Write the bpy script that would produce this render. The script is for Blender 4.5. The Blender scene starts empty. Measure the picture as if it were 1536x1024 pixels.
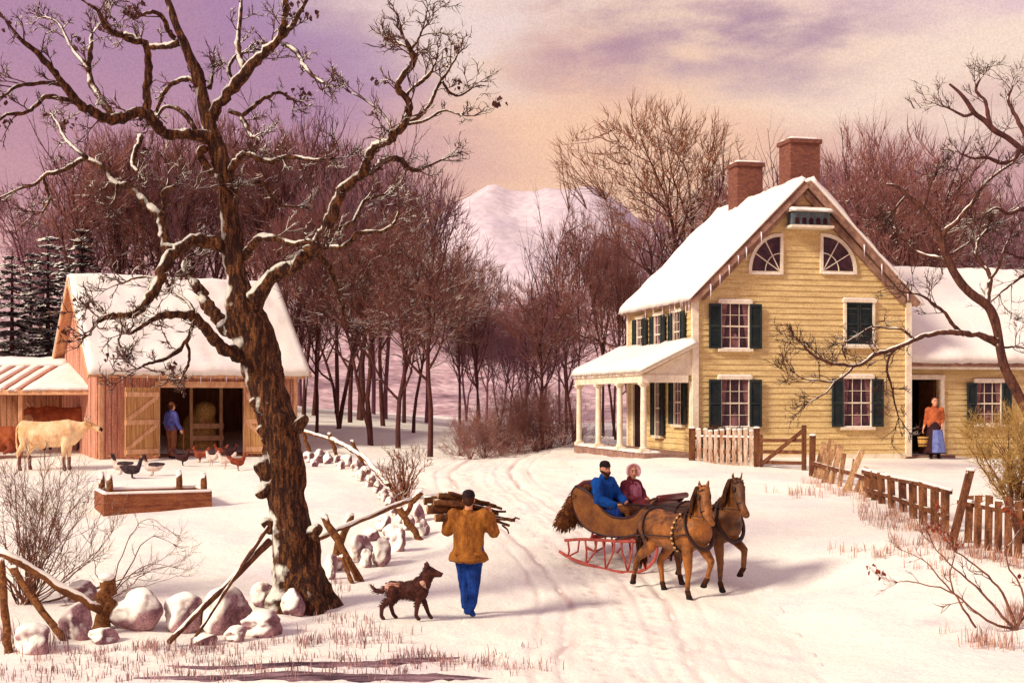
import bpy, bmesh, math, random
import numpy as np
from mathutils import Vector, Matrix, Quaternion
from mathutils import noise as mn

R = math.radians
PI = math.pi
scene = bpy.context.scene
COL = scene.collection
V = Vector

# ------------------------------------------------------------------ camera
F, CX, HY, HC = 2000.0, 768.0, 600.0, 3.07
cam_d = bpy.data.cameras.new('camera')
cam = bpy.data.objects.new('camera', cam_d)
COL.objects.link(cam)
cam.location = (0, 0, HC)
cam.rotation_euler = (R(90), 0, 0)
cam_d.sensor_width = 36
cam_d.lens = F / 1536 * 36
cam_d.shift_y = (HY - 512) / 1536
cam_d.clip_end = 5000
scene.camera = cam


def W(px, py, D):
    return V(((px - CX) * D / F, D, HC + (HY - py) * D / F))


# ------------------------------------------------------------------ materials
def lin(c):
    return tuple(((x / 255) / 12.92 if x / 255 <= 0.04045 else ((x / 255 + 0.055) / 1.055) ** 2.4) for x in c)


SNOW = (0.92, 0.86, 0.74)
MATS = {}


def mat(name, c1, c2=None, scale=6.0, stretch=(1, 1, 1), rough=0.85, bump=0.25, snow=0.0, grain=0.22, gscale=45.0,
        lo=0.38, hi=0.62, snow_dir=(-0.35, -0.1, 0.9), spec=0.15, detail=5, bdist=0.02, soft=0.1):
    """procedural material: two colours mixed by noise, fine grain, optional snow lying on upward faces"""
    if name in MATS:
        return MATS[name]
    m = bpy.data.materials.new(name)
    m.use_nodes = True
    nt = m.node_tree
    N, L = nt.nodes, nt.links
    N.clear()
    out = N.new('ShaderNodeOutputMaterial')
    b = N.new('ShaderNodeBsdfPrincipled')
    L.new(b.outputs[0], out.inputs[0])
    b.inputs['Roughness'].default_value = rough
    b.inputs['Specular IOR Level'].default_value = spec
    tc = N.new('ShaderNodeTexCoord')
    mp = N.new('ShaderNodeMapping')
    mp.inputs['Scale'].default_value = stretch
    L.new(tc.outputs['Object'], mp.inputs['Vector'])
    n1 = N.new('ShaderNodeTexNoise')
    n1.inputs['Scale'].default_value = scale
    n1.inputs['Detail'].default_value = detail
    n1.inputs['Roughness'].default_value = 0.65
    L.new(mp.outputs[0], n1.inputs['Vector'])
    mr = N.new('ShaderNodeMapRange')
    mr.inputs[1].default_value = lo
    mr.inputs[2].default_value = hi
    L.new(n1.outputs[0], mr.inputs[0])
    mx = N.new('ShaderNodeMix')
    mx.data_type = 'RGBA'
    mx.inputs[6].default_value = (*c1, 1)
    mx.inputs[7].default_value = (*(c2 or tuple(x * 0.7 for x in c1)), 1)
    L.new(mr.outputs[0], mx.inputs[0])
    colr = mx.outputs[2]
    # grain
    n2 = N.new('ShaderNodeTexNoise')
    n2.inputs['Scale'].default_value = gscale
    n2.inputs['Detail'].default_value = 2
    L.new(tc.outputs['Object'], n2.inputs['Vector'])
    mr2 = N.new('ShaderNodeMapRange')
    mr2.inputs[1].default_value = 0.3
    mr2.inputs[2].default_value = 0.7
    mr2.inputs[3].default_value = 1 - grain
    mr2.inputs[4].default_value = 1 + grain * 0.7
    L.new(n2.outputs[0], mr2.inputs[0])
    mu = N.new('ShaderNodeMix')
    mu.data_type = 'RGBA'
    mu.blend_type = 'MULTIPLY'
    mu.inputs[0].default_value = 1
    L.new(colr, mu.inputs[6])
    L.new(mr2.outputs[0], mu.inputs[7])
    colr = mu.outputs[2]
    if snow > 0:
        g = N.new('ShaderNodeNewGeometry')
        dp = N.new('ShaderNodeVectorMath')
        dp.operation = 'DOT_PRODUCT'
        dp.inputs[1].default_value = snow_dir
        L.new(g.outputs['Normal'], dp.inputs[0])
        n3 = N.new('ShaderNodeTexNoise')
        n3.inputs['Scale'].default_value = 3.2
        n3.inputs['Detail'].default_value = 4
        L.new(tc.outputs['Object'], n3.inputs['Vector'])
        ad = N.new('ShaderNodeMath')
        ad.operation = 'MULTIPLY_ADD'
        ad.inputs[1].default_value = 1.6
        L.new(n3.outputs[0], ad.inputs[0])
        L.new(dp.outputs['Value'], ad.inputs[2])
        ms = N.new('ShaderNodeMapRange')
        ms.inputs[1].default_value = 1.80 - snow - soft / 2
        ms.inputs[2].default_value = 1.80 - snow + soft / 2
        L.new(ad.outputs[0], ms.inputs[0])
        mz = N.new('ShaderNodeMix')
        mz.data_type = 'RGBA'
        mz.inputs[7].default_value = (*SNOW, 1)
        L.new(ms.outputs[0], mz.inputs[0])
        L.new(colr, mz.inputs[6])
        colr = mz.outputs[2]
    L.new(colr, b.inputs['Base Color'])
    if bump > 0:
        bp = N.new('ShaderNodeBump')
        bp.inputs['Strength'].default_value = bump
        bp.inputs['Distance'].default_value = bdist
        L.new(n1.outputs[0], bp.inputs['Height'])
        L.new(bp.outputs[0], b.inputs['Normal'])
    MATS[name] = m
    return m


# ------------------------------------------------------------------ mesh building
class MB:
    def __init__(self):
        self.v = []
        self.f = []

    def add(self, vs, fs):
        o = len(self.v)
        self.v.extend([tuple(p) for p in vs])
        self.f.extend([tuple(i + o for i in f) for f in fs])
        return self

    def box(self, c, s, rot=None, taper=1.0):
        c = V(c)
        vs = []
        for dz in (-1, 1):
            t = taper if dz > 0 else 1.0
            for dx, dy in ((-1, -1), (1, -1), (1, 1), (-1, 1)):
                p = V((dx * s[0] / 2 * t, dy * s[1] / 2 * t, dz * s[2] / 2))
                if rot is not None:
                    p = rot @ p
                vs.append(c + p)
        return self.add(vs, [(3, 2, 1, 0), (4, 5, 6, 7), (0, 1, 5, 4), (1, 2, 6, 5), (2, 3, 7, 6), (3, 0, 4, 7)])

    def beam(self, a, b, w, h, up=(0, 0, 1)):
        """rectangular bar from a to b"""
        a, b = V(a), V(b)
        d = (b - a).normalized()
        s = d.cross(V(up))
        if s.length < 1e-4:
            s = d.cross(V((1, 0, 0)))
        s.normalize()
        u = s.cross(d)
        vs = []
        for p in (a, b):
            for i, j in ((-1, -1), (1, -1), (1, 1), (-1, 1)):
                vs.append(p + s * i * w / 2 + u * j * h / 2)
        return self.add(vs, [(3, 2, 1, 0), (4, 5, 6, 7), (0, 1, 5, 4), (1, 2, 6, 5), (2, 3, 7, 6), (3, 0, 4, 7)])

    def tube(self, pts, rad, n=8, lump=0.0, rng=None, caps=True, flat=1.0):
        pts = [V(p) for p in pts]
        if not hasattr(rad, '__len__'):
            rad = [rad] * len(pts)
        m = len(pts)
        d0 = (pts[1] - pts[0]).normalized()
        ref = V((0, 0, 1)) if abs(d0.z) < 0.9 else V((1, 0, 0))
        s = d0.cross(ref).normalized()
        vs = []
        for i in range(m):
            d = (pts[min(i + 1, m - 1)] - pts[max(i - 1, 0)])
            if d.length < 1e-9:
                d = d0
            d.normalize()
            s = (s - d * s.dot(d))
            if s.length < 1e-6:
                s = d.cross(ref)
            s.normalize()
            u = d.cross(s)
            for k in range(n):
                a = 2 * PI * k / n
                r = rad[i]
                if lump and rng:
                    r *= 1 + lump * (rng.random() * 2 - 1)
                vs.append(pts[i] + (s * math.cos(a) + u * math.sin(a) * flat) * r)
        fs = []
        for i in range(m - 1):
            for k in range(n):
                k2 = (k + 1) % n
                fs.append((i * n + k, i * n + k2, (i + 1) * n + k2, (i + 1) * n + k))
        if caps:
            fs.append(tuple(reversed(range(n))))
            fs.append(tuple((m - 1) * n + k for k in range(n)))
        return self.add(vs, fs)

    def prism(self, poly, vec):
        """extrude a planar polygon by vec"""
        n = len(poly)
        poly = [V(p) for p in poly]
        vec = V(vec)
        vs = poly + [p + vec for p in poly]
        fs = [tuple(reversed(range(n))), tuple(range(n, 2 * n))]
        for i in range(n):
            j = (i + 1) % n
            fs.append((i, j, n + j, n + i))
        return self.add(vs, fs)

    def lathe(self, prof, c=(0, 0, 0), n=12, axis=None):
        """profile of (r, z) around the vertical (or axis) through c"""
        c = V(c)
        q = V((0, 0, 1)).rotation_difference(V(axis)) if axis is not None else None
        vs = []
        for r, z in prof:
            for k in range(n):
                p = V((r * math.cos(2 * PI * k / n), r * math.sin(2 * PI * k / n), z))
                if q:
                    p = q @ p
                vs.append(c + p)
        fs = []
        m = len(prof)
        for i in range(m - 1):
            for k in range(n):
                k2 = (k + 1) % n
                fs.append((i * n + k, i * n + k2, (i + 1) * n + k2, (i + 1) * n + k))
        fs.append(tuple(reversed(range(n))))
        fs.append(tuple((m - 1) * n + k for k in range(n)))
        return self.add(vs, fs)

    def build(self, name, material, parent=None, smooth=False, kind=None):
        me = bpy.data.meshes.new(name)
        me.from_pydata(self.v, [], self.f)
        return link(name, me, material, parent, smooth, kind)


def link(name, me, material, parent=None, smooth=False, kind=None):
    me.update()
    o = bpy.data.objects.new(name, me)
    COL.objects.link(o)
    if material is not None:
        me.materials.append(material)
    if smooth:
        me.polygons.foreach_set('use_smooth', [True] * len(me.polygons))
    if parent is not None:
        o.parent = parent
    if kind:
        o['kind'] = kind
    return o


def recalc(o):
    bm = bmesh.new()
    bm.from_mesh(o.data)
    bmesh.ops.recalc_face_normals(bm, faces=bm.faces)
    bm.to_mesh(o.data)
    bm.free()
    return o


def bevel(o, w, seg=2):
    bm = bmesh.new()
    bm.from_mesh(o.data)
    bmesh.ops.recalc_face_normals(bm, faces=bm.faces)
    bmesh.ops.bevel(bm, geom=list(bm.edges), offset=w, segments=seg, affect='EDGES', profile=0.6, clamp_overlap=True)
    bm.to_mesh(o.data)
    bm.free()
    return o


def thing(name, label, cat, loc=(0, 0, 0), rotz=0.0, group=None):
    o = bpy.data.objects.new(name, None)
    COL.objects.link(o)
    o.empty_display_size = 0.2
    o.location = loc
    o.rotation_euler = (0, 0, rotz)
    tag(o, label, cat, group)
    return o


def tag(o, label, cat, group=None):
    o['label'] = label
    o['category'] = cat
    if group:
        o['group'] = group
    return o


def dup(root, loc, rotz=0, label=None, scale=None, material=None, kids=None):
    r = root.copy()
    COL.objects.link(r)
    r.location = loc
    r.rotation_euler = (0, 0, rotz)
    if scale is not None:
        r.scale = scale if hasattr(scale, '__len__') else (scale,) * 3
    if label:
        r['label'] = label

    def rec(src, dst):
        for ch in list(KIDS.get(src.name, [])):
            c = ch.copy()
            COL.objects.link(c)
            c.parent = dst
            KIDS.setdefault(dst.name, []).append(c)
            if material is not None and c.type == 'MESH':
                c.material_slots[0].link = 'OBJECT'
                c.material_slots[0].material = material
            rec(ch, c)
    refresh(root)
    rec(root, r)
    return r


KIDS = {}


def refresh(root):
    def rec(o):
        KIDS[o.name] = list(o.children)
        for c in o.children:
            rec(c)
    if root.name not in KIDS:
        rec(root)


# many thin polylines in one mesh, built with numpy
def polymesh(name, lines, sides_of, material, parent=None, smooth=True):
    groups = {}
    for pts, rad in lines:
        k = (len(pts), sides_of(rad[0]))
        groups.setdefault(k, []).append((pts, rad))
    allv, allf = [], []
    off = 0
    for (m, n), ls in groups.items():
        P = np.array([[tuple(p) for p in l[0]] for l in ls], dtype=np.float64)       # L,m,3
        Rd = np.array([l[1] for l in ls], dtype=np.float64)      # L,m
        D = np.zeros_like(P)
        D[:, 1:-1] = P[:, 2:] - P[:, :-2]
        D[:, 0] = P[:, 1] - P[:, 0]
        D[:, -1] = P[:, -1] - P[:, -2]
        D /= np.linalg.norm(D, axis=2, keepdims=True) + 1e-12
        ref = np.zeros_like(D)
        mean = np.abs(D.mean(axis=1))
        ax = np.argmin(mean, axis=1)
        ref[np.arange(len(ls)), :, ax] = 1.0
        S = np.cross(D, ref)
        S /= np.linalg.norm(S, axis=2, keepdims=True) + 1e-12
        U = np.cross(D, S)
        a = np.arange(n) * 2 * PI / n
        ring = P[:, :, None, :] + Rd[:, :, None, None] * (S[:, :, None, :] * np.cos(a)[None, None, :, None] + U[:, :, None, :] * np.sin(a)[None, None, :, None])
        allv.append(ring.reshape(-1, 3))
        base = off + np.arange(len(ls))[:, None, None] * (m * n)
        i = np.arange(m - 1)[None, :, None] * n
        k = np.arange(n)[None, None, :]
        k2 = (k + 1) % n
        q = np.stack([base + i + k, base + i + k2, base + i + n + k2, base + i + n + k], axis=-1)
        allf.append(q.reshape(-1, 4))
        off += len(ls) * m * n
    v = np.concatenate(allv)
    f = np.concatenate(allf).astype(np.int32)
    return npmesh(name, v, f, material, parent, smooth)


def npmesh(name, v, f, material, parent=None, smooth=True, kind=None):
    me = bpy.data.meshes.new(name)
    me.vertices.add(len(v))
    me.vertices.foreach_set('co', np.asarray(v, dtype=np.float32).ravel())
    k = f.shape[1]
    me.loops.add(f.size)
    me.loops.foreach_set('vertex_index', np.asarray(f, dtype=np.int32).ravel())
    me.polygons.add(len(f))
    me.polygons.foreach_set('loop_start', np.arange(len(f), dtype=np.int32) * k)
    me.polygons.foreach_set('loop_total', np.full(len(f), k, dtype=np.int32))
    me.update(calc_edges=True)
    me.validate()
    return link(name, me, material, parent, smooth, kind)


# organic bodies: hulls of spheres -> voxel remesh -> smooth = one continuous surface
def _sphere_pts():
    bm = bmesh.new()
    bmesh.ops.create_icosphere(bm, subdivisions=2, radius=1)
    p = [v.co.copy() for v in bm.verts]
    bm.free()
    return p


SPH = _sphere_pts()


def rad3(r):
    return V(r) if hasattr(r, '__len__') else V((r, r, r))


def blob_mesh(segs, voxel=0.02, smooth=5):
    """segs: lists of alternating point, radius: [p0, r0, p1, r1, ...]; consecutive pairs are hulled"""
    bm = bmesh.new()
    for s in segs:
        pr = [(V(s[i]), rad3(s[i + 1])) for i in range(0, len(s), 2)]
        if len(pr) == 1:
            pr = pr * 2
        for (p0, r0), (p1, r1) in zip(pr[:-1], pr[1:]):
            b2 = bmesh.new()
            for p, r in ((p0, r0), (p1, r1)):
                for q in SPH:
                    b2.verts.new((p.x + q.x * r.x, p.y + q.y * r.y, p.z + q.z * r.z))
            res = bmesh.ops.convex_hull(b2, input=list(b2.verts))
            loose = [v for v in b2.verts if not v.link_faces]
            for v in loose:
                b2.verts.remove(v)
            vm = {}
            for v in b2.verts:
                vm[v.index if False else v] = bm.verts.new(v.co)
            for f in b2.faces:
                try:
                    bm.faces.new([vm[v] for v in f.verts])
                except ValueError:
                    pass
            b2.free()
    me = bpy.data.meshes.new('tmp')
    bm.to_mesh(me)
    bm.free()
    ob = bpy.data.objects.new('tmp', me)
    COL.objects.link(ob)
    md = ob.modifiers.new('r', 'REMESH')
    md.mode = 'VOXEL'
    md.voxel_size = voxel
    if smooth:
        ms = ob.modifiers.new('s', 'SMOOTH')
        ms.factor = 0.5
        ms.iterations = smooth
    dg = bpy.context.evaluated_depsgraph_get()
    ev = ob.evaluated_get(dg)
    res = bpy.data.meshes.new_from_object(ev)
    bpy.data.objects.remove(ob)
    bpy.data.meshes.remove(me)
    return res


def blob(name, segs, material, parent=None, voxel=0.02, smooth=5, extra=None, fold=0.0, fs=(10, 10, 4)):
    me = blob_mesh(segs, voxel, smooth)
    if fold:
        sd_ = len(me.vertices) % 97
        offs = [v.normal * (fold * (mn.noise(V((v.co.x * fs[0], v.co.y * fs[1], v.co.z * fs[2] + sd_))) + .6 * mn.noise(V((v.co.x * 23, v.co.y * 23, v.co.z * 11 + sd_))))) for v in me.vertices]
        for v, o_ in zip(me.vertices, offs):
            v.co += o_
        me.update()
    if extra:
        bm = bmesh.new()
        bm.from_mesh(me)
        for e in extra:
            bm.from_mesh(e)
        bm.to_mesh(me)
        bm.free()
        for e in extra:
            bpy.data.meshes.remove(e)
    return link(name, me, material, parent, True)


# ------------------------------------------------------------------ the ground
GP = [  # pixel x, pixel y, depth of points on the snow
    (700, 925, 18.9), (870, 900, 20.4), (1040, 900, 20.6), (1110, 890, 20.8), (910, 858, 22.9), (1000, 872, 22.0),
    (970, 686, 35.0), (866, 680, 41), (1042, 688, 35.5), (1200, 688, 36.2), (1362, 686, 37.0), (1400, 687, 37.2),
    (1520, 690, 37.5), (1650, 690, 38), (1300, 745, 27), (1220, 712, 31), (1480, 830, 21), (1640, 850, 21), (1420, 795, 23), (1440, 720, 31),
    (1140, 694, 34), (150, 688, 40.6), (300, 688, 42), (445, 684, 44), (75, 706, 38.5), (-80, 700, 39), (0, 688, 42), (155, 775, 28),
    (310, 757, 29.5), (190, 715, 35), (350, 706, 38), (200, 945, 17.5), (40, 980, 16.5), (-120, 960, 17), (400, 950, 17.6),
    (455, 915, 19), (645, 685, 42), (555, 668, 44), (597, 670, 45), (510, 640, 50), (600, 748, 29.5), (735, 692, 44),
    (800, 676, 45), (860, 668, 44), (630, 806, 25), (520, 868, 21), (768, 1024, 14.5), (0, 1024, 14.9), (1536, 1024, 14.9), (1500, 930, 17.5),
    (1340, 835, 21), (1200, 745, 27.5), (1000, 725, 30), (1100, 800, 24), (1280, 900, 19), (460, 700, 36), (330, 850, 22.5), (60, 850, 21.5),
    (720, 780, 26.5), (800, 730, 32), (540, 770, 27.5), (480, 770, 27)]
GX = [(-45, 62, 3.4), (-25, 62, 3.2), (-12, 62, 3.0), (-3, 62, 1.9), (3, 62, 1.4), (10, 60, 1.6), (22, 60, 2.0), (45, 60, 2.4), (-45, 40, 1.6), (45, 38, 1.8),
      (-30, 15, 0.2), (30, 15, 0.5), (-20, 4, 0.2), (0, 4, 0), (20, 4, 0.3), (0, -15, 0), (-30, -15, 0.1), (30, -15, 0.2), (30, 25, 1.0), (-30, 25, 0.7),
      (6, 46, 1.6), (14, 48, 1.7)]
_c = [W(*g) for g in GP] + [V(g) for g in GX]
_P = np.array([(p.x, p.y) for p in _c])
_Z = np.array([p.z for p in _c])


def _tps(r2):
    return 0.5 * r2 * np.log(r2 + 1e-9)


_n = len(_P)
_r2 = ((_P[:, None] - _P[None]) ** 2).sum(-1)
_A = np.zeros((_n + 3, _n + 3))
_A[:_n, :_n] = _tps(_r2) + np.eye(_n) * 6.0
_A[:_n, _n] = 1
_A[:_n, _n + 1:] = _P
_A[_n:, :_n] = _A[:_n, _n:].T
_w = np.linalg.solve(_A, np.concatenate([_Z, np.zeros(3)]))


def gzv(xy):
    xy = np.atleast_2d(np.asarray(xy, dtype=float))
    q = np.stack([np.clip(xy[:, 0], -44, 44), np.clip(xy[:, 1], -14, 62)], axis=1)
    r2 = ((q[:, None] - _P[None]) ** 2).sum(-1)
    z = _tps(r2) @ _w[:_n] + _w[_n] + q @ _w[_n + 1:]
    far = np.clip((xy[:, 1] - 62) / 40, 0, 1)
    z = z * (1 - far) + 2.0 * far
    # small drifts
    x, y = xy[:, 0], xy[:, 1]
    z = z + 0.03 * np.sin(x * 1.3 + 0.7 * y) * np.sin(0.9 * y - 0.4 * x) + 0.018 * np.sin(2.9 * x - 1.1 * y + 1) * np.sin(2.3 * y + x)
    return z


def gz(x, y):
    return float(gzv([(x, y)])[0])


def at(px, py):
    """the point of the snow seen at that place in the photograph"""
    Ds = np.linspace(9, 75, 661)
    xs = (px - CX) * Ds / F
    zs = HC + (HY - py) * Ds / F
    g = gzv(np.stack([xs, Ds], axis=1))
    k = np.argmax(zs <= g)
    if not (zs[k] <= g[k]):
        k = len(Ds) - 1
    D = Ds[k]
    return V((xs[k], D, g[k]))


def on(x, y, dz=0.0):
    return V((x, y, gz(x, y) + dz))
# ------------------------------------------------------------------ light and sky
SUN_AZ, SUN_EL = R(-124), R(34)      # azimuth from +Y, clockwise; sun stands left and a little behind the camera
to_sun = V((math.sin(SUN_AZ) * math.cos(SUN_EL), math.cos(SUN_AZ) * math.cos(SUN_EL), math.sin(SUN_EL)))
sd = bpy.data.lights.new('sun', 'SUN')
sd.energy = 4.35
sd.angle = R(13)
sd.color = (1.0, 0.92, 0.75)
so = bpy.data.objects.new('sun', sd)
COL.objects.link(so)
so.rotation_euler = to_sun.to_track_quat('Z', 'Y').to_euler()
so.location = to_sun * 60

world = bpy.data.worlds.new('World')
scene.world = world
world.use_nodes = True
nt = world.node_tree
N, L = nt.nodes, nt.links
N.clear()


def nd(t, **k):
    n = N.new(t)
    for a, b in k.items():
        setattr(n, a, b)
    return n


def math_(op, a, b=None, c=None):
    n = nd('ShaderNodeMath', operation=op)
    for i, x in enumerate((a, b, c)):
        if x is None:
            continue
        if isinstance(x, (int, float)):
            n.inputs[i].default_value = x
        else:
            L.new(x, n.inputs[i])
    return n.outputs[0]


def mixc(f, a, b):
    n = nd('ShaderNodeMix', data_type='RGBA')
    for i, x in ((0, f), (6, a), (7, b)):
        if isinstance(x, (int, float)):
            n.inputs[i].default_value = x
        elif isinstance(x, tuple):
            n.inputs[i].default_value = (*x, 1)
        else:
            L.new(x, n.inputs[i])
    return n.outputs[2]


def mrange(x, a, b, c=0.0, d=1.0):
    n = nd('ShaderNodeMapRange', interpolation_type='SMOOTHSTEP')
    n.inputs[1].default_value, n.inputs[2].default_value = a, b
    n.inputs[3].default_value, n.inputs[4].default_value = c, d
    L.new(x, n.inputs[0])
    return n.outputs[0]


tc = nd('ShaderNodeTexCoord')
sp = nd('ShaderNodeSeparateXYZ')
L.new(tc.outputs['Generated'], sp.inputs[0])
az = math_('ARCTAN2', sp.outputs[0], sp.outputs[1])       # 0 ahead, + to the right (radians)
el = math_('ARCSINE', sp.outputs[2])
cb = nd('ShaderNodeCombineXYZ')
L.new(math_('MULTIPLY', az, 1.0), cb.inputs[0])
L.new(math_('MULTIPLY', el, 2.6), cb.inputs[1])


def noise_(vec, scale, detail, off):
    mp = nd('ShaderNodeMapping')
    mp.inputs['Location'].default_value = off
    L.new(vec, mp.inputs[0])
    n = nd('ShaderNodeTexNoise')
    n.inputs['Scale'].default_value = scale
    n.inputs['Detail'].default_value = detail
    n.inputs['Roughness'].default_value = 0.6
    L.new(mp.outputs[0], n.inputs[0])
    return n.outputs[0]


na = noise_(cb.outputs[0], 3.2, 6, (3.1, 0.4, 0))
nb = noise_(cb.outputs[0], 5.5, 6, (9.3, 4.2, 0))
azn = math_('MULTIPLY_ADD', math_('SUBTRACT', na, 0.5), 0.50, az)
eln = math_('MULTIPLY_ADD', math_('SUBTRACT', nb, 0.5), 0.13, el)
PURPLE, MAUVE, PEACH, CREAM, LILAC, ROSE = lin((158, 122, 172)), lin((186, 136, 150)), lin((244, 198, 168)), lin((246, 218, 200)), lin((222, 186, 198)), lin((208, 160, 160))
leftc = mixc(mrange(eln, 0.13, 0.25), lin((200, 150, 158)), lin((178, 136, 164)))
leftc = mixc(math_('MULTIPLY', mrange(azn, -0.24, -0.10), mrange(eln, 0.17, 0.26)), leftc, PURPLE)
midc = mixc(mrange(eln, 0.20, 0.285), PEACH, lin((236, 204, 186)))
rightc = mixc(mrange(eln, 0.245, 0.30), CREAM, LILAC)
rightc = mixc(mrange(eln, 0.225, 0.17), rightc, ROSE)
c0 = mixc(mrange(math_('MULTIPLY_ADD', math_('SUBTRACT', nb, 0.5), 0.2, az), 0.10, 0.34), midc, rightc)
c0 = mixc(mrange(math_('MULTIPLY_ADD', math_('SUBTRACT', na, 0.5), 0.34, az), -0.21, 0.02), leftc, c0)
# cloud banks, mauve-grey, high and right of the middle
cl = math_('MULTIPLY', mrange(nb, 0.40, 0.58), mrange(eln, 0.225, 0.275))
cl = math_('MULTIPLY', cl, mrange(az, 0.01, 0.05))
cl = math_('MULTIPLY', cl, mrange(az, 0.34, 0.20))
c0 = mixc(math_('MULTIPLY', cl, 0.85), c0, lin((172, 136, 158)))
c2 = math_('MULTIPLY', mrange(na, 0.46, 0.60), mrange(el, 0.20, 0.24))
c2 = math_('MULTIPLY', c2, math_('MULTIPLY', mrange(az, -0.03, 0.02), mrange(az, 0.13, 0.07)))
c0 = mixc(math_('MULTIPLY', c2, 0.5), c0, lin((190, 145, 155)))
# a bright break running up between the purple and the bank
br = math_('MULTIPLY', mrange(azn, -0.10, -0.01), mrange(azn, 0.07, 0.0))
br = math_('MULTIPLY', br, mrange(el, 0.20, 0.26))
c0 = mixc(math_('MULTIPLY', br, 0.6), c0, lin((238, 218, 216)))
# the dome overhead and behind: soft lilac
c0 = mixc(mrange(el, 0.36, 0.7), c0, lin((204, 182, 194)))
grain = noise_(tc.outputs['Generated'], 760, 1, (0, 0, 0))
gm = nd('ShaderNodeMix', data_type='RGBA', blend_type='MULTIPLY')
gm.inputs[0].default_value = 1
L.new(c0, gm.inputs[6])
L.new(mrange(grain, 0.3, 0.7, 0.93, 1.065), gm.inputs[7])
bg2 = nd('ShaderNodeBackground')
L.new(gm.outputs[2], bg2.inputs[0])
bg2.inputs[1].default_value = 1.02
sky = nd('ShaderNodeTexSky', sky_type='NISHITA', sun_disc=False)
sky.sun_elevation = SUN_EL
sky.sun_rotation = SUN_AZ
bg1 = nd('ShaderNodeBackground')
L.new(sky.outputs[0], bg1.inputs[0])
bg1.inputs[1].default_value = 0.003
ads = nd('ShaderNodeAddShader')
L.new(bg1.outputs[0], ads.inputs[0])
L.new(bg2.outputs[0], ads.inputs[1])
wo = nd('ShaderNodeOutputWorld')
L.new(ads.outputs[0], wo.inputs[0])
scene.view_settings.view_transform = 'Standard'
scene.view_settings.look = 'None'
scene.view_settings.exposure = 0

# ------------------------------------------------------------------ setting materials
m_snow = mat('snow', SNOW, (0.80, 0.68, 0.68), scale=0.45, rough=0.9, bump=0.7, grain=0.13, gscale=30, lo=0.44, hi=0.80, bdist=0.2, detail=9)
m_road = mat('road_snow', (0.90, 0.83, 0.71), (0.80, 0.67, 0.64), scale=1.2, stretch=(1.6, 0.5, 1), rough=0.9, bump=0.6, grain=0.12, gscale=26, lo=0.48, hi=0.8, bdist=0.08, detail=8)
m_roofsnow = mat('roof_snow', (0.92, 0.84, 0.75), (0.82, 0.70, 0.70), scale=0.9, rough=0.9, bump=0.5, grain=0.07, gscale=22, lo=0.45, hi=0.8, bdist=0.08, detail=8)
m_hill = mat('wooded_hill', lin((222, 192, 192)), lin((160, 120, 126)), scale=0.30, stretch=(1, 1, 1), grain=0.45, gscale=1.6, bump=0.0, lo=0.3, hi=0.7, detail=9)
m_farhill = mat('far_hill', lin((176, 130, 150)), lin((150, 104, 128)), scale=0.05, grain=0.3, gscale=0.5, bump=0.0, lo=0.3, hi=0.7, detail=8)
m_mount = mat('mountain_snow', (0.66, 0.55, 0.57), (0.50, 0.40, 0.49), scale=0.018, stretch=(1, 0.5, 1.8), grain=0.16, gscale=0.3, bump=0.0, lo=0.42, hi=0.72, detail=10)  # snow colour dulled towards the sky to carry distance haze

# ------------------------------------------------------------------ ground sheet
ys = np.concatenate([np.linspace(-14, 8, 24)[:-1], np.linspace(8, 48, 300), np.geomspace(48.3, 2500, 90)])
ss = np.linspace(-1, 1, 321)
YY, SS = np.meshgrid(ys, ss, indexing='ij')
XX = SS * (14 + 0.62 * np.maximum(YY, 0))
gv = np.stack([XX.ravel(), YY.ravel(), gzv(np.stack([XX.ravel(), YY.ravel()], 1))], 1)
nr, nc = YY.shape
ii, jj = np.meshgrid(np.arange(nr - 1), np.arange(nc - 1), indexing='ij')
q = (ii * nc + jj).ravel()
gf = np.stack([q, q + 1, q + nc + 1, q + nc], 1)
npmesh('ground', gv, gf, m_snow, kind='structure')


# the sleigh road: a sheet a little above the snow, with worn ruts
def catmull(P, n):
    P = np.array(P, dtype=float)
    P = np.vstack([2 * P[0] - P[1], P, 2 * P[-1] - P[-2]])
    out = []
    for i in range(1, len(P) - 2):
        for t in np.linspace(0, 1, n, endpoint=False):
            p0, p1, p2, p3 = P[i - 1:i + 3]
            out.append(0.5 * (2 * p1 + (p2 - p0) * t + (2 * p0 - 5 * p1 + 4 * p2 - p3) * t * t + (3 * p1 - p0 - 3 * p2 + p3) * t ** 3))
    out.append(P[-2])
    return np.array(out)


rc = [at(*p) for p in ((960, 1023), (945, 960), (925, 900), (880, 840), (810, 785), (755, 745), (728, 718), (738, 698))]
rp = [(2.6, 4.0), (2.1, 9.0)] + [(p.x, p.y) for p in rc] + [(1.0, 50), (4.0, 58), (9, 66)]
rcl = catmull(rp, 44)
tan = np.gradient(rcl, axis=0)
tan /= np.linalg.norm(tan, axis=1, keepdims=True)
nrm = np.stack([tan[:, 1], -tan[:, 0]], 1)
half = 2.3
us = np.linspace(-1, 1, 121)
pos = rcl[:, None, :] + nrm[:, None, :] * (us * half)[None, :, None]
zz = gzv(pos.reshape(-1, 2)).reshape(pos.shape[:2])
prof = 0.042 * np.clip((1 - np.abs(us)) * 2.2, 0, 1) ** .7 - 0.012
rng_ = np.random.default_rng(4)
for c_, w_, d_ in ((-0.36, 0.07, .05), (0.30, 0.07, .05), (-0.52, 0.05, .03), (0.12, 0.05, .028), (0.5, 0.06, .03), (-0.1, 0.1, .02)):
    prof = prof - d_ * np.exp(-((us - c_) / (w_ * .45)) ** 2) * 0.5
zz = zz + prof[None, :] + 0.012 * np.sin(np.arange(len(rcl)) * 0.33)[:, None] * np.sin(us * 14)[None, :]
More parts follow.
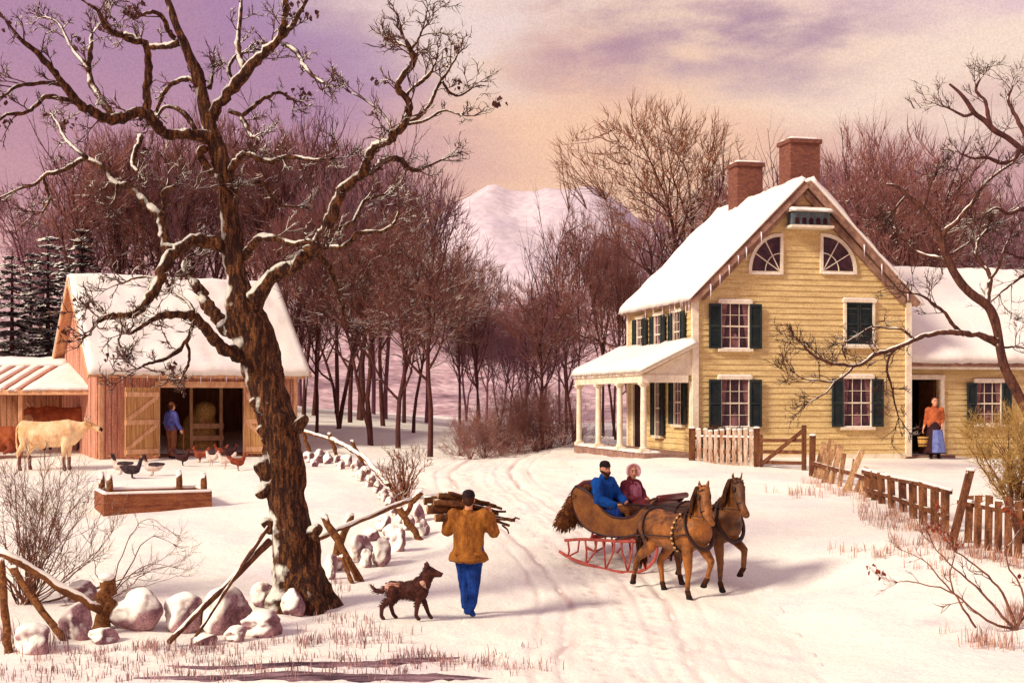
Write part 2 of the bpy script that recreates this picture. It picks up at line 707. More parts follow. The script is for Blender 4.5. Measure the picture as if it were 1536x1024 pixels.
# hoof prints trodden between the runner tracks
hoof = np.zeros_like(zz)
arc_ = np.concatenate([[0], np.cumsum(np.linalg.norm(np.diff(rcl, axis=0), axis=1))])
for s_ in np.arange(9.0, arc_[-1] - 14, 0.36):
    for lane in (-0.17, 0.02, 0.17):
        sc_, uc_ = s_ + rng_.uniform(-.12, .12), lane + rng_.uniform(-.035, .035)
        i0, i1 = np.searchsorted(arc_, [sc_ - .3, sc_ + .3])
        hoof[i0:i1] = np.maximum(hoof[i0:i1], np.exp(-((us[None, :] - uc_) * half / .065) ** 2 - ((arc_[i0:i1, None] - sc_) / .085) ** 2))
zz -= hoof * .03
zz[:, 0] -= 0.05
zz[:, -1] -= 0.05
rv = np.concatenate([pos.reshape(-1, 2), zz.reshape(-1, 1)], 1)
nr, nc = zz.shape
ii, jj = np.meshgrid(np.arange(nr - 1), np.arange(nc - 1), indexing='ij')
q = (ii * nc + jj).ravel()
road = npmesh('road', rv, np.stack([q, q + 1, q + nc + 1, q + nc], 1), m_road, kind='structure')
ruts = np.zeros_like(zz)
for c_, w_, k_ in ((-0.36, 0.03, 1), (-0.33, .02, .5), (0.30, 0.028, 1), (0.27, .02, .5), (-0.52, 0.02, .6), (0.12, 0.025, .55), (0.5, 0.022, .7), (-0.12, 0.02, .4), (.40, .015, .5)):
    wob = 0.03 * np.sin(np.arange(len(rcl)) * 0.04 + c_ * 30) + .012 * np.sin(np.arange(len(rcl)) * .18 + c_ * 9)
    ruts += k_ * np.exp(-((us[None, :] - c_ - wob[:, None]) / w_) ** 2) * (0.55 + .45 * np.sin(np.arange(len(rcl)) * .11 + c_ * 50))[:, None]
at_ = road.data.attributes.new('worn', 'FLOAT', 'POINT')
at_.data.foreach_set('value', np.clip(ruts + .5 * hoof, 0, 1).ravel().astype(np.float32))
nt_ = m_road.node_tree
an_ = nt_.nodes.new('ShaderNodeAttribute')
an_.attribute_name = 'worn'
bs_ = [n for n in nt_.nodes if n.type == 'BSDF_PRINCIPLED'][0]
src_ = bs_.inputs['Base Color'].links[0].from_socket
mx_ = nt_.nodes.new('ShaderNodeMix')
mx_.data_type = 'RGBA'
mx_.inputs[7].default_value = (0.50, 0.31, 0.29, 1)
nz_ = nt_.nodes.new('ShaderNodeTexNoise')
nz_.inputs['Scale'].default_value = 14
ml_ = nt_.nodes.new('ShaderNodeMath')
ml_.operation = 'MULTIPLY'
nt_.links.new(an_.outputs['Fac'], ml_.inputs[0])
nt_.links.new(nz_.outputs[0], ml_.inputs[1])
nt_.links.new(ml_.outputs[0], mx_.inputs[0])
nt_.links.new(src_, mx_.inputs[6])
nt_.links.new(mx_.outputs[2], bs_.inputs['Base Color'])


def ridge(name, prof_px, Y0, Y1, crest, material, amp, nx=160, ny=40, base=1.5, freq=0.05, seed=0, x0=-600, x1=2100):
    """a hill or mountain whose crest line, seen from the road, has the given outline"""
    pxs = np.linspace(x0, x1, nx)
    pp = np.array(prof_px, dtype=float)
    cy = np.interp(pxs, pp[:, 0], pp[:, 1])
    t = np.linspace(0, 1, ny)
    vs = np.zeros((ny, nx, 3))
    for j in range(ny):
        Y = Y0 + (Y1 - Y0) * t[j]
        X = (pxs - CX) * crest / F
        H = HC + (HY - cy) * crest / F
        k = t[j] / ((crest - Y0) / (Y1 - Y0))
        s = np.where(k < 1, k, np.maximum(0, 2 - k))
        s = s * s * (3 - 2 * s) * 0.5 + s * 0.5
        z = base + (H - base) * s
        for i in range(nx):
            z[i] += amp * float(s) * mn.fractal(V((X[i] * freq, Y * freq, seed)), 0.9, 2.1, 6)
        vs[j, :, 0] = X * (1 + 0.25 * (Y - crest) / crest)
        vs[j, :, 1] = Y
        vs[j, :, 2] = z
    ii, jj = np.meshgrid(np.arange(ny - 1), np.arange(nx - 1), indexing='ij')
    q = (ii * nx + jj).ravel()
    return npmesh(name, vs.reshape(-1, 3), np.stack([q, q + 1, q + nx + 1, q + nx], 1), material, kind='structure')


ridge('mountain', [(-600, 330), (0, 345), (300, 352), (560, 350), (600, 345), (660, 312), (705, 290), (740, 282), (780, 291), (830, 300), (880, 310), (920, 332), (960, 365), (1100, 360), (1500, 372), (2100, 380)],
      430, 900, 620, m_mount, 16, nx=220, ny=60, freq=0.012, seed=3)
ridge('hill', [(-600, 300), (0, 306), (60, 318), (130, 338), (260, 372), (420, 400), (600, 430), (690, 476), (770, 486), (850, 470), (960, 425), (1150, 395), (1350, 372), (1536, 352), (2100, 330)],
      78, 240, 165, m_hill, 3.0, nx=240, ny=60, freq=0.06, seed=8)
# ------------------------------------------------------------------ trees
m_bark = mat('old_bark', lin((58, 33, 25)), lin((160, 102, 60)), scale=11, stretch=(1.7, 1.7, 0.34), snow=0.42, soft=.22, bump=1.0, grain=0.5, gscale=38, lo=0.46, hi=0.74, bdist=0.09, snow_dir=(-0.62, -0.1, 0.78), detail=8)
m_twig = mat('old_twig', lin((62, 40, 38)), lin((104, 66, 54)), scale=4, snow=0.30, bump=0, grain=0.2, snow_dir=(-0.5, -0.1, 0.85))
m_dead = mat('dead_leaf', lin((70, 42, 40)), lin((92, 54, 46)), scale=5, bump=0, grain=0.3)
m_rust = mat('rust_leaf', lin((150, 66, 38)), lin((110, 48, 34)), scale=5, bump=0, grain=0.3)
m_bark2 = mat('wood_bark', lin((66, 38, 40)), lin((98, 56, 48)), scale=5, stretch=(2, 2, 0.4), snow=0.12, bump=0.4, grain=0.4, gscale=25)
m_bark3 = mat('far_bark', lin((104, 66, 78)), lin((128, 82, 88)), scale=5, stretch=(2, 2, 0.4), bump=0, grain=0.3, gscale=14)  # distance haze painted into the bark colour
m_brush = mat('brush', lin((122, 76, 72)), lin((152, 98, 86)), scale=1.4, bump=0, grain=0.35, gscale=14, snow=0.10)
m_brush_warm = mat('warm_brush', lin((130, 82, 62)), lin((162, 106, 76)), scale=1.4, bump=0, grain=0.35, gscale=14, snow=0.12)
m_brush_far = mat('far_brush', lin((146, 102, 112)), lin((172, 124, 128)), scale=1.0, bump=0, grain=0.3, gscale=10, snow=0.05)  # lilac tint is aerial haze put into the twig colour
m_brush_dark = mat('dark_brush', lin((96, 58, 56)), lin((132, 82, 70)), scale=1.4, bump=0, grain=0.4, gscale=14, snow=0.14)
m_fir = mat('fir_needles', lin((52, 40, 50)), lin((78, 56, 66)), scale=2.5, snow=0.64, soft=.3, bump=0, grain=0.5, gscale=18, snow_dir=(-0.45, -0.1, 0.8))


def rnd_perp(rng, d):
    while True:
        v = V((rng.gauss(0, 1), rng.gauss(0, 1), rng.gauss(0, 1)))
        v -= d * v.dot(d)
        if v.length > 1e-3:
            return v.normalized()


def grow(out, rng, p, d, length, r, lv, P):
    n = P['seg'][lv]
    pts, rad = [p.copy()], [r]
    tip = P['tip'][lv]
    for i in range(n):
        d = (d + V((rng.gauss(0, 1), rng.gauss(0, 1), rng.gauss(0, 1))) * P['wob'][lv] + V((0, 0, P['up'][lv]))).normalized()
        p = p + d * (length / n)
        pts.append(p)
        rad.append(r * (1 - (1 - tip) * (i + 1) / n))
    out[lv].append((pts, rad))
    if lv + 1 >= len(P['num']) + 1:
        return
    k = P['num'][lv]
    k = max(1, int(round(k * rng.uniform(0.75, 1.25) * (1.0 if lv == 0 else min(1.3, max(0.5, length / P['ref'][lv]))))))
    ph = rng.uniform(0, 2 * PI)
    for j in range(k):
        t = P['t0'][lv] + (1 - P['t0'][lv]) * (j + rng.random()) / k
        x = t * n
        i = min(int(x), n - 1)
        q = pts[i].lerp(pts[i + 1], x - i)
        rr = rad[i] + (rad[i + 1] - rad[i]) * (x - i)
        dd = (pts[i + 1] - pts[i]).normalized()
        perp = rnd_perp(rng, dd)
        if lv == 0:
            a = ph + j * 2.4 + rng.uniform(-.4, .4)
            perp = V((math.cos(a), math.sin(a), 0))
            perp = (perp - dd * perp.dot(dd)).normalized()
        ang = R(P['ang'][lv]) * rng.uniform(0.6, 1.35)
        nd_ = (dd * math.cos(ang) + perp * math.sin(ang)).normalized()
        ln = length * P['lf'][lv] * (1 - P['fall'][lv] * t) * rng.uniform(0.7, 1.25)
        grow(out, rng, q, nd_, ln, min(rr * 0.75, max(r * P['rf'][lv], P['rmin'])), lv + 1, P)


def tree_params(**k):
    P = dict(seg=[7, 6, 5, 3, 2], tip=[0.35, 0.3, 0.3, 0.4, 0.5], wob=[0.10, 0.16, 0.2, 0.22, 0.2], up=[0.04, 0.09, 0.09, 0.08, 0.06],
             num=[11, 9, 9, 8], t0=[0.32, 0.25, 0.15, 0.1], ang=[44, 42, 42, 38], lf=[0.62, 0.55, 0.5, 0.55], fall=[0.35, 0.4, 0.4, 0.3],
             rf=[0.5, 0.5, 0.5, 0.55], rmin=0.006, ref=[1, 4, 2, 1])
    P.update(k)
    return P


def sides(r):
    return 10 if r > 0.12 else 7 if r > 0.05 else 4 if r > 0.02 else 3


def make_tree(seed, h, r0, P, name, label, cat, bark, brush, lean=(0, 0), forks=1, group=None, twig_r=0.011):
    rng = random.Random(seed)
    P = dict(P)
    P['rmin'] = twig_r
    out = [[] for _ in range(len(P['num']) + 1)]
    for k in range(forks):
        a = rng.uniform(0, 6.28) if forks > 1 else 0
        sp = 0.28 if forks > 1 else 0
        d = V((lean[0] + sp * math.cos(a + k * 6.28 / forks), lean[1] + sp * math.sin(a + k * 6.28 / forks), 1)).normalized()
        base = V((0.1 * k * math.cos(a), 0.1 * k * math.sin(a), -0.25))
        grow(out, rng, base, d, h * 0.72 * (1 if k == 0 else rng.uniform(.75, .95)), r0 * (1 if k == 0 else .75), 0, P)
    t = thing(name, label, cat, group=group)
    # flare the foot of the trunk
    for pts, rad in out[0]:
        rad[0] *= 1.7
        pts.insert(1, pts[0].lerp(pts[1], 0.25))
        rad.insert(1, rad[1] * 1.12)
    polymesh('trunk', out[0] + out[1], sides, bark, t)
    lines = [l for lv in out[2:] for l in lv]
    polymesh('crown', lines, lambda r: 3, brush, t, smooth=False)
    return t


def px_branch(spec, rng, D0, dpt=0.0, rough=True):
    """a limb traced as (pixel x, pixel y, pixel radius); depth drifts along it by dpt metres"""
    n = len(spec)
    pts, rad = [], []
    for i, (x, y, r) in enumerate(spec):
        k = i / max(1, n - 1)
        pts.append(W(x, y, D0 + dpt * k))
        rad.append(r * D0 / F)
    # refine with a spline and some roughness
    arr = catmull([(*p, r) for p, r in zip(pts, rad)], 4)
    P, Rr = [], []
    for i, a in enumerate(arr):
        p = V(a[:3])
        r = max(float(a[3]), 0.004)
        if rough and 0 < i < len(arr) - 1:
            p += V((rng.gauss(0, 1), rng.gauss(0, 1), rng.gauss(0, 1))) * r * 0.16
            r *= rng.uniform(0.88, 1.14)
        P.append(p)
        Rr.append(r)
    return P, Rr


def twigs_on(pts, rad, rng, lines, t0=0.3, per_m=5.0, ln=(0.35, 0.9), r=0.011, up=0.08, levels=2, droop=0.0):
    tot = sum((pts[i + 1] - pts[i]).length for i in range(len(pts) - 1))
    k = max(2, int(tot * per_m * (1 - t0)))
    n = len(pts) - 1

    def tw(p, d, L_, rr, lv):
        m = 4 if lv > 0 else 3
        P, Rr = [p], [rr]
        d = d.copy()
        for i in range(m):
            d = (d + V((rng.gauss(0, 1), rng.gauss(0, 1), rng.gauss(0, 1))) * 0.24 + V((0, 0, up - droop))).normalized()
            p = p + d * L_ / m
            P.append(p)
            Rr.append(rr * (1 - 0.65 * (i + 1) / m))
        lines.append((P, Rr))
        if lv > 0:
            for j in range(rng.randint(3, 6)):
                i = rng.randint(1, m - 1)
                dd = (P[i + 1] - P[i]).normalized()
                a = R(rng.uniform(22, 55))
                tw(P[i].lerp(P[i + 1], rng.random()), (dd * math.cos(a) + rnd_perp(rng, dd) * math.sin(a)).normalized(), L_ * rng.uniform(0.35, 0.65), rr * 0.72, lv - 1)
    for j in range(k):
        t = (t0 + (1 - t0) * (j + rng.random()) / k) * n
        i = min(int(t), n - 1)
        dd = (pts[i + 1] - pts[i]).normalized()
        a = R(rng.uniform(25, 65))
        tw(pts[i].lerp(pts[i + 1], t - i), (dd * math.cos(a) + rnd_perp(rng, dd) * math.sin(a)).normalized(), rng.uniform(*ln), min(r, rad[i] * 0.7), levels)
    # the end itself splits
    dd = (pts[-1] - pts[-2]).normalized()
    for j in range(4):
        a = R(rng.uniform(5, 35))
        tw(pts[-1], (dd * math.cos(a) + rnd_perp(rng, dd) * math.sin(a)).normalized(), rng.uniform(*ln), min(r, rad[-1]), levels)


def leaf_cluster(mb, c, rng, n=7, s=0.055, spread=0.11):
    for i in range(n):
        p = c + V((rng.gauss(0, 1), rng.gauss(0, 1), rng.gauss(0, .8))) * spread * 0.6
        d = V((rng.gauss(0, .5), rng.gauss(0, .5), -1)).normalized()
        w = rnd_perp(rng, d)
        L_ = s * rng.uniform(0.9, 1.8)
        bend = rnd_perp(rng, d) * L_ * 0.25
        a = [p, p + d * L_ * .35 + w * L_ * .38 + bend, p + d * L_ * .75 + w * L_ * .3, p + d * L_, p + d * L_ * .75 - w * L_ * .3, p + d * L_ * .35 - w * L_ * .38 + bend]
        mb.add(a, [(0, 1, 2, 3), (0, 3, 4, 5)])


def traced_tree(name, label, base, trunk, limbs, D, seed, bark, twigm, leaves=0, group=None, per_m=5.0, ln=(0.3, 0.85), lump=0.0, leafm=None, twig_r=0.011, levels=2, leaf_on=None, trunk_n=18):
    rng = random.Random(seed)
    t = thing(name, label, 'tree', base, group=group)
    inv = V(base)
    mb = MB()
    P, Rr = px_branch(trunk, rng, D, 0, rough=False)
    # thick gnarled trunk: denser rings, lumps by noise
    PP = catmull([(*p, r) for p, r in zip(P, Rr)], 3)
    tp = [V(a[:3]) for a in PP]
    tr = [float(a[3]) for a in PP]
    start = len(mb.v)
    mb.tube(tp, tr, trunk_n)
    n = trunk_n
    for i in range(len(tp)):
        for k in range(n):
            v = V(mb.v[start + i * n + k])
            c = tp[i]
            rad_ = v - c
            hgt = v.z - base[2]
            f = 1 + lump * mn.fractal(V((v.x * 3.1, v.y * 3.1, v.z * 1.3)), 0.8, 2, 4) + lump * 0.6 * mn.noise(V((v.x * 9, v.y * 9, v.z * 2.2)))
            if hgt < 0.7:   # root flare
                a = math.atan2(rad_.y, rad_.x)
                f += (0.7 - hgt) / 0.7 * (0.22 + 0.2 * math.sin(a * 5 + 1.0)) * (1 if lump else 0)
            mb.v[start + i * n + k] = tuple(c + rad_ * f)
    lines = []
    lb = MB()
    tips = []
    for spec, dpt in limbs:
        P, Rr = px_branch(spec, rng, D, dpt)
        big = max(Rr) > 0.045
        m_ = len(P)
        mb.tube(P, Rr, 9 if big else 6)
        twigs_on(P, Rr, rng, lines, t0=0.35, per_m=per_m, ln=ln, r=twig_r, levels=levels)
        tips.append(P[-1])
        for j in range(3):
            tips.append(P[rng.randint(m_ // 2, m_ - 1)] + V((rng.gauss(0, .3), rng.gauss(0, .3), rng.gauss(0, .25))))
    mb.v = [tuple(V(p) - inv) for p in mb.v]
    mb.build('trunk', bark, t, smooth=True)
    lines = [([p - inv for p in a], b) for a, b in lines]
    polymesh('twigs', lines, lambda r: 4 if r > .02 else 3, twigm, t)
    if leaves:
        for i in range(leaves):
            src = rng.choice(lines)[0]
            leaf_cluster(lb, src[-1], rng)
        lb.build('dead_leaves', leafm or m_dead, t)
    return t


# --- the old bare tree that fills the left of the picture
DT = 19.0
tb = at(455, 912)
DT = tb.y
trunk_ = [(456, 935, 46), (455, 905, 41), (445, 850, 34), (434, 780, 30.5), (427, 715, 28.5), (418, 650, 27.5), (404, 590, 26), (390, 545, 25.5), (376, 500, 27), (364, 462, 26), (354, 420, 17), (350, 385, 16.5), (347, 340, 15), (342, 290, 14.5), (334, 250, 14), (326, 222, 13), (316, 195, 11), (306, 150, 10), (298, 115, 9), (284, 85, 8), (266, 40, 6), (252, 2, 5), (240, -40, 3)]
limbs_ = [
    ([(318, 180, 9), (332, 150, 9), (350, 130, 9), (377, 98, 8), (400, 76, 7), (416, 60, 6), (426, 28, 5), (430, -5, 4), (436, -40, 2)], -0.8),
    ([(414, 62, 5), (430, 48, 4.5), (440, 36, 4), (452, 14, 3), (466, -12, 2)], -1.6),
    ([(368, 108, 6), (358, 84, 5), (357, 60, 4), (360, 30, 3.5), (362, -5, 2.5)], 1.0),
    ([(352, 128, 4), (342, 105, 3.5), (350, 88, 3), (362, 80, 2.5)], 0.3),
    ([(424, 66, 4), (440, 74, 4), (455, 96, 3.5), (468, 112, 3), (488, 126, 2)], -1.0),
    ([(318, 205, 11), (300, 204, 9), (280, 201, 8.5), (258, 202, 8), (238, 194, 8.5), (224, 176, 8), (205, 168, 7.5), (188, 176, 8), (172, 180, 8), (150, 172, 7), (128, 163, 6.5), (110, 145, 6), (94, 126, 5), (78, 104, 4.5), (54, 78, 4), (30, 58, 2.5), (8, 30, 1.5)], -2.0),
    ([(226, 180, 7), (220, 160, 6.5), (221, 130, 6), (224, 100, 5.5), (218, 66, 5), (200, 62, 4.5), (184, 54, 4), (168, 48, 4), (156, 36, 3.5), (148, 18, 3), (132, 6, 2)], -1.0),
    ([(168, 176, 5), (154, 152, 5), (138, 128, 5), (133, 104, 4.5), (136, 78, 4), (138, 52, 2.5)], 0.8),
    ([(134, 106, 4), (120, 88, 3), (104, 66, 2.8), (88, 36, 2.2), (70, 26, 1.5)], 1.4),
    ([(114, 152, 4.5), (92, 148, 4), (68, 146, 3.6), (50, 162, 3.2), (32, 170, 3), (10, 172, 2.5), (-8, 186, 1.5)], -1.2),
    ([(96, 128, 4), (74, 124, 3.2), (48, 126, 3), (24, 130, 2.6), (8, 142, 1.8), (-10, 150, 1.2)], -1.8),
    ([(270, 64, 6), (256, 68, 5.5), (240, 70, 5), (222, 70, 4.6), (205, 58, 4), (188, 50, 3.5)], 0.6),
    ([(262, 58, 4), (252, 46, 4), (246, 30, 3.6), (232, 18, 3), (214, 22, 2.6), (204, 28, 2)], -0.7),
    ([(298, 126, 5), (284, 118, 4.4), (266, 122, 4), (250, 134, 3.4), (240, 152, 3), (236, 168, 2.4)], 0.7),
    ([(314, 132, 4.5), (318, 112, 3)], 0.1),
    ([(344, 166, 4), (358, 172, 4), (368, 186, 3.6), (376, 202, 3), (384, 206, 2)], -0.4),
    ([(366, 172, 3.4), (384, 156, 3.4), (400, 146, 3), (418, 139, 2.6), (440, 150, 2)], 0.8),
    ([(210, 204, 4.5), (209, 212, 4.2), (202, 230, 3.8), (198, 246, 3), (208, 258, 2)], -0.5),
    ([(308, 222, 6), (300, 232, 6), (312, 252, 5.5), (322, 262, 5), (336, 276, 5)], -0.2),
    ([(292, 194, 4), (282, 176, 4), (266, 164, 3.6), (248, 160, 3), (238, 172, 2.2)], 0.5),
    # left limb, arching down over the barn roof
    ([(344, 372, 12), (328, 366, 10), (306, 361, 9.5), (284, 364, 9), (264, 376, 9), (250, 392, 9), (240, 416, 8.5), (230, 438, 8), (219, 452, 7), (203, 468, 6.5), (180, 474, 6), (160, 474, 5), (146, 482, 3.5), (138, 494, 2)], -1.2),
    ([(216, 456, 4), (222, 436, 3.5), (232, 418, 2), (206, 416, 2), (190, 422, 1.8)], 0.6),
    ([(160, 474, 3.6), (148, 460, 3.2), (136, 450, 2.8), (130, 460, 1.8)], 0.5),
    ([(178, 476, 3), (182, 496, 2.6), (176, 514, 2), (186, 530, 1.4)], -0.6),
    ([(262, 378, 8), (250, 368, 8), (246, 350, 7.5), (240, 326, 7), (226, 310, 6.5), (210, 296, 6), (192, 280, 5.5), (174, 276, 5.5), (164, 262, 5), (150, 248, 5), (128, 237, 4.6), (110, 246, 4.2), (92, 256, 4), (68, 262, 3.4), (54, 276, 2.8), (30, 283, 2.2), (0, 296, 1.4)], 1.8),
    ([(130, 237, 3.6), (112, 222, 3.2), (98, 208, 2.8), (88, 188, 2.2), (80, 176, 1.4)], 1.0),
    ([(242, 326, 4), (246, 304, 3.6), (244, 288, 3), (262, 279, 2.4)], -0.5),
    ([(64, 264, 3), (70, 282, 2.6), (74, 300, 2), (64, 318, 1.4)], 0.4),
    ([(176, 276, 2.6), (174, 296, 2), (166, 308, 1.2)], 0.3),
    # lower limb hanging in front of the roof
    ([(366, 540, 13), (352, 530, 10), (330, 518, 9), (318, 506, 8), (306, 490, 7.5), (292, 478, 7), (274, 472, 6), (256, 472, 5.5), (238, 474, 5), (222, 482, 4), (208, 492, 3), (196, 500, 2)], -2.0),
    ([(290, 478, 4.4), (284, 500, 4.2), (272, 520, 4), (260, 532, 3.2), (238, 541, 2.6), (220, 546, 2), (206, 553, 1.5)], -1.0),
    ([(278, 508, 2.8), (284, 528, 2.4), (282, 548, 2), (276, 560, 1.2)], 0.5),
    ([(292, 476, 3.2), (286, 458, 3), (270, 444, 2.6), (258, 436, 2)], 0.5),
    ([(352, 500, 12), (338, 488, 11), (322, 470, 10), (306, 450, 9), (298, 432, 8), (286, 418, 6.5), (276, 402, 4), (280, 388, 3), (292, 380, 2)], 0.7),
    # right limb
    ([(372, 462, 17), (384, 446, 14), (402, 420, 12), (422, 406, 11.5), (444, 398, 11), (462, 380, 10.5), (476, 366, 10), (486, 348, 9.5), (496, 328, 9), (504, 304, 8.5), (514, 286, 8), (530, 270, 7.5), (544, 260, 7), (550, 242, 6.5), (556, 226, 6.5), (570, 214, 6), (586, 210, 6), (594, 198, 6), (606, 188, 5.5), (612, 172, 5), (612, 152, 5), (600, 138, 4.6), (598, 124, 4.4), (612, 104, 4.4), (620, 92, 4.2), (616, 76, 3.4), (608, 60, 2.4)], -1.8),
    ([(545, 262, 5), (560, 256, 5), (572, 244, 5), (588, 238, 5), (602, 240, 4.6), (610, 250, 4), (622, 256, 3), (640, 250, 2.4), (662, 240, 1.6)], 1.0),
    ([(612, 184, 3.6), (632, 172, 3.2), (646, 154, 3), (654, 134, 2.8), (664, 118, 2.4), (676, 100, 2), (686, 82, 1.4)], 0.8),
    ([(664, 122, 2.2), (674, 138, 2), (688, 144, 1.8), (706, 134, 1.4)], 0.5),
    ([(612, 186, 2.8), (640, 180, 2.4), (664, 166, 2), (690, 172, 1.4)], -0.6),
    ([(608, 150, 3), (614, 136, 2.6), (630, 124, 3.4), (644, 112, 3), (650, 100, 1.6)], -0.5),
    ([(590, 200, 2.4), (580, 178, 2.2), (566, 164, 2), (548, 150, 1.6), (528, 140, 1.2)], 0.7),
    ([(616, 78, 2.4), (604, 66, 2), (592, 62, 1.4)], 0.3),
    ([(616, 74, 2.4), (626, 62, 2), (634, 44, 1.4)], -0.3),
    ([(500, 344, 4), (514, 340, 3.6), (530, 332, 3.4), (538, 316, 3.2), (546, 302, 3), (560, 296, 2.6), (576, 292, 1.8)], 0.8),
    ([(478, 368, 4.6), (494, 370, 4.2), (512, 370, 4), (526, 362, 4), (536, 350, 3.6), (556, 348, 3.4), (576, 346, 3), (592, 334, 2.6), (598, 318, 2)], -0.8),
    ([(366, 384, 8), (376, 372, 6.5), (390, 357, 6), (408, 356, 5.5), (426, 362, 5), (446, 366, 4.4), (462, 362, 4), (480, 366, 3)], -0.9),
    ([(342, 262, 6.5), (350, 248, 5.6), (362, 232, 5.4), (374, 230, 5), (390, 238, 4.6), (408, 242, 4.4), (424, 236, 4), (446, 236, 3.4), (470, 240, 2.6), (500, 238, 1.8)], -0.9),
    ([(352, 284, 5), (366, 276, 4), (384, 274, 3.8), (400, 278, 3.4), (408, 296, 2.8), (420, 308, 2.2), (446, 310, 1.6)], 0.9),
    ([(472, 376, 5), (486, 392, 5), (498, 408, 4.4), (504, 430, 4), (512, 450, 3.4), (518, 480, 2)], 0.9),
]
big = traced_tree('old_tree', 'huge gnarled bare tree with snow on its limbs left of the lane', tb, trunk_, limbs_, DT, 11, m_bark, m_twig,
                  leaves=60, lump=0.34, per_m=4.2, ln=(0.2, 0.5), twig_r=0.013)
# knots and torn stubs on its trunk
for i, (x, y, r, up, side) in enumerate(((406, 706, 20, .2, -1), (411, 790, 12, .2, -1), (404, 730, 15, -.2, -1), (404, 655, 11, .3, -1), (392, 610, 10, .2, -1), (446, 640, 11, .3, 1), (466, 800, 12, .2, 1), (432, 690, 9, 0, .2), (442, 800, 10, 0, .3))):
    c = W(x, y, DT - 0.1) - tb
    k = blob('knot', [[c, r * DT / F, c + V((side * .10, -.05, up * .35)), r * .75 * DT / F], [c + V((side * .05, -.06, -.04)), r * .6 * DT / F]], m_bark, big, voxel=0.02, smooth=2)

# --- tree at the right edge in front of the wing
DR = 27.0
rb = at(1572, 715)
DR = rb.y
m_twigd = mat('dark_twig', lin((52, 32, 30)), lin((84, 52, 42)), scale=4, snow=0.04, bump=0, grain=0.2)
m_barkr = mat('gnarled_bark', lin((62, 36, 34)), lin((104, 64, 48)), scale=7, stretch=(2, 2, .5), snow=.30, soft=.2, bump=.6, grain=.4, gscale=30, snow_dir=(-0.5, -0.1, 0.85))
rtrunk = [(1574, 735, 10.8), (1566, 680, 9.4), (1550, 635, 8.3), (1532, 600, 7.6), (1516, 570, 7.2), (1506, 548, 6.8), (1500, 522, 6.6), (1496, 496, 6.5), (1490, 474, 7.2), (1481, 458, 6.8), (1464, 446, 6.8), (1446, 430, 6.5), (1432, 410, 6.1), (1424, 394, 5.8), (1416, 374, 5.4), (1410, 352, 4.7), (1398, 332, 4.3), (1386, 314, 4.0), (1372, 302, 3.6), (1359, 292, 2.9), (1346, 280, 2.2), (1330, 276, 1.4)]
rlimbs = [
    ([(1498, 512, 5.8), (1484, 508, 5.0), (1464, 502, 4.6), (1441, 499, 4.3), (1416, 498, 4.0), (1392, 502, 3.9), (1370, 510, 3.6), (1350, 519, 3.6), (1330, 526, 3.3), (1312, 532, 3.2), (1296, 544, 2.9), (1282, 548, 2.6), (1262, 546, 2.3), (1246, 545, 2.2), (1230, 538, 1.9), (1216, 530, 1.6), (1204, 516, 1.2)], -0.6),
    ([(1284, 546, 2.2), (1268, 562, 2.0), (1250, 572, 1.7), (1226, 570, 1.6), (1206, 568, 1.2), (1192, 560, 0.9)], 0.5),
    ([(1252, 572, 1.4), (1240, 588, 1.3), (1226, 596, 1.0), (1210, 606, 0.7)], -0.4),
    ([(1350, 519, 2.4), (1334, 534, 2.2), (1331, 556, 2.0), (1338, 580, 1.7), (1342, 604, 1.4), (1348, 626, 0.9)], 0.4),
    ([(1372, 510, 2.2), (1352, 494, 2.0), (1330, 492, 1.7), (1308, 490, 1.4), (1288, 502, 1.2), (1270, 512, 0.7)], 0.6),
    ([(1446, 502, 3.2), (1430, 488, 2.9), (1418, 470, 2.6), (1400, 456, 2.2), (1384, 444, 1.7), (1370, 440, 1.0)], -0.7),
    ([(1470, 505, 2.2), (1500, 520, 2.2), (1524, 520, 1.7), (1548, 524, 1.2)], 0.4),
    ([(1480, 456, 4.3), (1484, 436, 4.0), (1486, 416, 3.6), (1474, 396, 3.2), (1464, 380, 2.6), (1468, 360, 2.0), (1480, 344, 1.4)], 0.7),
    ([(1486, 418, 2.4), (1498, 400, 2.2), (1504, 380, 1.7), (1512, 362, 1.2)], -0.5),
    ([(1412, 360, 3.6), (1420, 344, 3.3), (1434, 334, 3.2), (1448, 316, 2.9), (1462, 300, 2.7), (1472, 282, 2.6), (1486, 268, 2.3), (1504, 254, 2.2), (1520, 244, 1.7)], -0.8),
    ([(1424, 396, 2.9), (1406, 386, 2.7), (1386, 382, 2.6), (1368, 372, 2.3), (1356, 358, 1.9), (1340, 340, 1.4)], 0.8),
    ([(1386, 314, 2.3), (1390, 296, 2.2), (1396, 276, 1.9), (1404, 262, 1.4)], -0.4),
    ([(1360, 292, 2.0), (1350, 304, 1.7), (1338, 318, 1.3)], 0.5),
]
traced_tree('gnarled_tree', 'crooked bare tree at the right edge stretching one long limb across the house front', rb, rtrunk, rlimbs, DR, 5, m_barkr, m_twigd, per_m=5.5, ln=(0.3, 0.85), lump=0.08, twig_r=0.014, levels=2)
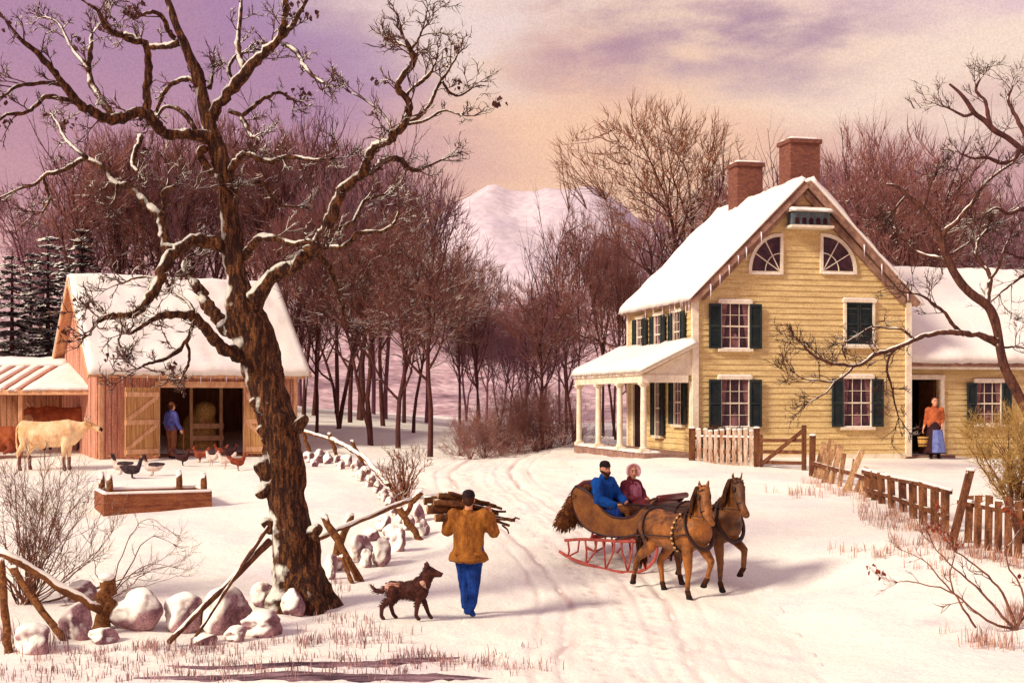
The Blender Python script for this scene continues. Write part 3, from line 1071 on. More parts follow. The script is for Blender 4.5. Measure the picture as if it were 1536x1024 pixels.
# the crown that hangs in from beyond the right edge, a second tree
DR2 = 31.0
r2b = at(1640, 705)
DR2 = r2b.y
traced_tree('bare_tree', 'bare tree whose snowy boughs reach in from beyond the right edge of the scene', r2b,
            [(1640, 720, 11.2), (1636, 600, 9.6), (1628, 480, 8.0), (1612, 380, 7.2), (1596, 320, 6.4), (1572, 270, 5.6), (1546, 236, 4.8), (1530, 222, 4.4), (1510, 206, 4.2), (1492, 196, 4.4), (1478, 182, 4.0), (1462, 170, 3.6), (1450, 152, 3.2), (1438, 138, 2.4), (1424, 126, 1.6)],
            [([(1530, 222, 4.0), (1520, 240, 3.2), (1500, 244, 2.9), (1480, 236, 2.4), (1462, 238, 1.8), (1440, 230, 1.1)], -1),
             ([(1486, 190, 3.2), (1482, 172, 2.9), (1478, 152, 2.4), (1464, 136, 2.1), (1470, 120, 1.4)], 0.5),
             ([(1548, 238, 4.0), (1540, 210, 3.5), (1532, 190, 3.2), (1520, 168, 2.7), (1512, 150, 2.4), (1518, 132, 1.6)], 1.0),
             ([(1462, 170, 2.4), (1446, 174, 2.1), (1430, 166, 1.8), (1414, 158, 1.1)], 0.6),
             ([(1600, 330, 5.6), (1580, 340, 4.8), (1556, 326, 4.0), (1536, 314, 3.5), (1512, 320, 2.9), (1494, 312, 2.1), (1478, 322, 1.3)], -0.8),
             ([(1618, 420, 4.8), (1590, 410, 4.0), (1562, 420, 3.5), (1540, 412, 2.9), (1520, 424, 1.9), (1500, 440, 1.1)], 0.8),
             ([(1610, 370, 4.0), (1586, 390, 3.2), (1560, 380, 2.9), (1536, 388, 2.2), (1514, 380, 1.4)], -0.5)],
            DR2, 8, m_bark2, m_twig, per_m=4.0, ln=(0.35, 1.0), lump=0.05, twig_r=0.015)
# ------------------------------------------------------------------ the woods
PW = tree_params()
PV = tree_params(num=[10, 9, 9, 9], t0=[0.42, 0.3, 0.15, 0.1], ang=[38, 40, 42, 38], up=[0.04, 0.08, 0.09, 0.08, 0.06], lf=[0.66, 0.52, 0.5, 0.55])
PT = tree_params(num=[11, 9, 9, 8], t0=[0.42, 0.22, 0.12, 0.1], ang=[32, 36, 40, 36], lf=[0.54, 0.5, 0.5, 0.55], wob=[0.05, 0.12, 0.18, 0.2, 0.2])
PS = tree_params(num=[12, 9, 9, 8], t0=[0.25, 0.2, 0.12, 0.1], ang=[55, 45, 42, 38], lf=[0.6, 0.55, 0.5, 0.5], up=[0.02, 0.06, 0.08, 0.06, 0.06])
H0 = 10.0
from mathutils import kdtree


def brush_tree(seed, h, r0, P, lobes, twig_r=0.014, forks=1, samples=560):
    """bare tree with a rounded crown: every lobe of the crown is filled with fine sprays that grow from the nearest limb"""
    rng = random.Random(seed)
    P = dict(P)
    P['rmin'] = 0.018
    P['num'] = P['num'][:2]
    out = [[] for _ in range(3)]
    for k in range(forks):
        a = rng.uniform(0, 6.28)
        sp = 0.24 if forks > 1 else 0.03
        d = V((sp * math.cos(a + k * 6.28 / forks), sp * math.sin(a + k * 6.28 / forks), 1)).normalized()
        grow(out, rng, V((0.1 * k * math.cos(a), 0.1 * k * math.sin(a), -0.25)), d, h * 0.78 * (1 if k == 0 else rng.uniform(.75, .95)), r0 * (1 if k == 0 else .75), 0, P)
    t = thing('bare_tree', 'proto', 'tree')
    for pts, rad in out[0]:
        rad[0] *= 1.7
        pts.insert(1, pts[0].lerp(pts[1], 0.25))
        rad.insert(1, rad[1] * 1.12)
    polymesh('trunk', out[0] + out[1] + out[2], sides, m_bark2, t)
    nodes = []
    for lv in out:
        for pts, rad in lv:
            nodes += [(p, (pts[min(i + 1, len(pts) - 1)] - pts[max(i - 1, 0)]).normalized()) for i, p in enumerate(pts) if p.z > h * .25]
    kd = kdtree.KDTree(len(nodes))
    for i, (p, d) in enumerate(nodes):
        kd.insert(p, i)
    kd.balance()
    lines = []
    tot = sum(l[1][0] * l[1][2] for l in lobes)
    for c, r in lobes:
        c, r = V(c), V(r)
        for k in range(int(samples * r.x * r.z / tot)):
            n = V((rng.gauss(0, 1), rng.gauss(0, 1), rng.gauss(0, 1))).normalized()
            q = rng.random() ** .42
            p = c + V((n.x * r.x, n.y * r.y, n.z * r.z)) * q
            _, i, dist = kd.find(p - V((0, 0, .5)))
            a, ad = nodes[i]
            outw = (n * .7 + V((0, 0, .75)) + V((p.x, p.y, 0)) * .12).normalized()
            mid = a.lerp(p, .5) + V((rng.gauss(0, .1), rng.gauss(0, .1), -.06 * dist))
            lines.append(([a, a.lerp(mid, .5) + V((rng.gauss(0, .05), rng.gauss(0, .05), 0)), mid, p], [twig_r * 1.5, twig_r * 1.35, twig_r * 1.15, twig_r * .9]))
            for j in range(7):
                d = (outw + V((rng.gauss(0, 1), rng.gauss(0, 1), rng.gauss(0, .8))) * .42).normalized()
                s = p if j < 3 else mid.lerp(p, rng.random())
                ln = rng.uniform(.32, .72)
                e = s + d * ln * .5
                d2 = (d + V((rng.gauss(0, .2), rng.gauss(0, .2), .15))).normalized()
                lines.append(([s, e, e + d2 * ln * .5], [twig_r * .9, twig_r * .7, twig_r * .35]))
    polymesh('crown', lines, lambda r: 3, m_brush, t, smooth=False)
    return t


def lobes_of(seed, h, w, z0, n=8):
    rng = random.Random(seed)
    zc, rz = (h + z0) / 2, (h - z0) / 2
    L_ = [((0, 0, zc), (w * .62, w * .62, rz * .75))]
    for k in range(n):
        a = k * 2.4 + rng.uniform(-.3, .3)
        el_ = rng.uniform(-.55, .95)
        R_ = rng.uniform(.36, .5)
        L_.append(((w * .62 * math.cos(a) * math.cos(el_), w * .62 * math.sin(a) * math.cos(el_), zc + rz * .66 * math.sin(el_)), (w * R_, w * R_, rz * R_ * .9)))
    return L_


protos = []
for i, (P, fk, sd_) in enumerate(((PV, 1, 21), (PW, 2, 35), (PT, 1, 48), (PS, 1, 57), (PV, 2, 66), (PT, 1, 73))):
    cw, cz = ((2.9, 3.4), (3.2, 3.0), (2.3, 4.2), (3.6, 2.6), (3.0, 3.2), (2.1, 4.6))[i]
    protos.append(brush_tree(sd_, H0, 0.125, P, lobes_of(sd_, H0, cw, cz), forks=fk, twig_r=0.012, samples=(360, 360, 280, 400, 360, 250)[i]))


def real_h(t):
    refresh(t)
    z = np.concatenate([np.array([v.co.z for v in c.data.vertices]) for c in t.children])
    return float(np.percentile(z, 99.3))


PH = [real_h(t) for t in protos]
first_used = [False] * len(protos)


def plant(i, px, D, top, label, group=None, wide=1.0, rz=0.0, brush=None, bark=None, py=None):
    """tree of kind i standing D metres off, its crown reaching picture height top"""
    if py is not None:
        b = at(px, py)
    else:
        b = on((px - CX) * D / F, D)
    h = HC + (HY - top + 6) * b.y / F - b.z
    s = h / PH[i]
    sc = (s * wide, s * wide, s)
    if not first_used[i]:
        t = protos[i]
        first_used[i] = True
        t.location, t.rotation_euler, t.scale = b, (0, 0, rz), sc
        t['label'] = label
    else:
        t = dup(protos[i], b, rz, label, sc)
    if group:
        t['group'] = group
    kids = t.children if t is protos[i] else KIDS[t.name]
    for c in kids:
        m = brush if c.name.startswith('crown') else bark
        if m is not None:
            c.material_slots[0].link = 'OBJECT'
            c.material_slots[0].material = m
    return t


rw = random.Random(77)
G1 = 'trees of the bare wood beyond the barn'
# trees one can tell apart, standing along the lane
plant(0, 645, 42, 325, 'tallest dark tree at the bend of the lane with a thick upright trunk', py=685, wide=1.0, rz=0.6, brush=m_brush_dark)
plant(3, 597, 45, 345, 'slim dark tree just left of the thick tree at the lane bend', py=672, wide=0.9, rz=2.0, brush=m_brush_dark)
plant(4, 556, 44, 330, 'leaning dark tree behind the far stone wall, third trunk from the lane bend', py=668, wide=1.0, rz=1.1, brush=m_brush_dark)
plant(1, 507, 50, 300, 'bare forked tree close behind the right end of the barn', py=642, wide=0.75, rz=3.3, brush=m_brush)
plant(2, 690, 52, 372, 'small bare tree standing just beyond the lane bend', wide=0.6, rz=1.0, brush=m_brush)
plant(3, 716, 56, 392, 'rounded reddish tree beyond the lane bend under the white mountain', wide=0.6, rz=0.3, brush=m_brush)
plant(0, 815, 43, 388, 'short bare tree growing aslant in the thicket right of the lane', py=675, wide=0.85, rz=4.0, brush=m_brush)
plant(4, 862, 46, 305, 'many stemmed bare tree standing left of the porch', py=664, wide=0.5, rz=2.2, brush=m_brush)
plant(1, 925, 50, 345, 'bare tree with snow streaked stems close behind the porch', wide=0.5, rz=5.1, brush=m_brush)
plant(5, 905, 56, 350, 'thin bare tree rising between the lane and the porch', wide=0.55, rz=1.4, brush=m_brush_far)
airy = brush_tree(91, 14.0, 0.15, tree_params(ang=[40, 42, 42, 40], num=[12, 8, 9, 8]), [((0, 0, 9.6), (2.6, 2.6, 2.6)), ((-2.6, 0, 10.6), (1.3, 1.3, .9)), ((-3.6, .3, 11.4), (.8, .8, .7)), ((1.9, .3, 11.3), (1.5, 1.5, 1.6)), ((-1.0, -.5, 12.2), (1.4, 1.4, 1.2)), ((.6, 1.0, 12.4), (1.2, 1.2, 1.0)), ((2.6, -.4, 9.6), (1.1, 1.1, 1.2))], twig_r=0.012, samples=430)
airy.location = on((985 - CX) * 53 / F, 53)
airy['label'] = 'large spreading bare tree rising behind the house roof, left of its chimneys'
for c in airy.children:
    if c.name.startswith('crown'):
        c.material_slots[0].link = 'OBJECT'
        c.material_slots[0].material = m_brush_warm
plant(0, 920, 57, 300, 'bare tree leaning out left behind the house roof', wide=0.45, rz=2.7, brush=m_brush_warm)
plant(1, 1320, 50, 188, 'bare forked tree rising behind the right slope of the house roof', wide=0.8, rz=1.9, brush=m_brush)
plant(4, 1400, 54, 235, 'bare tree behind the wing roof of the house', wide=0.75, rz=0.9, brush=m_brush)
plant(2, 1250, 57, 230, 'slender bare tree just right of the tall chimney', wide=0.9, rz=4.4, brush=m_brush_far)
# the wood on the left
spots = [(150, 54, 215, 2), (182, 57, 180, 5), (215, 54, 205, 1), (250, 58, 175, 2), (290, 55, 190, 0), (325, 58, 185, 5), (362, 56, 170, 2), (398, 54, 200, 4),
         (432, 58, 165, 2), (470, 56, 190, 0), (505, 59, 175, 5), (540, 56, 215, 1), (578, 60, 235, 2), (606, 57, 250, 0), (640, 61, 268, 5),
         (130, 62, 235, 5), (232, 63, 200, 3), (340, 64, 205, 1), (450, 64, 200, 3), (560, 66, 250, 5),
         (420, 50, 300, 5), (455, 52, 290, 2), (475, 48, 350, 0), (575, 52, 330, 5), (620, 50, 370, 2), (100, 60, 270, 1), (525, 53, 300, 3), (60, 66, 300, 5)]
for k, (px, D, top, i) in enumerate(spots):
    plant(i, px, D, top + (-14, 16, 0, 34, 8, -6, 24)[k % 7], 'bare tree in the dense wood rising beyond the barn', G1, wide=rw.uniform(0.62, 0.9), rz=rw.uniform(0, 6.2),
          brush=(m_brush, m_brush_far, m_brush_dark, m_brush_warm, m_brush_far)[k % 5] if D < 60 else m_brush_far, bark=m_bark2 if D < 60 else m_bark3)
# wood behind the house and far down the valley
G2 = 'trees of the bare wood behind the house'
for k, (px, D, top, i) in enumerate([(1110, 62, 250, 5), (1080, 66, 275, 2), (1180, 64, 240, 1), (1290, 63, 215, 0), (1350, 62, 225, 3), (1435, 60, 260, 2), (1480, 63, 270, 5), (1520, 58, 285, 0), (1560, 62, 280, 4),
                                     (990, 64, 300, 5), (950, 66, 375, 1), (1380, 66, 270, 5), (1450, 67, 300, 3), (1240, 66, 260, 4)]):
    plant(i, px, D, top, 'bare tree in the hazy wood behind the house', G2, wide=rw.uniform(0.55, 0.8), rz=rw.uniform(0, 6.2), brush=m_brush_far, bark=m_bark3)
G3 = 'low trees in the valley below the mountain'
for k, (px, D, top, i) in enumerate([(700, 74, 430, 1), (730, 80, 460, 3), (765, 76, 470, 0), (790, 84, 440, 4), (815, 72, 430, 2), (840, 78, 425, 5), (750, 66, 470, 4), (780, 62, 480, 1), (720, 62, 450, 0), (850, 60, 440, 3), (690, 60, 480, 5), (810, 58, 470, 3)]):
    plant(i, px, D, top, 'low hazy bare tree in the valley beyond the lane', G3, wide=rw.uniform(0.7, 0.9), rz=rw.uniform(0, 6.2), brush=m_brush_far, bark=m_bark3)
# scattered crowns on the wooded hill itself
G4 = 'small trees on the far wooded hill'
for k in range(46):
    px = rw.uniform(-60, 1580)
    if 680 < px < 900:
        continue
    Y = rw.uniform(86, 150)
    cy = np.interp(px, [-600, 0, 60, 130, 260, 420, 600, 690, 770, 850, 960, 1150, 1350, 1536, 2100], [300, 306, 318, 338, 372, 400, 430, 476, 486, 470, 425, 395, 372, 352, 330])
    H = HC + (HY - cy) * 165 / F
    kk = (Y - 78) / 87
    s_ = kk * kk * (3 - 2 * kk) * .5 + kk * .5
    z = 1.5 + (H - 1.5) * s_
    i = rw.randrange(6)
    X = (px - CX) * 165 / F * (1 + 0.25 * (Y - 165) / 165)
    t = dup(protos[i], (X, Y, z - 0.4), rw.uniform(0, 6.2), 'small hazy bare tree on the far wooded hillside', rw.uniform(0.55, 0.8))
    t['group'] = G4
    for c in KIDS[t.name]:
        c.material_slots[0].link = 'OBJECT'
        c.material_slots[0].material = m_brush_far


# --- firs beyond the cattle shed
def make_fir(seed, h=8.0):
    rng = random.Random(seed)
    t = thing('fir_tree', 'fir', 'tree')
    tr = MB()
    tr.tube([(0, 0, -0.3), (0, 0, h * 0.5), (0, 0, h)], [0.16, 0.1, 0.015], 8)
    tr.build('trunk', m_bark2, t, True)
    vs, fs = [], []
    z = 0.5
    while z < h - 0.15:
        k = z / h
        Lb = (1 - k) ** 0.85 * h * 0.30 + 0.10
        nb_ = int(10 + 6 * (1 - k))
        for j in range(nb_):
            a = rng.uniform(0, 2 * PI)
            ln = Lb * rng.uniform(0.7, 1.12)
            drop = rng.uniform(0.28, 0.5)
            d = V((math.cos(a), math.sin(a), 0))
            s = V((-math.sin(a), math.cos(a), 0))
            zz_ = z + rng.uniform(-.05, .05)
            # a bough: spine of sprays, each a drooping pointed blade
            ns = max(3, int(ln / 0.16))
            for q_ in range(ns + 1):
                u = q_ / ns
                c = d * (ln * u) + V((0, 0, zz_ - drop * ln * u + 0.22 * ln * u * u))
                wl = (0.16 + 0.40 * ln * (1 - u) * 0.8) * rng.uniform(0.8, 1.15)
                for sg in (-1, 1):
                    tip = c + s * sg * wl + d * wl * 0.55 + V((0, 0, -0.12 * wl - rng.uniform(0, .06)))
                    w = d * 0.11 + V((0, 0, .01))
                    o = len(vs)
                    mid = c.lerp(tip, 0.55) + V((0, 0, 0.03))
                    vs += [c - w, mid - w * 1.25, tip, mid + w * 1.25, c + w]
                    fs += [(o, o + 1, o + 4, o + 4), (o + 1, o + 3, o + 4, o + 4), (o + 1, o + 2, o + 3, o + 3)]
        z += 0.30 + 0.26 * (1 - k)
    me = bpy.data.meshes.new('crown')
    me.from_pydata([tuple(v) for v in vs], [], [tuple(dict.fromkeys(f)) for f in fs])
    link('crown', me, m_fir, t)
    return t


fir = make_fir(3)
fir2 = make_fir(9)
FG = 'dark firs beyond the cattle shed'
for k, (px, D, top, w_, lab) in enumerate([(72, 50, 345, 1.0, 'tall dark fir with snowy boughs nearest the barn gable but one'), (122, 53, 335, 1.0, 'tallest dark fir with snow on its boughs right beside the barn gable'),
                                           (18, 49, 375, 1.0, 'dark snowy fir at the left edge above the cattle shed roof'), (-30, 51, 350, 1.0, 'dark fir only partly in view at the left edge'),
                                           (46, 57, 372, .95, 'smaller dark fir set back between the left edge fir and the tall firs'), (98, 58, 365, .95, 'smaller dark fir set back between the two tallest firs')]):
    b = on((px - CX) * D / F, D)
    h = HC + (HY - top) * D / F - b.z
    p = fir if k % 2 == 0 else fir2
    if k < 2:
        p.location, p.scale = b, (h / 8 * w_, h / 8 * w_, h / 8)
        p['label'] = lab
        t = p
    else:
        t = dup(p, b, k * 1.3, lab, (h / 8 * w_, h / 8 * w_, h / 8))
    t['group'] = FG


# --- shrubs
def make_shrub(name, label, base, stems, seed, material, twigm=None, twig_r=0.009, ln=(0.2, 0.5), per_m=6, levels=1, leaves=0, leafm=None, parts=True):
    """stems: list of polylines (local points) with a foot radius"""
    rng = random.Random(seed)
    t = thing(name, label, 'shrub', base)
    st, tw = [], []
    for pts, r in stems:
        arr = catmull([tuple(p) for p in pts], 4)
        P = [V(a) + V((rng.gauss(0, 1), rng.gauss(0, 1), rng.gauss(0, 1))) * 0.008 for a in arr]
        Rr = [max(0.004, r * (1 - 0.75 * i / (len(P) - 1))) for i in range(len(P))]
        st.append((P, Rr))
        twigs_on(P, Rr, rng, tw, t0=0.3, per_m=per_m, ln=ln, r=twig_r, levels=levels, up=0.12)
    polymesh('stem', st, lambda r: 5, material, t)
    polymesh('twigs', tw, lambda r: 3, twigm or material, t)
    if leaves:
        lb = MB()
        for i in range(leaves):
            leaf_cluster(lb, rng.choice(tw)[0][-1], rng, n=6, s=0.045, spread=0.07)
        lb.build('dead_leaves', leafm or m_rust, t)
    return t


def fan(rng, n, L_, spread=55, curve=0.4, r=0.014, az=None):
    out = []
    for i in range(n):
        a = rng.uniform(0, 2 * PI) if az is None else R(rng.uniform(*az))
        tilt = R(abs(rng.gauss(0, spread * .6)))
        d = V((math.cos(a) * math.sin(tilt), math.sin(a) * math.sin(tilt), math.cos(tilt)))
        p = V((rng.gauss(0, .06), rng.gauss(0, .06), -0.05))
        pts = [p]
        ll = L_ * rng.uniform(.65, 1.15)
        for k in range(4):
            d = (d + V((rng.gauss(0, .14), rng.gauss(0, .14), curve * .12))).normalized()
            p = p + d * ll / 4
            pts.append(p)
        out.append((pts, r * rng.uniform(.7, 1.2)))
    return out


m_shrub = mat('shrub_stem', lin((92, 56, 50)), lin((140, 90, 66)), scale=6, bump=0, grain=0.3, snow=0.16)
m_yshrub = mat('yellow_shrub', lin((162, 126, 68)), lin((196, 156, 92)), scale=5, bump=0, grain=0.3)
rs = random.Random(5)
make_shrub('bare_shrub', 'coral shaped bare shrub between the stone wall and the lane', at(602, 752), fan(rs, 26, 0.95, 60, r=0.03), 3, mat('coral_stem', lin((104, 60, 48)), lin((150, 98, 70)), scale=6, bump=0, grain=.3, snow=.2), ln=(0.14, 0.32), per_m=5, twig_r=0.014)
b_ = at(40, 905)
make_shrub('bare_shrub', 'wide bare bush behind the broken rails at the lower left', b_, fan(rs, 34, 1.7, 50, r=0.013) + fan(rs, 16, 1.9, 80, r=0.013, az=(-40, 50)), 4, m_shrub, ln=(0.25, 0.6), per_m=5)
b2_ = at(165, 900)
arch = [([(0, 0, 0), (.25, 0, .3), (.55, .05, .5), (.9, .1, .45)], .012), ([(0, 0, 0), (.2, .1, .35), (.4, .2, .75), (.6, .2, .9), (.85, .2, .8)], .012), ([(0, 0, 0), (.3, -.1, .2), (.6, -.1, .42), (1.05, -.1, .55)], .012),
        ([(0, 0, 0), (.1, .1, .5), (.3, .2, 1.0), (.55, .2, 1.15), (.9, .1, 0.95)], .010), ([(0, 0, 0), (.3, 0, .15), (.7, .1, .25), (1.0, .1, .35)], .010), ([(0, 0, 0), (-.2, 0, .4), (-.3, .1, .8)], .010)]
make_shrub('bare_shrub', 'low bare bush with long arching twigs behind the boulders', b2_, arch, 6, m_shrub, ln=(0.15, 0.4), per_m=4)
b3_ = at(1535, 815)
yst = []
for i in range(18):
    tx, tz = rs.uniform(-0.95, 0.45), rs.uniform(1.3, 2.0)
    yst.append(([(rs.gauss(0, .08), rs.gauss(0, .08), -.05), (tx * .25 - .05, rs.gauss(0, .1), tz * .4), (tx * .7, rs.gauss(0, .2), tz * .75), (tx, rs.gauss(0, .25), tz)], .022))
make_shrub('yellowish_shrub', 'tall shrub with yellowish twig tops in front of the wing window', b3_, yst, 9, mat('shrub_dark_stem', lin((84, 54, 44)), lin((128, 84, 54)), scale=6, bump=0, grain=.3), m_yshrub, ln=(0.25, 0.5), per_m=9, levels=2, twig_r=0.010)
b4_ = at(1525, 945)
rst = [([(0, 0, 0), (-.25, 0, .25), (-.5, .1, .55), (-.85, .1, .85), (-1.05, .1, 1.1)], .022), ([(0, 0, 0), (-.35, -.1, .1), (-.6, -.1, .3), (-.9, -.1, .5), (-1.35, 0, .62), (-1.5, 0, .6)], .02),
       ([(0, 0, 0), (-.15, .1, .45), (-.4, .1, .75), (-.75, .1, 1.0), (-.9, .2, 1.25)], .02), ([(-.55, -.1, .05), (-.75, -.1, .35), (-.85, 0, .65), (-.8, 0, 1.0), (-.95, 0, 1.2)], .016),
       ([(0, 0, 0), (.1, 0, .4), (-.1, .1, .9), (-.05, .1, 1.4)], .02), ([(0, 0, 0), (.25, .1, .4), (.3, .1, .9), (.2, .1, 1.4)], .02), ([(-.85, -.1, .48), (-1.15, -.05, .85), (-1.45, 0, 1.0)], .012)]
make_shrub('rust_leaved_shrub', 'straggling bare shrub with a few rust coloured leaves at the lower right', b4_, rst, 12, m_shrub, ln=(0.12, 0.35), per_m=4, leaves=12)
hd0 = make_shrub('bare_shrub', 'dark low bush added to darken the gaps between the pale pickets', on((1066 - CX) * 34.7 / F, 34.7), fan(rs, 40, .62, 62, r=0.018, curve=.1), 44, mat('dark_stem', lin((60, 36, 34)), lin((84, 50, 44)), scale=4, bump=0), ln=(.15, .3), per_m=9, levels=2, twig_r=.012)  # bushes added so the gaps between the pickets read dark
hd0['group'] = 'low dark bushes behind the pale pickets'  # bushes added for dark gaps between the pickets
for px_ in (1088, 1110):
    dup(hd0, on((px_ - CX) * 34.5 / F, 34.5), px_ * .7)
TG = 'brushy shrubs in the thicket right of the lane'
br0 = None
for k, (px, py, s_) in enumerate([(705, 690, .55), (728, 688, .6), (752, 685, .65), (778, 680, .8), (802, 678, .85), (826, 674, .8), (760, 672, .9), (790, 668, .95), (735, 676, .7), (845, 668, .75), (690, 684, .5)]):
    if br0 is None:
        br0 = make_shrub('brush_shrub', 'reddish brush shrub in the thicket between the lane and the porch', at(px, py), fan(rs, 30, 1.9, 66, r=0.016, curve=0.2), 31, m_brush, ln=(0.3, 0.7), per_m=4, levels=2, twig_r=0.013)
        br0['group'] = TG
        br0.scale = (s_,) * 3
    else:
        dup(br0, at(px, py), k * 1.7, None, s_)
# ------------------------------------------------------------------ farmhouse
m_clap = mat('yellow_clapboard', lin((226, 197, 140)), lin((200, 168, 114)), scale=2.2, stretch=(0.6, 0.6, 5), bump=0.25, grain=0.20, gscale=26)
m_clap_line = mat('clapboard_shadow', lin((150, 104, 58)), lin((120, 80, 48)), scale=8, bump=0, grain=0.2)
m_trim = mat('cream_trim', lin((238, 224, 200)), lin((220, 198, 172)), scale=5, bump=0.1, grain=0.12, gscale=25)
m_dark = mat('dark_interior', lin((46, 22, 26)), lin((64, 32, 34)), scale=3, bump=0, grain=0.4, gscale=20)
m_glass = mat('window_glass', lin((50, 26, 34)), lin((88, 50, 58)), scale=2.6, bump=0.05, rough=0.25, spec=0.4, grain=0.3, gscale=15, lo=0.45, hi=0.7)
m_shut = mat('green_shutter', lin((36, 44, 48)), lin((52, 56, 54)), scale=4, bump=0.1, grain=0.3, gscale=30)
m_shut_blue = mat('shutter_edge', lin((62, 74, 100)), None, bump=0)
m_curtain = mat('curtain', lin((150, 104, 104)), lin((100, 62, 68)), scale=6, bump=0, grain=0.3)
m_brick = None
m_eave = mat('eave_board', lin((176, 136, 112)), lin((132, 96, 84)), scale=4, bump=0.1, grain=0.25)
m_icicle = mat('ice', lin((232, 222, 222)), lin((205, 180, 200)), scale=9, bump=0, rough=0.25, spec=0.5, grain=.05)
m_stonebase = mat('foundation', lin((170, 132, 112)), lin((130, 96, 90)), scale=5, bump=0.3, grain=0.3)


def brick_mat():
    m = bpy.data.materials.new('brick')
    m.use_nodes = True
    nt = m.node_tree
    b = nt.nodes['Principled BSDF']
    b.inputs['Roughness'].default_value = 0.9
    tcn = nt.nodes.new('ShaderNodeTexCoord')
    sx = nt.nodes.new('ShaderNodeSeparateXYZ')
    cx_ = nt.nodes.new('ShaderNodeCombineXYZ')
    ad = nt.nodes.new('ShaderNodeMath')
    nt.links.new(tcn.outputs['Object'], sx.inputs[0])
    nt.links.new(sx.outputs[0], ad.inputs[0])
    nt.links.new(sx.outputs[1], ad.inputs[1])
    nt.links.new(ad.outputs[0], cx_.inputs[0])
    nt.links.new(sx.outputs[2], cx_.inputs[1])
    br = nt.nodes.new('ShaderNodeTexBrick')
    br.inputs['Color1'].default_value = (*lin((140, 84, 58)), 1)
    br.inputs['Color2'].default_value = (*lin((104, 58, 46)), 1)
    br.inputs['Mortar'].default_value = (*lin((108, 60, 52)), 1)
    br.inputs['Scale'].default_value = 4.6
    br.inputs['Mortar Size'].default_value = 0.03
    nt.links.new(cx_.outputs[0], br.inputs['Vector'])
    nt.links.new(br.outputs[0], b.inputs['Base Color'])
    bp = nt.nodes.new('ShaderNodeBump')
    bp.inputs['Strength'].default_value = .4
    bp.inputs['Distance'].default_value = .02
    nt.links.new(br.outputs['Fac'], bp.inputs['Height'])
    bp.invert = True
    nt.links.new(bp.outputs[0], b.inputs['Normal'])
    return m


m_brick = brick_mat()
TH = R(13)
HO = W(1042, 688, 35.7)
HZ = 1.48
house = thing('farmhouse', 'yellow clapboard farmhouse with snowy gable roof, dark shutters, side porch and low wing', 'house', (HO.x, HO.y, HZ), TH)
# house axes: x along the front to the right, y back along the left side, z up
HWd, HDp, HE, HA = 6.28, 5.6, 4.32, 7.42


def hx(px):
    """front-wall position of a picture column"""
    k = (px - CX) / F
    return (k * HO.y - HO.x) / (math.cos(TH) - k * math.sin(TH))


def hz(py, x, y=0):
    Y = HO.y + x * math.sin(TH) + y * math.cos(TH)
    return HC + (HY - py) * Y / F - HZ


def rect(px0, px1, py0, py1):
    x0, x1 = hx(px0), hx(px1)
    xm = (x0 + x1) / 2
    return x0, x1, hz(py1, xm), hz(py0, xm)


def rake(z):
    """half width of the gable at height z"""
    return HWd / 2 * (HA - z) / (HA - HE) if z > HE else HWd / 2


def clap_front(width_at, xmid, z0, z1, y, step=0.155, lip=0.030, holes=()):
    mb = MB()
    z = z0
    while z < z1 - 0.02:
        za = min(z + step, z1)
        spans = [(xmid - width_at(z), xmid + width_at(z), xmid - width_at(za), xmid + width_at(za))]
        for (a, b_, c, d_) in holes:
            if z < d_ - .01 and za > c + .01:
                new = []
                for s in spans:
                    if b_ <= s[0] or a >= s[1]:
                        new.append(s)
                    else:
                        if a > s[0]:
                            new.append((s[0], a, s[2], a))
                        if b_ < s[1]:
                            new.append((b_, s[1], b_, s[3]))
                spans = new
        for (a, b_, c, d_) in spans:
            mb.add([(a, y - lip, z), (b_, y - lip, z), (d_, y - 0.004, za), (c, y - 0.004, za), (a, y, z), (b_, y, z)],
                   [(0, 1, 2, 3), (4, 5, 1, 0)])
        z = za
    return mb


# core walls
mb = MB()
pent = [(0, 0, -0.5), (HWd, 0, -0.5), (HWd, 0, HE), (HWd / 2, 0, HA), (0, 0, HE)]
mb.prism(pent, (0, HDp, 0))
recalc(mb.build('wall', m_clap, house))
fd = MB()
fd.box((HWd / 2, HDp / 2, -0.2), (HWd + 0.1, HDp + 0.1, 0.5))
fd.build('foundation', m_stonebase, house)
mb = clap_front(rake, HWd / 2, 0.08, HA - 0.1, 0.0)
mb.build('clapboards', m_clap, house)
mb = MB()
z = 0.08
while z < HE - 0.02:
    za = min(z + .155, HE)
    mb.add([(-.030, HDp, z), (-.030, 0, z), (-.004, 0, za), (-.004, HDp, za), (0, HDp, z), (0, 0, z)], [(0, 1, 2, 3), (4, 5, 1, 0)])
    z = za
mb.build('clapboards', m_clap, house)
mb = MB()
for c_, s_ in (((0, -.02, HE / 2), (.17, .13, HE - .05)), ((HWd, -.02, HE / 2), (.17, .13, HE - .05)), ((-.02, HDp, HE / 2), (.12, .14, HE - .05))):
    mb = MB()
    mb.box(c_, s_)
    mb.build('corner_board', m_trim, house)
mb = MB()
mb.box((HWd / 2, -0.025, 0.03), (HWd - .2, 0.08, 0.16))
mb.build('water_table', m_trim, house)


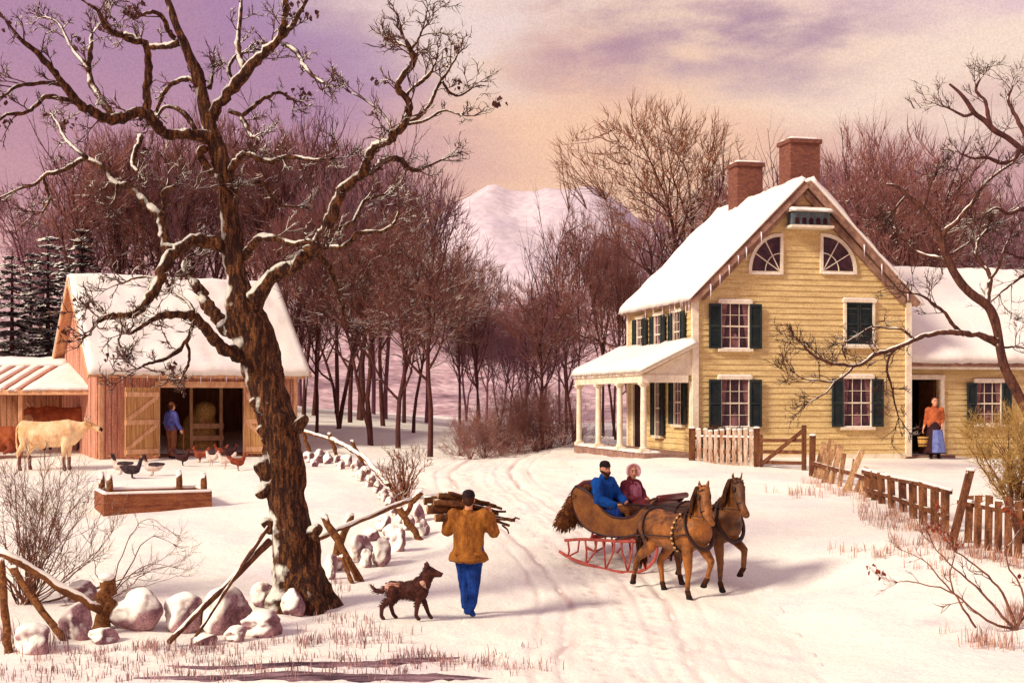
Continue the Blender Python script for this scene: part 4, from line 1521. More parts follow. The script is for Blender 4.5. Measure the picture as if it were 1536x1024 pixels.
# gable roof with eaves, deep snow on it
OV, OF_ = 0.14, 0.28     # eave and rake overhang
sl = V((HWd / 2, 0, -(HA - HE))).normalized()
mbr = MB()
for sg in (-1, 1):
    run = HWd / 2 + OV
    zE = HA - (HA - HE) * run / (HWd / 2)
    a, b = V((HWd / 2, 0, HA)), V((HWd / 2 + sg * run, 0, zE))
    up = V((sg * (HA - HE), 0, HWd / 2)).normalized()
    quad = [a + up * 0.02, b + up * 0.02, b + up * 0.14, a + up * 0.14 + V((0, 0, .03))]
    quad = [V((p.x, -OF_, p.z)) for p in quad]
    mbr.prism(quad, (0, HDp + OF_ + 0.3, 0))
roof = recalc(mbr.build('roof', m_eave, house))
bb = MB()
for sg in (-1, 1):
    run = HWd / 2 + OV
    zE = HA - (HA - HE) * run / (HWd / 2)
    a, b = V((HWd / 2, -OF_ - .03, HA + .02)), V((HWd / 2 + sg * run, -OF_ - .03, zE + .02))
    bb = MB()
    bb.beam(a, b, 0.06, 0.13)
    bb.build('bargeboard', m_eave, roof)
    bb = MB()
    bb.beam(V((HWd / 2, -0.06, HA - .16)), V((HWd / 2 + sg * (run - .3), -0.06, HA - .16 - (HA - HE) * (run - .3) / (HWd / 2))), 0.12, 0.18)
    bb.build('rake_moulding', m_eave, roof)


def snow_slab(name, p00, p10, p01, p11, th, parent, nu=40, nv=24, amp=0.05, seed=0, edge=0.12, material=None, drop=0.05):
    """a blanket of snow over the quad p00 p10 (eave), p01 p11 (ridge) with rounded, ragged edges"""
    p00, p10, p01, p11 = map(V, (p00, p10, p01, p11))
    nrm_ = (p10 - p00).cross(p01 - p00).normalized()
    if nrm_.z < 0:
        nrm_ = -nrm_
    lu, lv_ = (p10 - p00).length, (p01 - p00).length
    vs, fs = [], []
    for j in range(nv + 1):
        for i in range(nu + 1):
            u, v = i / nu, j / nv
            p = p00.lerp(p10, u).lerp(p01.lerp(p11, u), v)
            de = min(u * lu, (1 - u) * lu, v * lv_)
            t = min(1, de / edge)
            t = math.sqrt(max(0, 1 - (1 - t) ** 2))
            n_ = mn.fractal(p * 0.9 + V((seed * 7, 0, 0)), 1, 2, 4)
            rag = 0
            if j == 0:
                rag = 0.05 * mn.noise(p * 5 + V((seed, 3, 0))) + 0.03 * mn.noise(p * 13)
            q_ = p + nrm_ * (th * (0.25 + 0.75 * t) * (1 + 0.25 * n_) + amp * n_ * t * .6)
            if j == 0:
                q_ = q_ + (p00 - p01).normalized() * (0.05 + rag) - V((0, 0, drop * .4))
            vs.append(q_)
    n1 = len(vs)
    for j in range(nv + 1):
        for i in range(nu + 1):
            u, v = i / nu, j / nv
            p = p00.lerp(p10, u).lerp(p01.lerp(p11, u), v)
            vs.append(p + nrm_ * 0.005)
    w = nu + 1
    for j in range(nv):
        for i in range(nu):
            a = j * w + i
            fs.append((a, a + 1, a + w + 1, a + w))
            a += n1
            fs.append((a + w, a + w + 1, a + 1, a))
    for i in range(nu):
        fs.append((n1 + i, n1 + i + 1, i + 1, i))
        a = nv * w + i
        fs.append((a, a + 1, n1 + a + 1, n1 + a))
    for j in range(nv):
        a = j * w
        fs.append((a, a + w, n1 + a + w, n1 + a))
        a = j * w + nu
        fs.append((n1 + a, n1 + a + w, a + w, a))
    mb = MB()
    mb.add(vs, fs)
    o = mb.build(name, material or m_roofsnow, parent, True)
    return recalc(o)


for sg in (-1, 1):
    run = HWd / 2 + OV
    zE = HA - (HA - HE) * run / (HWd / 2)
    up = V((sg * (HA - HE), 0, HWd / 2)).normalized()
    eave = V((HWd / 2 + sg * (run + .03), 0, zE - .03)) + up * 0.145
    rdg = V((HWd / 2 - sg * 0.02, 0, HA + .04)) + up * 0.14
    y0, y1 = -OF_ - 0.10, HDp + 0.32
    snow_slab('roof_snow', (eave.x, y0, eave.z), (eave.x, y1, eave.z), (rdg.x, y0, rdg.z), (rdg.x, y1, rdg.z), 0.12, roof, nu=60, nv=30, seed=sg, edge=.10, amp=.09)


def icicle(p, ln, r, parent):
    mb = MB()
    mb.tube([V(p), V(p) + V((0.004, 0, -ln * .5)), V(p) + V((0, 0.004, -ln))], [r, r * .6, 0.002], 6)
    mb.build('icicle', m_icicle, parent, True)


ri = random.Random(2)
zE = HA - (HA - HE) * (HWd / 2 + OV) / (HWd / 2)
for y in (0.0, .25, .5, .62, 1.1, 1.5, 2.1, 2.9, 3.6):
    icicle((-OV - .06, y - .1, zE + 0.09), ri.uniform(.16, .42), .028, roof)
for u in (.42, .55, .62, .7, .78, .86):
    x = HWd / 2 - u * (HWd / 2 + OV)
    icicle((x, -OF_ - .07, HA - (HA - HE) * u * (HWd / 2 + OV) / (HWd / 2) + .04), ri.uniform(.18, .5), .024, roof)
for u in (.5, .66, .9):
    x = HWd / 2 + u * (HWd / 2 + OV)
    icicle((x, -OF_ - .07, HA - (HA - HE) * u * (HWd / 2 + OV) / (HWd / 2) + .04), ri.uniform(.18, .36), .024, roof)


def chimney(x, y, w, d, top, base, parent):
    mb = MB()
    mb.box((x, y, (top + base) / 2), (w, d, top - base))
    c = bevel(mb.build('chimney', m_brick, parent), 0.012, 1)
    cap = MB()
    cap.box((x, y, top - .05), (w + .10, d + .10, .12))
    bevel(cap.build('chimney_cap', m_brick, c), 0.01, 1)
    s = blob('cap_snow', [[(x - w * .35, y - d * .3, top + .03), (.16, .14, .06), (x + w * .35, y - d * .3, top + .03), (.16, .14, .06)], [(x - w * .35, y + d * .3, top + .03), (.16, .14, .06), (x + w * .35, y + d * .3, top + .03), (.16, .14, .05)],
                          [(x, y, top + .02), (w * .5, d * .5, .06)]], m_roofsnow, c, voxel=.04, smooth=2)
    inn = MB()
    inn.box((x, y, top + .045), (w * .5, d * .5, .10))
    inn.build('flue', m_dark, c)


chimney(HWd / 2 + 0.38, 1.05, .9, .75, hz(212, 3.4, 1), HA - 0.7, roof)
chimney(HWd / 2 - 0.1, 3.75, .82, .7, hz(247, 3, 3.75), HA - 0.5, roof)


# windows ------------------------------------------------------------
def window(mbase, x0, x1, z0, z1, axes, parent, nx=2, nz=3, curtain=True, closed=False, head_snow=True, sh=(0.34, 0.34), depth=0.05):
    """window on a wall: axes = (origin, along, outward); local x runs along the wall"""
    O, A, Nn = axes
    U = V((0, 0, 1))

    def P(a, n, z):
        return O + A * a + Nn * n + U * z

    def bx(mb, a0, a1, n0, n1, c0, c1):
        mb.add([P(a0, n0, c0), P(a1, n0, c0), P(a1, n1, c0), P(a0, n1, c0), P(a0, n0, c1), P(a1, n0, c1), P(a1, n1, c1), P(a0, n1, c1)],
               [(3, 2, 1, 0), (4, 5, 6, 7), (0, 1, 5, 4), (1, 2, 6, 5), (2, 3, 7, 6), (3, 0, 4, 7)])
    fr = MB()
    t = 0.075
    bx(fr, x0 - t, x0, 0, .085, z0, z1)
    bx(fr, x1, x1 + t, 0, .085, z0, z1)
    bx(fr, x0 - t - .03, x1 + t + .03, 0, .11, z1, z1 + .10)
    bx(fr, x0 - t - .04, x1 + t + .04, 0, .14, z0 - .08, z0)
    w = recalc(fr.build('window', m_trim, parent))
    if closed:
        pass
    else:
        gl = MB()
        bx(gl, x0, x1, 0.0, .036, z0, z1)
        recalc(gl.build('pane', m_glass, w))
        mu = MB()
        for i in range(1, nx + 1):
            xx = x0 + (x1 - x0) * i / (nx + 1)
            bx(mu, xx - .008, xx + .008, .036, .052, z0, z1)
        for i in range(1, nz + 1):
            zz_ = z0 + (z1 - z0) * i / (nz + 1)
            k = .020 if i == (nz + 1) // 2 else .008
            bx(mu, x0, x1, .036, .058, zz_ - k, zz_ + k)
        recalc(mu.build('muntins', m_trim, w))
        if curtain:
            cu = MB()
            xm = (x0 + x1) / 2
            ww = (x1 - x0)
            cu.add([P(x0 + .02, .040, z1), P(x0 + ww * .22, .040, z1), P(x0 + ww * .12, .040, z0 + (z1 - z0) * .35), P(x0 + .02, .040, z0)], [(0, 1, 2, 3)])
            cu.add([P(x1 - .02, .040, z1), P(x1 - ww * .22, .040, z1), P(x1 - ww * .12, .040, z0 + (z1 - z0) * .35), P(x1 - .02, .040, z0)], [(0, 1, 2, 3)])
            cu.add([P(xm - .12, .0405, z0), P(xm + .12, .0405, z0), P(xm + .15, .0405, z0 + .22), P(xm + .02, .0405, z0 + .42), P(xm - .14, .0405, z0 + .25)], [(0, 1, 2, 3, 4)])
            cu.build('curtain', m_curtain, w)
    # shutters
    sp_ = []
    if closed:
        xm = (x0 + x1) / 2
        sp_ = [(x0 + .005, xm - .008), (xm + .008, x1 - .005)]
    else:
        if sh[0]:
            sp_.append((x0 - .03 - sh[0], x0 - .03))
        if sh[1]:
            sp_.append((x1 + .03, x1 + .03 + sh[1]))
    for a0, a1 in sp_:
        s = MB()
        n0 = .088 if not closed else .02
        e = .045
        bx(s, a0, a0 + e, n0, n0 + .045, z0, z1)
        bx(s, a1 - e, a1, n0, n0 + .045, z0, z1)
        for q0, q1 in ((z0, z0 + .07), (z1 - .07, z1), ((z0 + z1) / 2 - .035, (z0 + z1) / 2 + .035)):
            bx(s, a0 + e, a1 - e, n0, n0 + .042, q0, q1)
        nl = int((z1 - z0) / .052)
        for i in range(nl):
            zc = z0 + (i + .5) * (z1 - z0) / nl
            s.add([P(a0 + e, n0 + .034, zc - .026), P(a1 - e, n0 + .034, zc - .026), P(a1 - e, n0 + .008, zc + .026), P(a0 + e, n0 + .008, zc + .026)], [(0, 1, 2, 3)])
        bx(s, a0 + e, a1 - e, n0 - .003, n0 + .004, z0, z1)
        s.build('shutter', m_shut, parent)
    if head_snow:
        ln_ = x1 - x0 + .2
        for zz_, th_ in ((z1 + .10, .035), (z0 + .002, .03)):
            c0, c1 = P(x0 - .06, .07, zz_), P(x1 + .06, .07, zz_)
            blob('sill_snow', [[c0, (.05, .05, th_), c1, (.05, .05, th_)]], m_roofsnow, w, voxel=.025, smooth=1)
    return w


FRONT = (V((0, -0.0, 0)), V((1, 0, 0)), V((0, -1, 0)))
for (a, b, c, d, cl) in ((1081, 1121, 456, 523, False), (1081, 1121, 569, 640, False), (1264, 1304, 568, 640, False), (1268, 1307, 454, 518, True)):
    x0, x1, z0, z1 = rect(a, b, c, d)
    window(None, x0, x1, z0, z1, FRONT, house, closed=cl)

# quarter round attic windows
for (a, b, c, d, flip) in ((1126, 1169, 355, 407, 1), (1233, 1279, 356, 407, -1)):
    x0, x1, z0, z1 = rect(a, b, c, d)
    cxq = x1 if flip > 0 else x0
    rx, rz_ = (x1 - x0), (z1 - z0)

    def arc(k, n=14):
        return [(cxq - flip * rx * k * math.cos(t), z0 + rz_ * k * math.sin(t)) for t in np.linspace(0, PI / 2, n)]
    mb = MB()
    o_ = [(cxq + flip * .08, z0 - .08), (cxq - flip * (rx + .09), z0 - .08)] + [(cxq - flip * (rx + .09) * math.cos(t), z0 + (rz_ + .09) * math.sin(t)) for t in np.linspace(0, PI / 2, 14)] + [(cxq + flip * .08, z0 + rz_ + .09)]
    i_ = [(cxq, z0), (cxq - flip * rx, z0)] + arc(1) + [(cxq, z0 + rz_)]
    n_ = len(o_)
    vs = [(x, -.09, z) for x, z in o_] + [(x, -.09, z) for x, z in i_] + [(x, 0, z) for x, z in o_] + [(x, -0.01, z) for x, z in i_]
    fs = []
    for i in range(n_):
        j = (i + 1) % n_
        fs += [(i, j, n_ + j, n_ + i), (i, j, 2 * n_ + j, 2 * n_ + i), (n_ + i, n_ + j, 3 * n_ + j, 3 * n_ + i)]
    mb.add(vs, fs)
    wq = recalc(mb.build('attic_window', m_trim, house))
    g = MB()
    g.add([(x, -.04, z) for x, z in [(cxq, z0)] + arc(1)], [tuple(range(15))])
    g.build('pane', m_glass, wq)
    mu = MB()
    for t in (PI * .17, PI * .33):
        mu.beam((cxq, -.05, z0), (cxq - flip * rx * math.cos(t), -.05, z0 + rz_ * math.sin(t)), .025, .025)
    pts_ = [(x, -.05, z) for x, z in arc(.52)]
    for p, q_ in zip(pts_[:-1], pts_[1:]):
        mu.beam(p, q_, .022, .022)
    mu.build('muntins', m_trim, wq)
    blob('sill_snow', [[(x0, -.07, z0 - .07), (.05, .05, .025), (x1, -.07, z0 - .07), (.05, .05, .025)]], m_roofsnow, wq, voxel=.025, smooth=1)

# windows of the left side wall
SIDE = (V((0, 0, 0)), V((0, 1, 0)), V((-1, 0, 0)))
zu0, zu1 = hz(524, 0), hz(464, 0)
for y0_, y1_ in ((.85, 1.45), (2.45, 3.05), (4.05, 4.65)):
    window(None, y0_, y1_, zu0, zu1, SIDE, house, sh=(.3, .3), head_snow=False)
zl0, zl1 = hz(640, 0), hz(569, 0)
window(None, .75, 1.4, zl0 + .05, zl1, SIDE, house, sh=(.3, .3), head_snow=False, curtain=True)
window(None, 2.5, 3.0, zl0 - .3, zl1, SIDE, house, sh=(.26, .26), head_snow=False)
mb = MB()
mb.box((-.05, 4.05, 1.05), (.10, .12, 2.1))
mb.box((-.05, 5.05, 1.05), (.10, .12, 2.1))
mb.box((-.05, 4.55, 2.13), (.12, 1.14, .12))
df = mb.build('door_frame', m_trim, house)
mb = MB()
mb.box((-.03, 4.55, 1.04), (.03, .86, 2.06))
mb.box((-.052, 4.55, .55), (.02, .56, .7))
mb.box((-.052, 4.55, 1.5), (.02, .56, .8))
bevel(mb.build('door', mat('dark_door', lin((60, 34, 32)), lin((44, 24, 26)), scale=4, bump=0), house), .008, 1)

# porch along the left side
PWd, PL = 1.42, 6.45
mb = MB()
mb.box((-PWd / 2 - .02, PL / 2 - .05, .02), (PWd + .16, PL + .3, .34))
bevel(mb.build('porch_floor', m_stonebase, house), .02, 1)
snow_slab('porch_floor_snow', (-PWd - .08, -.18, .19), (-PWd - .08, PL + .1, .19), (-PWd + .42, -.18, .19), (-PWd + .42, PL + .1, .19), .05, house, nu=30, nv=6, amp=.01, edge=.06, seed=5)
zp_in, zp_out = 3.02, 2.26
pin, pout = 0.0, -PWd - .15
upv = V((-(zp_in - zp_out), 0, -(pout - pin))).normalized()
mb = MB()
quad = [V((pin - .02, -.22, zp_in)), V((pout, -.22, zp_out)), V((pout, -.22, zp_out + .09)), V((pin - .02, -.22, zp_in + .09))]
mb.prism(quad, (0, PL + .3, 0))
proof = recalc(mb.build('porch_roof', m_trim, house))
snow_slab('roof_snow', (pout - .03, -.28, zp_out + .095), (pout - .03, PL + .14, zp_out + .095), (pin - .03, -.28, zp_in + .095), (pin - .03, PL + .14, zp_in + .095), .15, proof, nu=50, nv=14, seed=3, amp=.03)
mb = MB()
mb.box((-PWd, PL / 2 - .05, 2.16), (.2, PL + .1, .2))
mb.box((-PWd / 2 - .1, .03, 2.16), (PWd - .2, .18, .2))
mb.add([(-.02, .0, 2.26), (-PWd - .02, .0, 2.26), (-.02, .0, 2.98), (-.02, .06, 2.26), (-PWd - .02, .06, 2.26), (-.02, .06, 2.98)], [(0, 1, 2), (5, 4, 3), (0, 3, 4, 1), (1, 4, 5, 2)])
mb.build('porch_beam', m_trim, house)
for i, y in enumerate(np.arange(0.02, PL, .19)):
    if i % 3 != 1:
        icicle((pout - .05, y, zp_out + .11), ri.uniform(.06, .2), .018, proof)
for y in (.06, 2.13, 4.22, 6.3):
    mb = MB()
    mb.box((-PWd, y, .245), (.24, .24, .11))
    mb.lathe([(.105, .3), (.105, .34), (.082, .36), (.086, 1.0), (.074, 1.9), (.074, 1.93), (.105, 1.96), (.105, 2.0)], (-PWd, y, 0), 14)
    mb.box((-PWd, y, 2.03), (.24, .24, .065))
    mb.build('porch_column', m_trim, house)
for i in range(1):
    mb = MB()
    mb.box((-.06, .06, 1.1), (.1, .14, 2.0))
    mb.build('pilaster', m_trim, house)

# the low wing on the right
wy = 0.55           # set back
WL, WE, WRg, WDp = 6.0, hz(533, 8, wy) + 0.0, hz(414, 8, wy + 3.0), 5.4
x0w = HWd
dx0, dx1 = hx(1368) + .1, hx(1420) + .1
kx = (HO.y + wy) / HO.y
DZ = 2.18
mb = MB()
for a, b, c, d in ((x0w, dx0, -.4, WE), (dx1, x0w + WL, -.4, WE), (dx0, dx1, DZ, WE), (dx0, dx1, -.4, 0.03)):
    mb.box(((a + b) / 2, wy + .08, (c + d) / 2), (b - a, .16, d - c))
mb.box((x0w + WL / 2, wy + WDp, WE / 2 - .2), (WL, .16, WE + .4))
mb.box((x0w + WL - .08, wy + WDp / 2 + .08, WE / 2 - .2), (.16, WDp - .16, WE + .4))
ga = [(x0w + WL - .01, wy, WE), (x0w + WL - .01, wy + WDp, WE), (x0w + WL - .01, wy + WDp / 2, WRg - .1)]
mb.prism(ga, (-.15, 0, 0))
mb.build('wing_wall', m_clap, house)
mb = MB()
mb.box(((x0w + x0w + WL) / 2, wy + WDp / 2, 0.0), (WL - .3, WDp - .3, .05))
mb.box((dx0 + .9, wy + 2.2, 1.3), (3.2, .08, 2.6))
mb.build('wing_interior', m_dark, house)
mb = clap_front(lambda z: WL / 2, x0w + WL / 2, 0.06, WE, wy, holes=((dx0 - .1, dx1 + .1, 0, DZ + .1),))
mb.build('clapboards', m_clap, house)
mb = MB()
mb.box((dx0 - .05, wy - .03, DZ / 2), (.12, .12, DZ))
mb.box((dx1 + .05, wy - .03, DZ / 2), (.12, .12, DZ))
mb.box(((dx0 + dx1) / 2, wy - .035, DZ + .06), (dx1 - dx0 + .26, .13, .13))
mb.build('door_frame', m_trim, house)
mb = MB()
mb.box((dx1 - .04, wy + .6, DZ / 2), (.05, .86, DZ - .08))
mb.build('door', mat('inner_door', lin((110, 72, 50)), lin((88, 54, 42)), scale=4, bump=0), house)
# door step
mb = MB()
mb.box(((dx0 + dx1) / 2, wy - .28, -.01), (dx1 - dx0 + .4, .5, .12))
bevel(mb.build('doorstep', m_stonebase, house), .02, 1)
WF = (V((0, wy, 0)), V((1, 0, 0)), V((0, -1, 0)))
xw0, xw1 = hx(1474) + .12, hx(1510) + .12
window(None, xw0, xw1, hz(636, xw0, wy), hz(574, xw0, wy), WF, house, sh=(.3, .3))
mbr = MB()
yr = wy + WDp / 2
for sg in (-1, 1):
    e = V((0, yr + sg * (WDp / 2 + .35), WE - (WRg - WE) * .35 / (WDp / 2)))
    quad = [V((x0w + .02, yr, WRg)), V((x0w + .02, e.y, e.z)), V((x0w + .02, e.y, e.z + .13)), V((x0w + .02, yr, WRg + .15))]
    mbr.prism(quad, (WL + .3, 0, 0))
wroof = recalc(mbr.build('wing_roof', m_eave, house))
for sg in (-1, 1):
    e = V((0, yr + sg * (WDp / 2 + .37), WE - (WRg - WE) * .37 / (WDp / 2) + .14))
    snow_slab('roof_snow', (x0w + .02, e.y, e.z), (x0w + WL + .34, e.y, e.z), (x0w + .02, yr - sg * .02, WRg + .15), (x0w + WL + .34, yr - sg * .02, WRg + .15), .15, wroof, nu=44, nv=22, seed=9 + sg)
mb = MB()
mb.box((x0w + WL / 2, wy - .3, WE - (WRg - WE) * .3 / (WDp / 2) - .02), (WL, .05, .2))
mb.build('fascia', m_trim, wroof)

# bird house under the gable
x0, x1, z0, z1 = rect(1176, 1239, 314, 345)
bh = thing('birdhouse', 'small white martin house with a row of arched holes under the house gable', 'birdhouse', (0, 0, 0), 0)
bh.location = house.matrix_basis @ V(((x0 + x1) / 2, -0.06, z0))
bh.rotation_euler = (0, 0, TH)
bw, bhh = (x1 - x0), (z1 - z0)
mb = MB()
mb.box((0, -.16, bhh * .46), (bw * .88, .32, bhh * .62))
mb.build('box', mat('birdhouse_blue', lin((104, 112, 118)), lin((84, 90, 98)), scale=4, bump=0), bh)
mb = MB()
mb.box((0, -.2, .04), (bw, .46, .07))
mb.build('shelf', m_trim, bh)
mb = MB()
mb.prism([(-bw * .5, -.46, bhh * .78), (-bw * .5, .0, bhh * .82), (-bw * .5, .0, bhh * .98)], (bw, 0, 0))
rf = recalc(mb.build('roof', m_trim, bh))
snow_slab('roof_snow', (-bw * .5, -.47, bhh * .8), (bw * .5, -.47, bhh * .8), (-bw * .5, .0, bhh), (bw * .5, .0, bhh), .07, rf, nu=20, nv=8, amp=.02, edge=.05)
for i in range(5):
    xc = (i - 2) * bw * .165
    mb = MB()
    w_, h_ = bw * .052, bhh * .20
    poly = [(xc - w_, -.322, bhh * .2), (xc + w_, -.322, bhh * .2)] + [(xc + w_ * math.cos(t), -.322, bhh * .2 + h_ + w_ * math.sin(t)) for t in np.linspace(0, PI, 8)]
    mb.prism(poly, (0, -.004, 0))
    mb.build('entrance', m_dark, bh)

# ------------------------------------------------------------------ barn
TB = R(29)
BO = W(148, 686, 41.0)
BZ = BO.z
barn = thing('barn', 'reddish board barn with snow covered roof and wide open doors', 'barn', (BO.x, BO.y, BZ), TB)
m_barn = mat('barn_board', lin((216, 158, 132)), lin((178, 116, 96)), scale=3.5, stretch=(5, 5, .4), bump=0.4, grain=0.25, gscale=22)
m_barn_trim = mat('barn_trim', lin((224, 176, 134)), lin((196, 140, 104)), scale=4, stretch=(2, 2, .6), bump=0.15, grain=0.18)
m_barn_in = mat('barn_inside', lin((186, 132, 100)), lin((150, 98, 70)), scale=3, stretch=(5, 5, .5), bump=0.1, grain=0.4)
m_door = mat('barn_door', lin((204, 156, 100)), lin((172, 118, 74)), scale=3, stretch=(5, 5, .4), bump=0.3, grain=0.25)
m_hay = mat('hay', lin((230, 184, 112)), lin((190, 138, 80)), scale=14, bump=0.6, grain=0.5, gscale=40, bdist=.05)
BW, BD = 6.35, 5.8
BE, BR = HC + (HY - 549) * BO.y / F - BZ, 5.62
cT, sT = math.cos(TB), math.sin(TB)


def bxx(px, y=0.0):
    k = (px - CX) / F
    return (k * (BO.y + y * cT) - BO.x + y * sT) / (cT - k * sT)


o0, o1 = bxx(238), bxx(364)
OZ = 2.16


def board_wall(mb, a, b, z0, z1, ya, rng, axis='x', top=None, out=-1):
    """vertical boards side by side, each a little different"""
    x = a
    while x < b - .01:
        w = min(rng.uniform(.17, .25), b - x)
        t = rng.uniform(.05, .075)
        zt = z1 if top is None else top(x + w / 2)
        if axis == 'x':
            mb.box((x + w / 2, ya + out * t / 2, (z0 + zt) / 2), (w - .016, t, zt - z0))
        else:
            mb.box((ya + out * t / 2, x + w / 2, (z0 + zt) / 2), (t, w - .016, zt - z0))
        x += w


rb_ = random.Random(8)
mb = MB()
board_wall(mb, 0, o0, -.3, BE, 0, rb_)
board_wall(mb, o1, BW, -.3, BE, 0, rb_)
board_wall(mb, o0, o1, OZ + .2, BE, 0, rb_)
gt = lambda y: BE + (BR - BE) * (1 - abs(y - BD / 2) / (BD / 2)) - .02
board_wall(mb, 0, BD, -.3, BE, 0, rb_, 'y', gt)
board_wall(mb, 0, BD, -.3, BE, BW, rb_, 'y', gt, 1)
board_wall(mb, 0, BW, -.3, BE, BD, rb_, 'x', None, 1)
mb.build('wall', m_barn, barn)
mb = MB()
mb.box((BW / 2, .02, (OZ + .2 + BE) / 2), (BW - .1, .03, BE - OZ - .2))
mb.box((o0 / 2, .02, BE / 2 - .1), (o0 - .02, .03, BE + .2))
mb.box(((o1 + BW) / 2, .02, BE / 2 - .1), (BW - o1 - .02, .03, BE + .2))
for xx in (.03, BW - .03):
    mb.prism([(xx - .015, .03, -.3), (xx - .015, BD - .03, -.3), (xx - .015, BD - .03, BE), (xx - .015, BD / 2, BR - .1), (xx - .015, .03, BE)], (.03, 0, 0))
mb.box((BW / 2, BD - .03, BE / 2 - .1), (BW - .1, .03, BE + .2))
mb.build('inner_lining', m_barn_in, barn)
mb = MB()
mb.box((BW / 2, BD / 2, .0), (BW - .2, BD - .2, .06))
mb.build('floor', mat('barn_floor', lin((140, 90, 60)), lin((104, 64, 46)), scale=5, bump=.2, grain=.4), barn)
mb = MB()
mb.box(((o0 + o1) / 2, -.1, OZ + .1), (o1 - o0 + .3, .1, .2))
mb.box((o0 - .06, -.1, OZ / 2), (.13, .1, OZ))
mb.box((o1 + .06, -.1, OZ / 2), (.13, .1, OZ))
mb.build('door_frame', m_barn_trim, barn)
for x in (.05, BW - .05):
    mb = MB()
    mb.box((x, -.1, BE / 2 - .1), (.13, .09, BE - .1))
    mb.build('corner_post', m_barn_trim, barn)
mb = MB()
mb.box((o0 + 1.55, 1.9, 1.1), (.1, .1, 2.3))
mb.box((o1 - .15, 1.9, 1.1), (.1, .1, 2.3))
for zz_ in (.5, .9):
    mb.box((o0 + 2.1, 1.9, zz_), (1.1, .06, .16))
mb.build('stall', m_barn_trim, barn)
# hay
mb = MB()
hay = blob('hay_pile', [[(0, 0, .2), (.75, .6, .5), (.1, .1, .9), (.6, .5, .5)], [(.3, 0, 1.4), (.4, .4, .35)]], m_hay, None, voxel=.06, smooth=2)
hay.location = barn.matrix_basis @ V((o0 + 1.95, 2.7, 0.0))
tag(hay, 'tall heap of yellow hay inside the barn on the right of the opening', 'hay')


def barn_leaf(xh, ang, w, flip):
    """door leaf hinged at xh, opened by ang"""
    mb = MB()
    rot = Matrix.Rotation(ang, 4, 'Z')
    n = 6
    for i in range(n):
        a = w * i / n
        mb.box((flip * (a + w / n / 2), 0, OZ / 2 + .02), (w / n - .012, .04, OZ - .04))
    dl = mb.build('barn_door', m_door, barn)
    dl.location = (xh, -.16, 0)
    dl.rotation_euler = (0, 0, ang)
    br_ = MB()
    for sd_ in (-1, 1):
        for zz_ in (.18, OZ / 2, OZ - .22):
            br_.box((flip * w / 2, sd_ * .035, zz_), (w - .04, .03, .15))
        for za, zb in ((.26, OZ / 2 - .07), (OZ / 2 + .07, OZ - .3)):
            br_.beam((flip * (w - .06), sd_ * .034, za), (flip * .08, sd_ * .034, zb), .028, .13, up=(0, 0, 1))
    br_.build('brace', m_barn_trim, dl)


barn_leaf(o0 - .04, R(180 + 25), 1.28, 1)
barn_leaf(o1 + .04, R(-22), 1.0, 1)
# roof
mbr = MB()
run = BD / 2 + .38
zE = BR - (BR - BE) * run / (BD / 2)
for sg in (-1, 1):
    quad = [V((-.35, BD / 2, BR + .02)), V((-.35, BD / 2 + sg * run, zE + .02)), V((-.35, BD / 2 + sg * run, zE + .14)), V((-.35, BD / 2, BR + .16))]
    mbr.prism(quad, (BW + .7, 0, 0))
broof = recalc(mbr.build('roof', m_barn_trim, barn))
for sg in (-1, 1):
    snow_slab('roof_snow', (-.4, BD / 2 + sg * (run + .04), zE + .13), (BW + .4, BD / 2 + sg * (run + .04), zE + .13), (-.4, BD / 2 - sg * .02, BR + .165), (BW + .4, BD / 2 - sg * .02, BR + .165), .16, broof, nu=56, nv=26, seed=20 + sg)
for sg in (-1, 1):
    for xx in (-.37, BW + .37):
        mb = MB()
        mb.beam((xx, BD / 2, BR + .06), (xx, BD / 2 + sg * run, zE + .06), .05, .24)
        mb.build('bargeboard', m_barn_trim, broof)
for x in np.arange(.1, BW, .41):
    icicle((x + ri.uniform(-.1, .1), -.44, zE + .1), ri.uniform(.1, .32), .022, broof)
for x in (BW + .2, BW + .3):
    icicle((x, -.44, zE + .1), ri.uniform(.3, .5), .026, broof)

# cattle shed against the barn's left side
SHO = W(146, 690, 40.8)
TS = R(4)
shed = thing('cattle_shed', 'low open fronted cattle shed with a snowy lean-to roof against the barn', 'shed', (SHO.x, SHO.y + 1.6, BZ), TS)
SL, SD = 5.6, 3.6
SEz, SRz = HC + (HY - 588) * 42.0 / F - BZ, HC + (HY - 543) * 45 / F - BZ
mb = MB()
rs2 = random.Random(12)
board_wall(mb, -SL, -.0, -.3, SRz - .05, SD, rs2)
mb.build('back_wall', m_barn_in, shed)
mb = MB()
for x in (-.08, -2.9, -SL + .1):
    mb.box((x, .1, SEz / 2), (.13, .13, SEz + .1))
mb.build('post', m_barn_trim, shed)
mb = MB()
mb.box((-SL / 2, .1, SEz - .02), (SL, .14, .14))
mb.box((-SL / 2, .1 + 1.2, SEz - .02), (SL, .1, .1))
mb.build('beam', m_barn_trim, shed)
mb = MB()
quad = [V((-SL - .2, -.3, SEz - .02)), V((-SL - .2, SD + .1, SRz)), V((-SL - .2, SD + .1, SRz + .08)), V((-SL - .2, -.3, SEz + .06))]
mb.prism(quad, (SL + .15, 0, 0))
sroof = recalc(mb.build('roof', m_barn, shed))
mb = MB()
mb.box((-SL / 2, -.33, SEz + .0), (SL + .15, .05, .16))
mb.build('fascia', m_barn_trim, sroof)
snow_slab('roof_snow', (-2.55, -.36, SEz + .065), (-.02, -.36, SEz + .065), (-2.1, SD + .12, SRz + .085), (-.02, SD + .12, SRz + .085), .14, sroof, nu=30, nv=26, seed=31)
k = 0
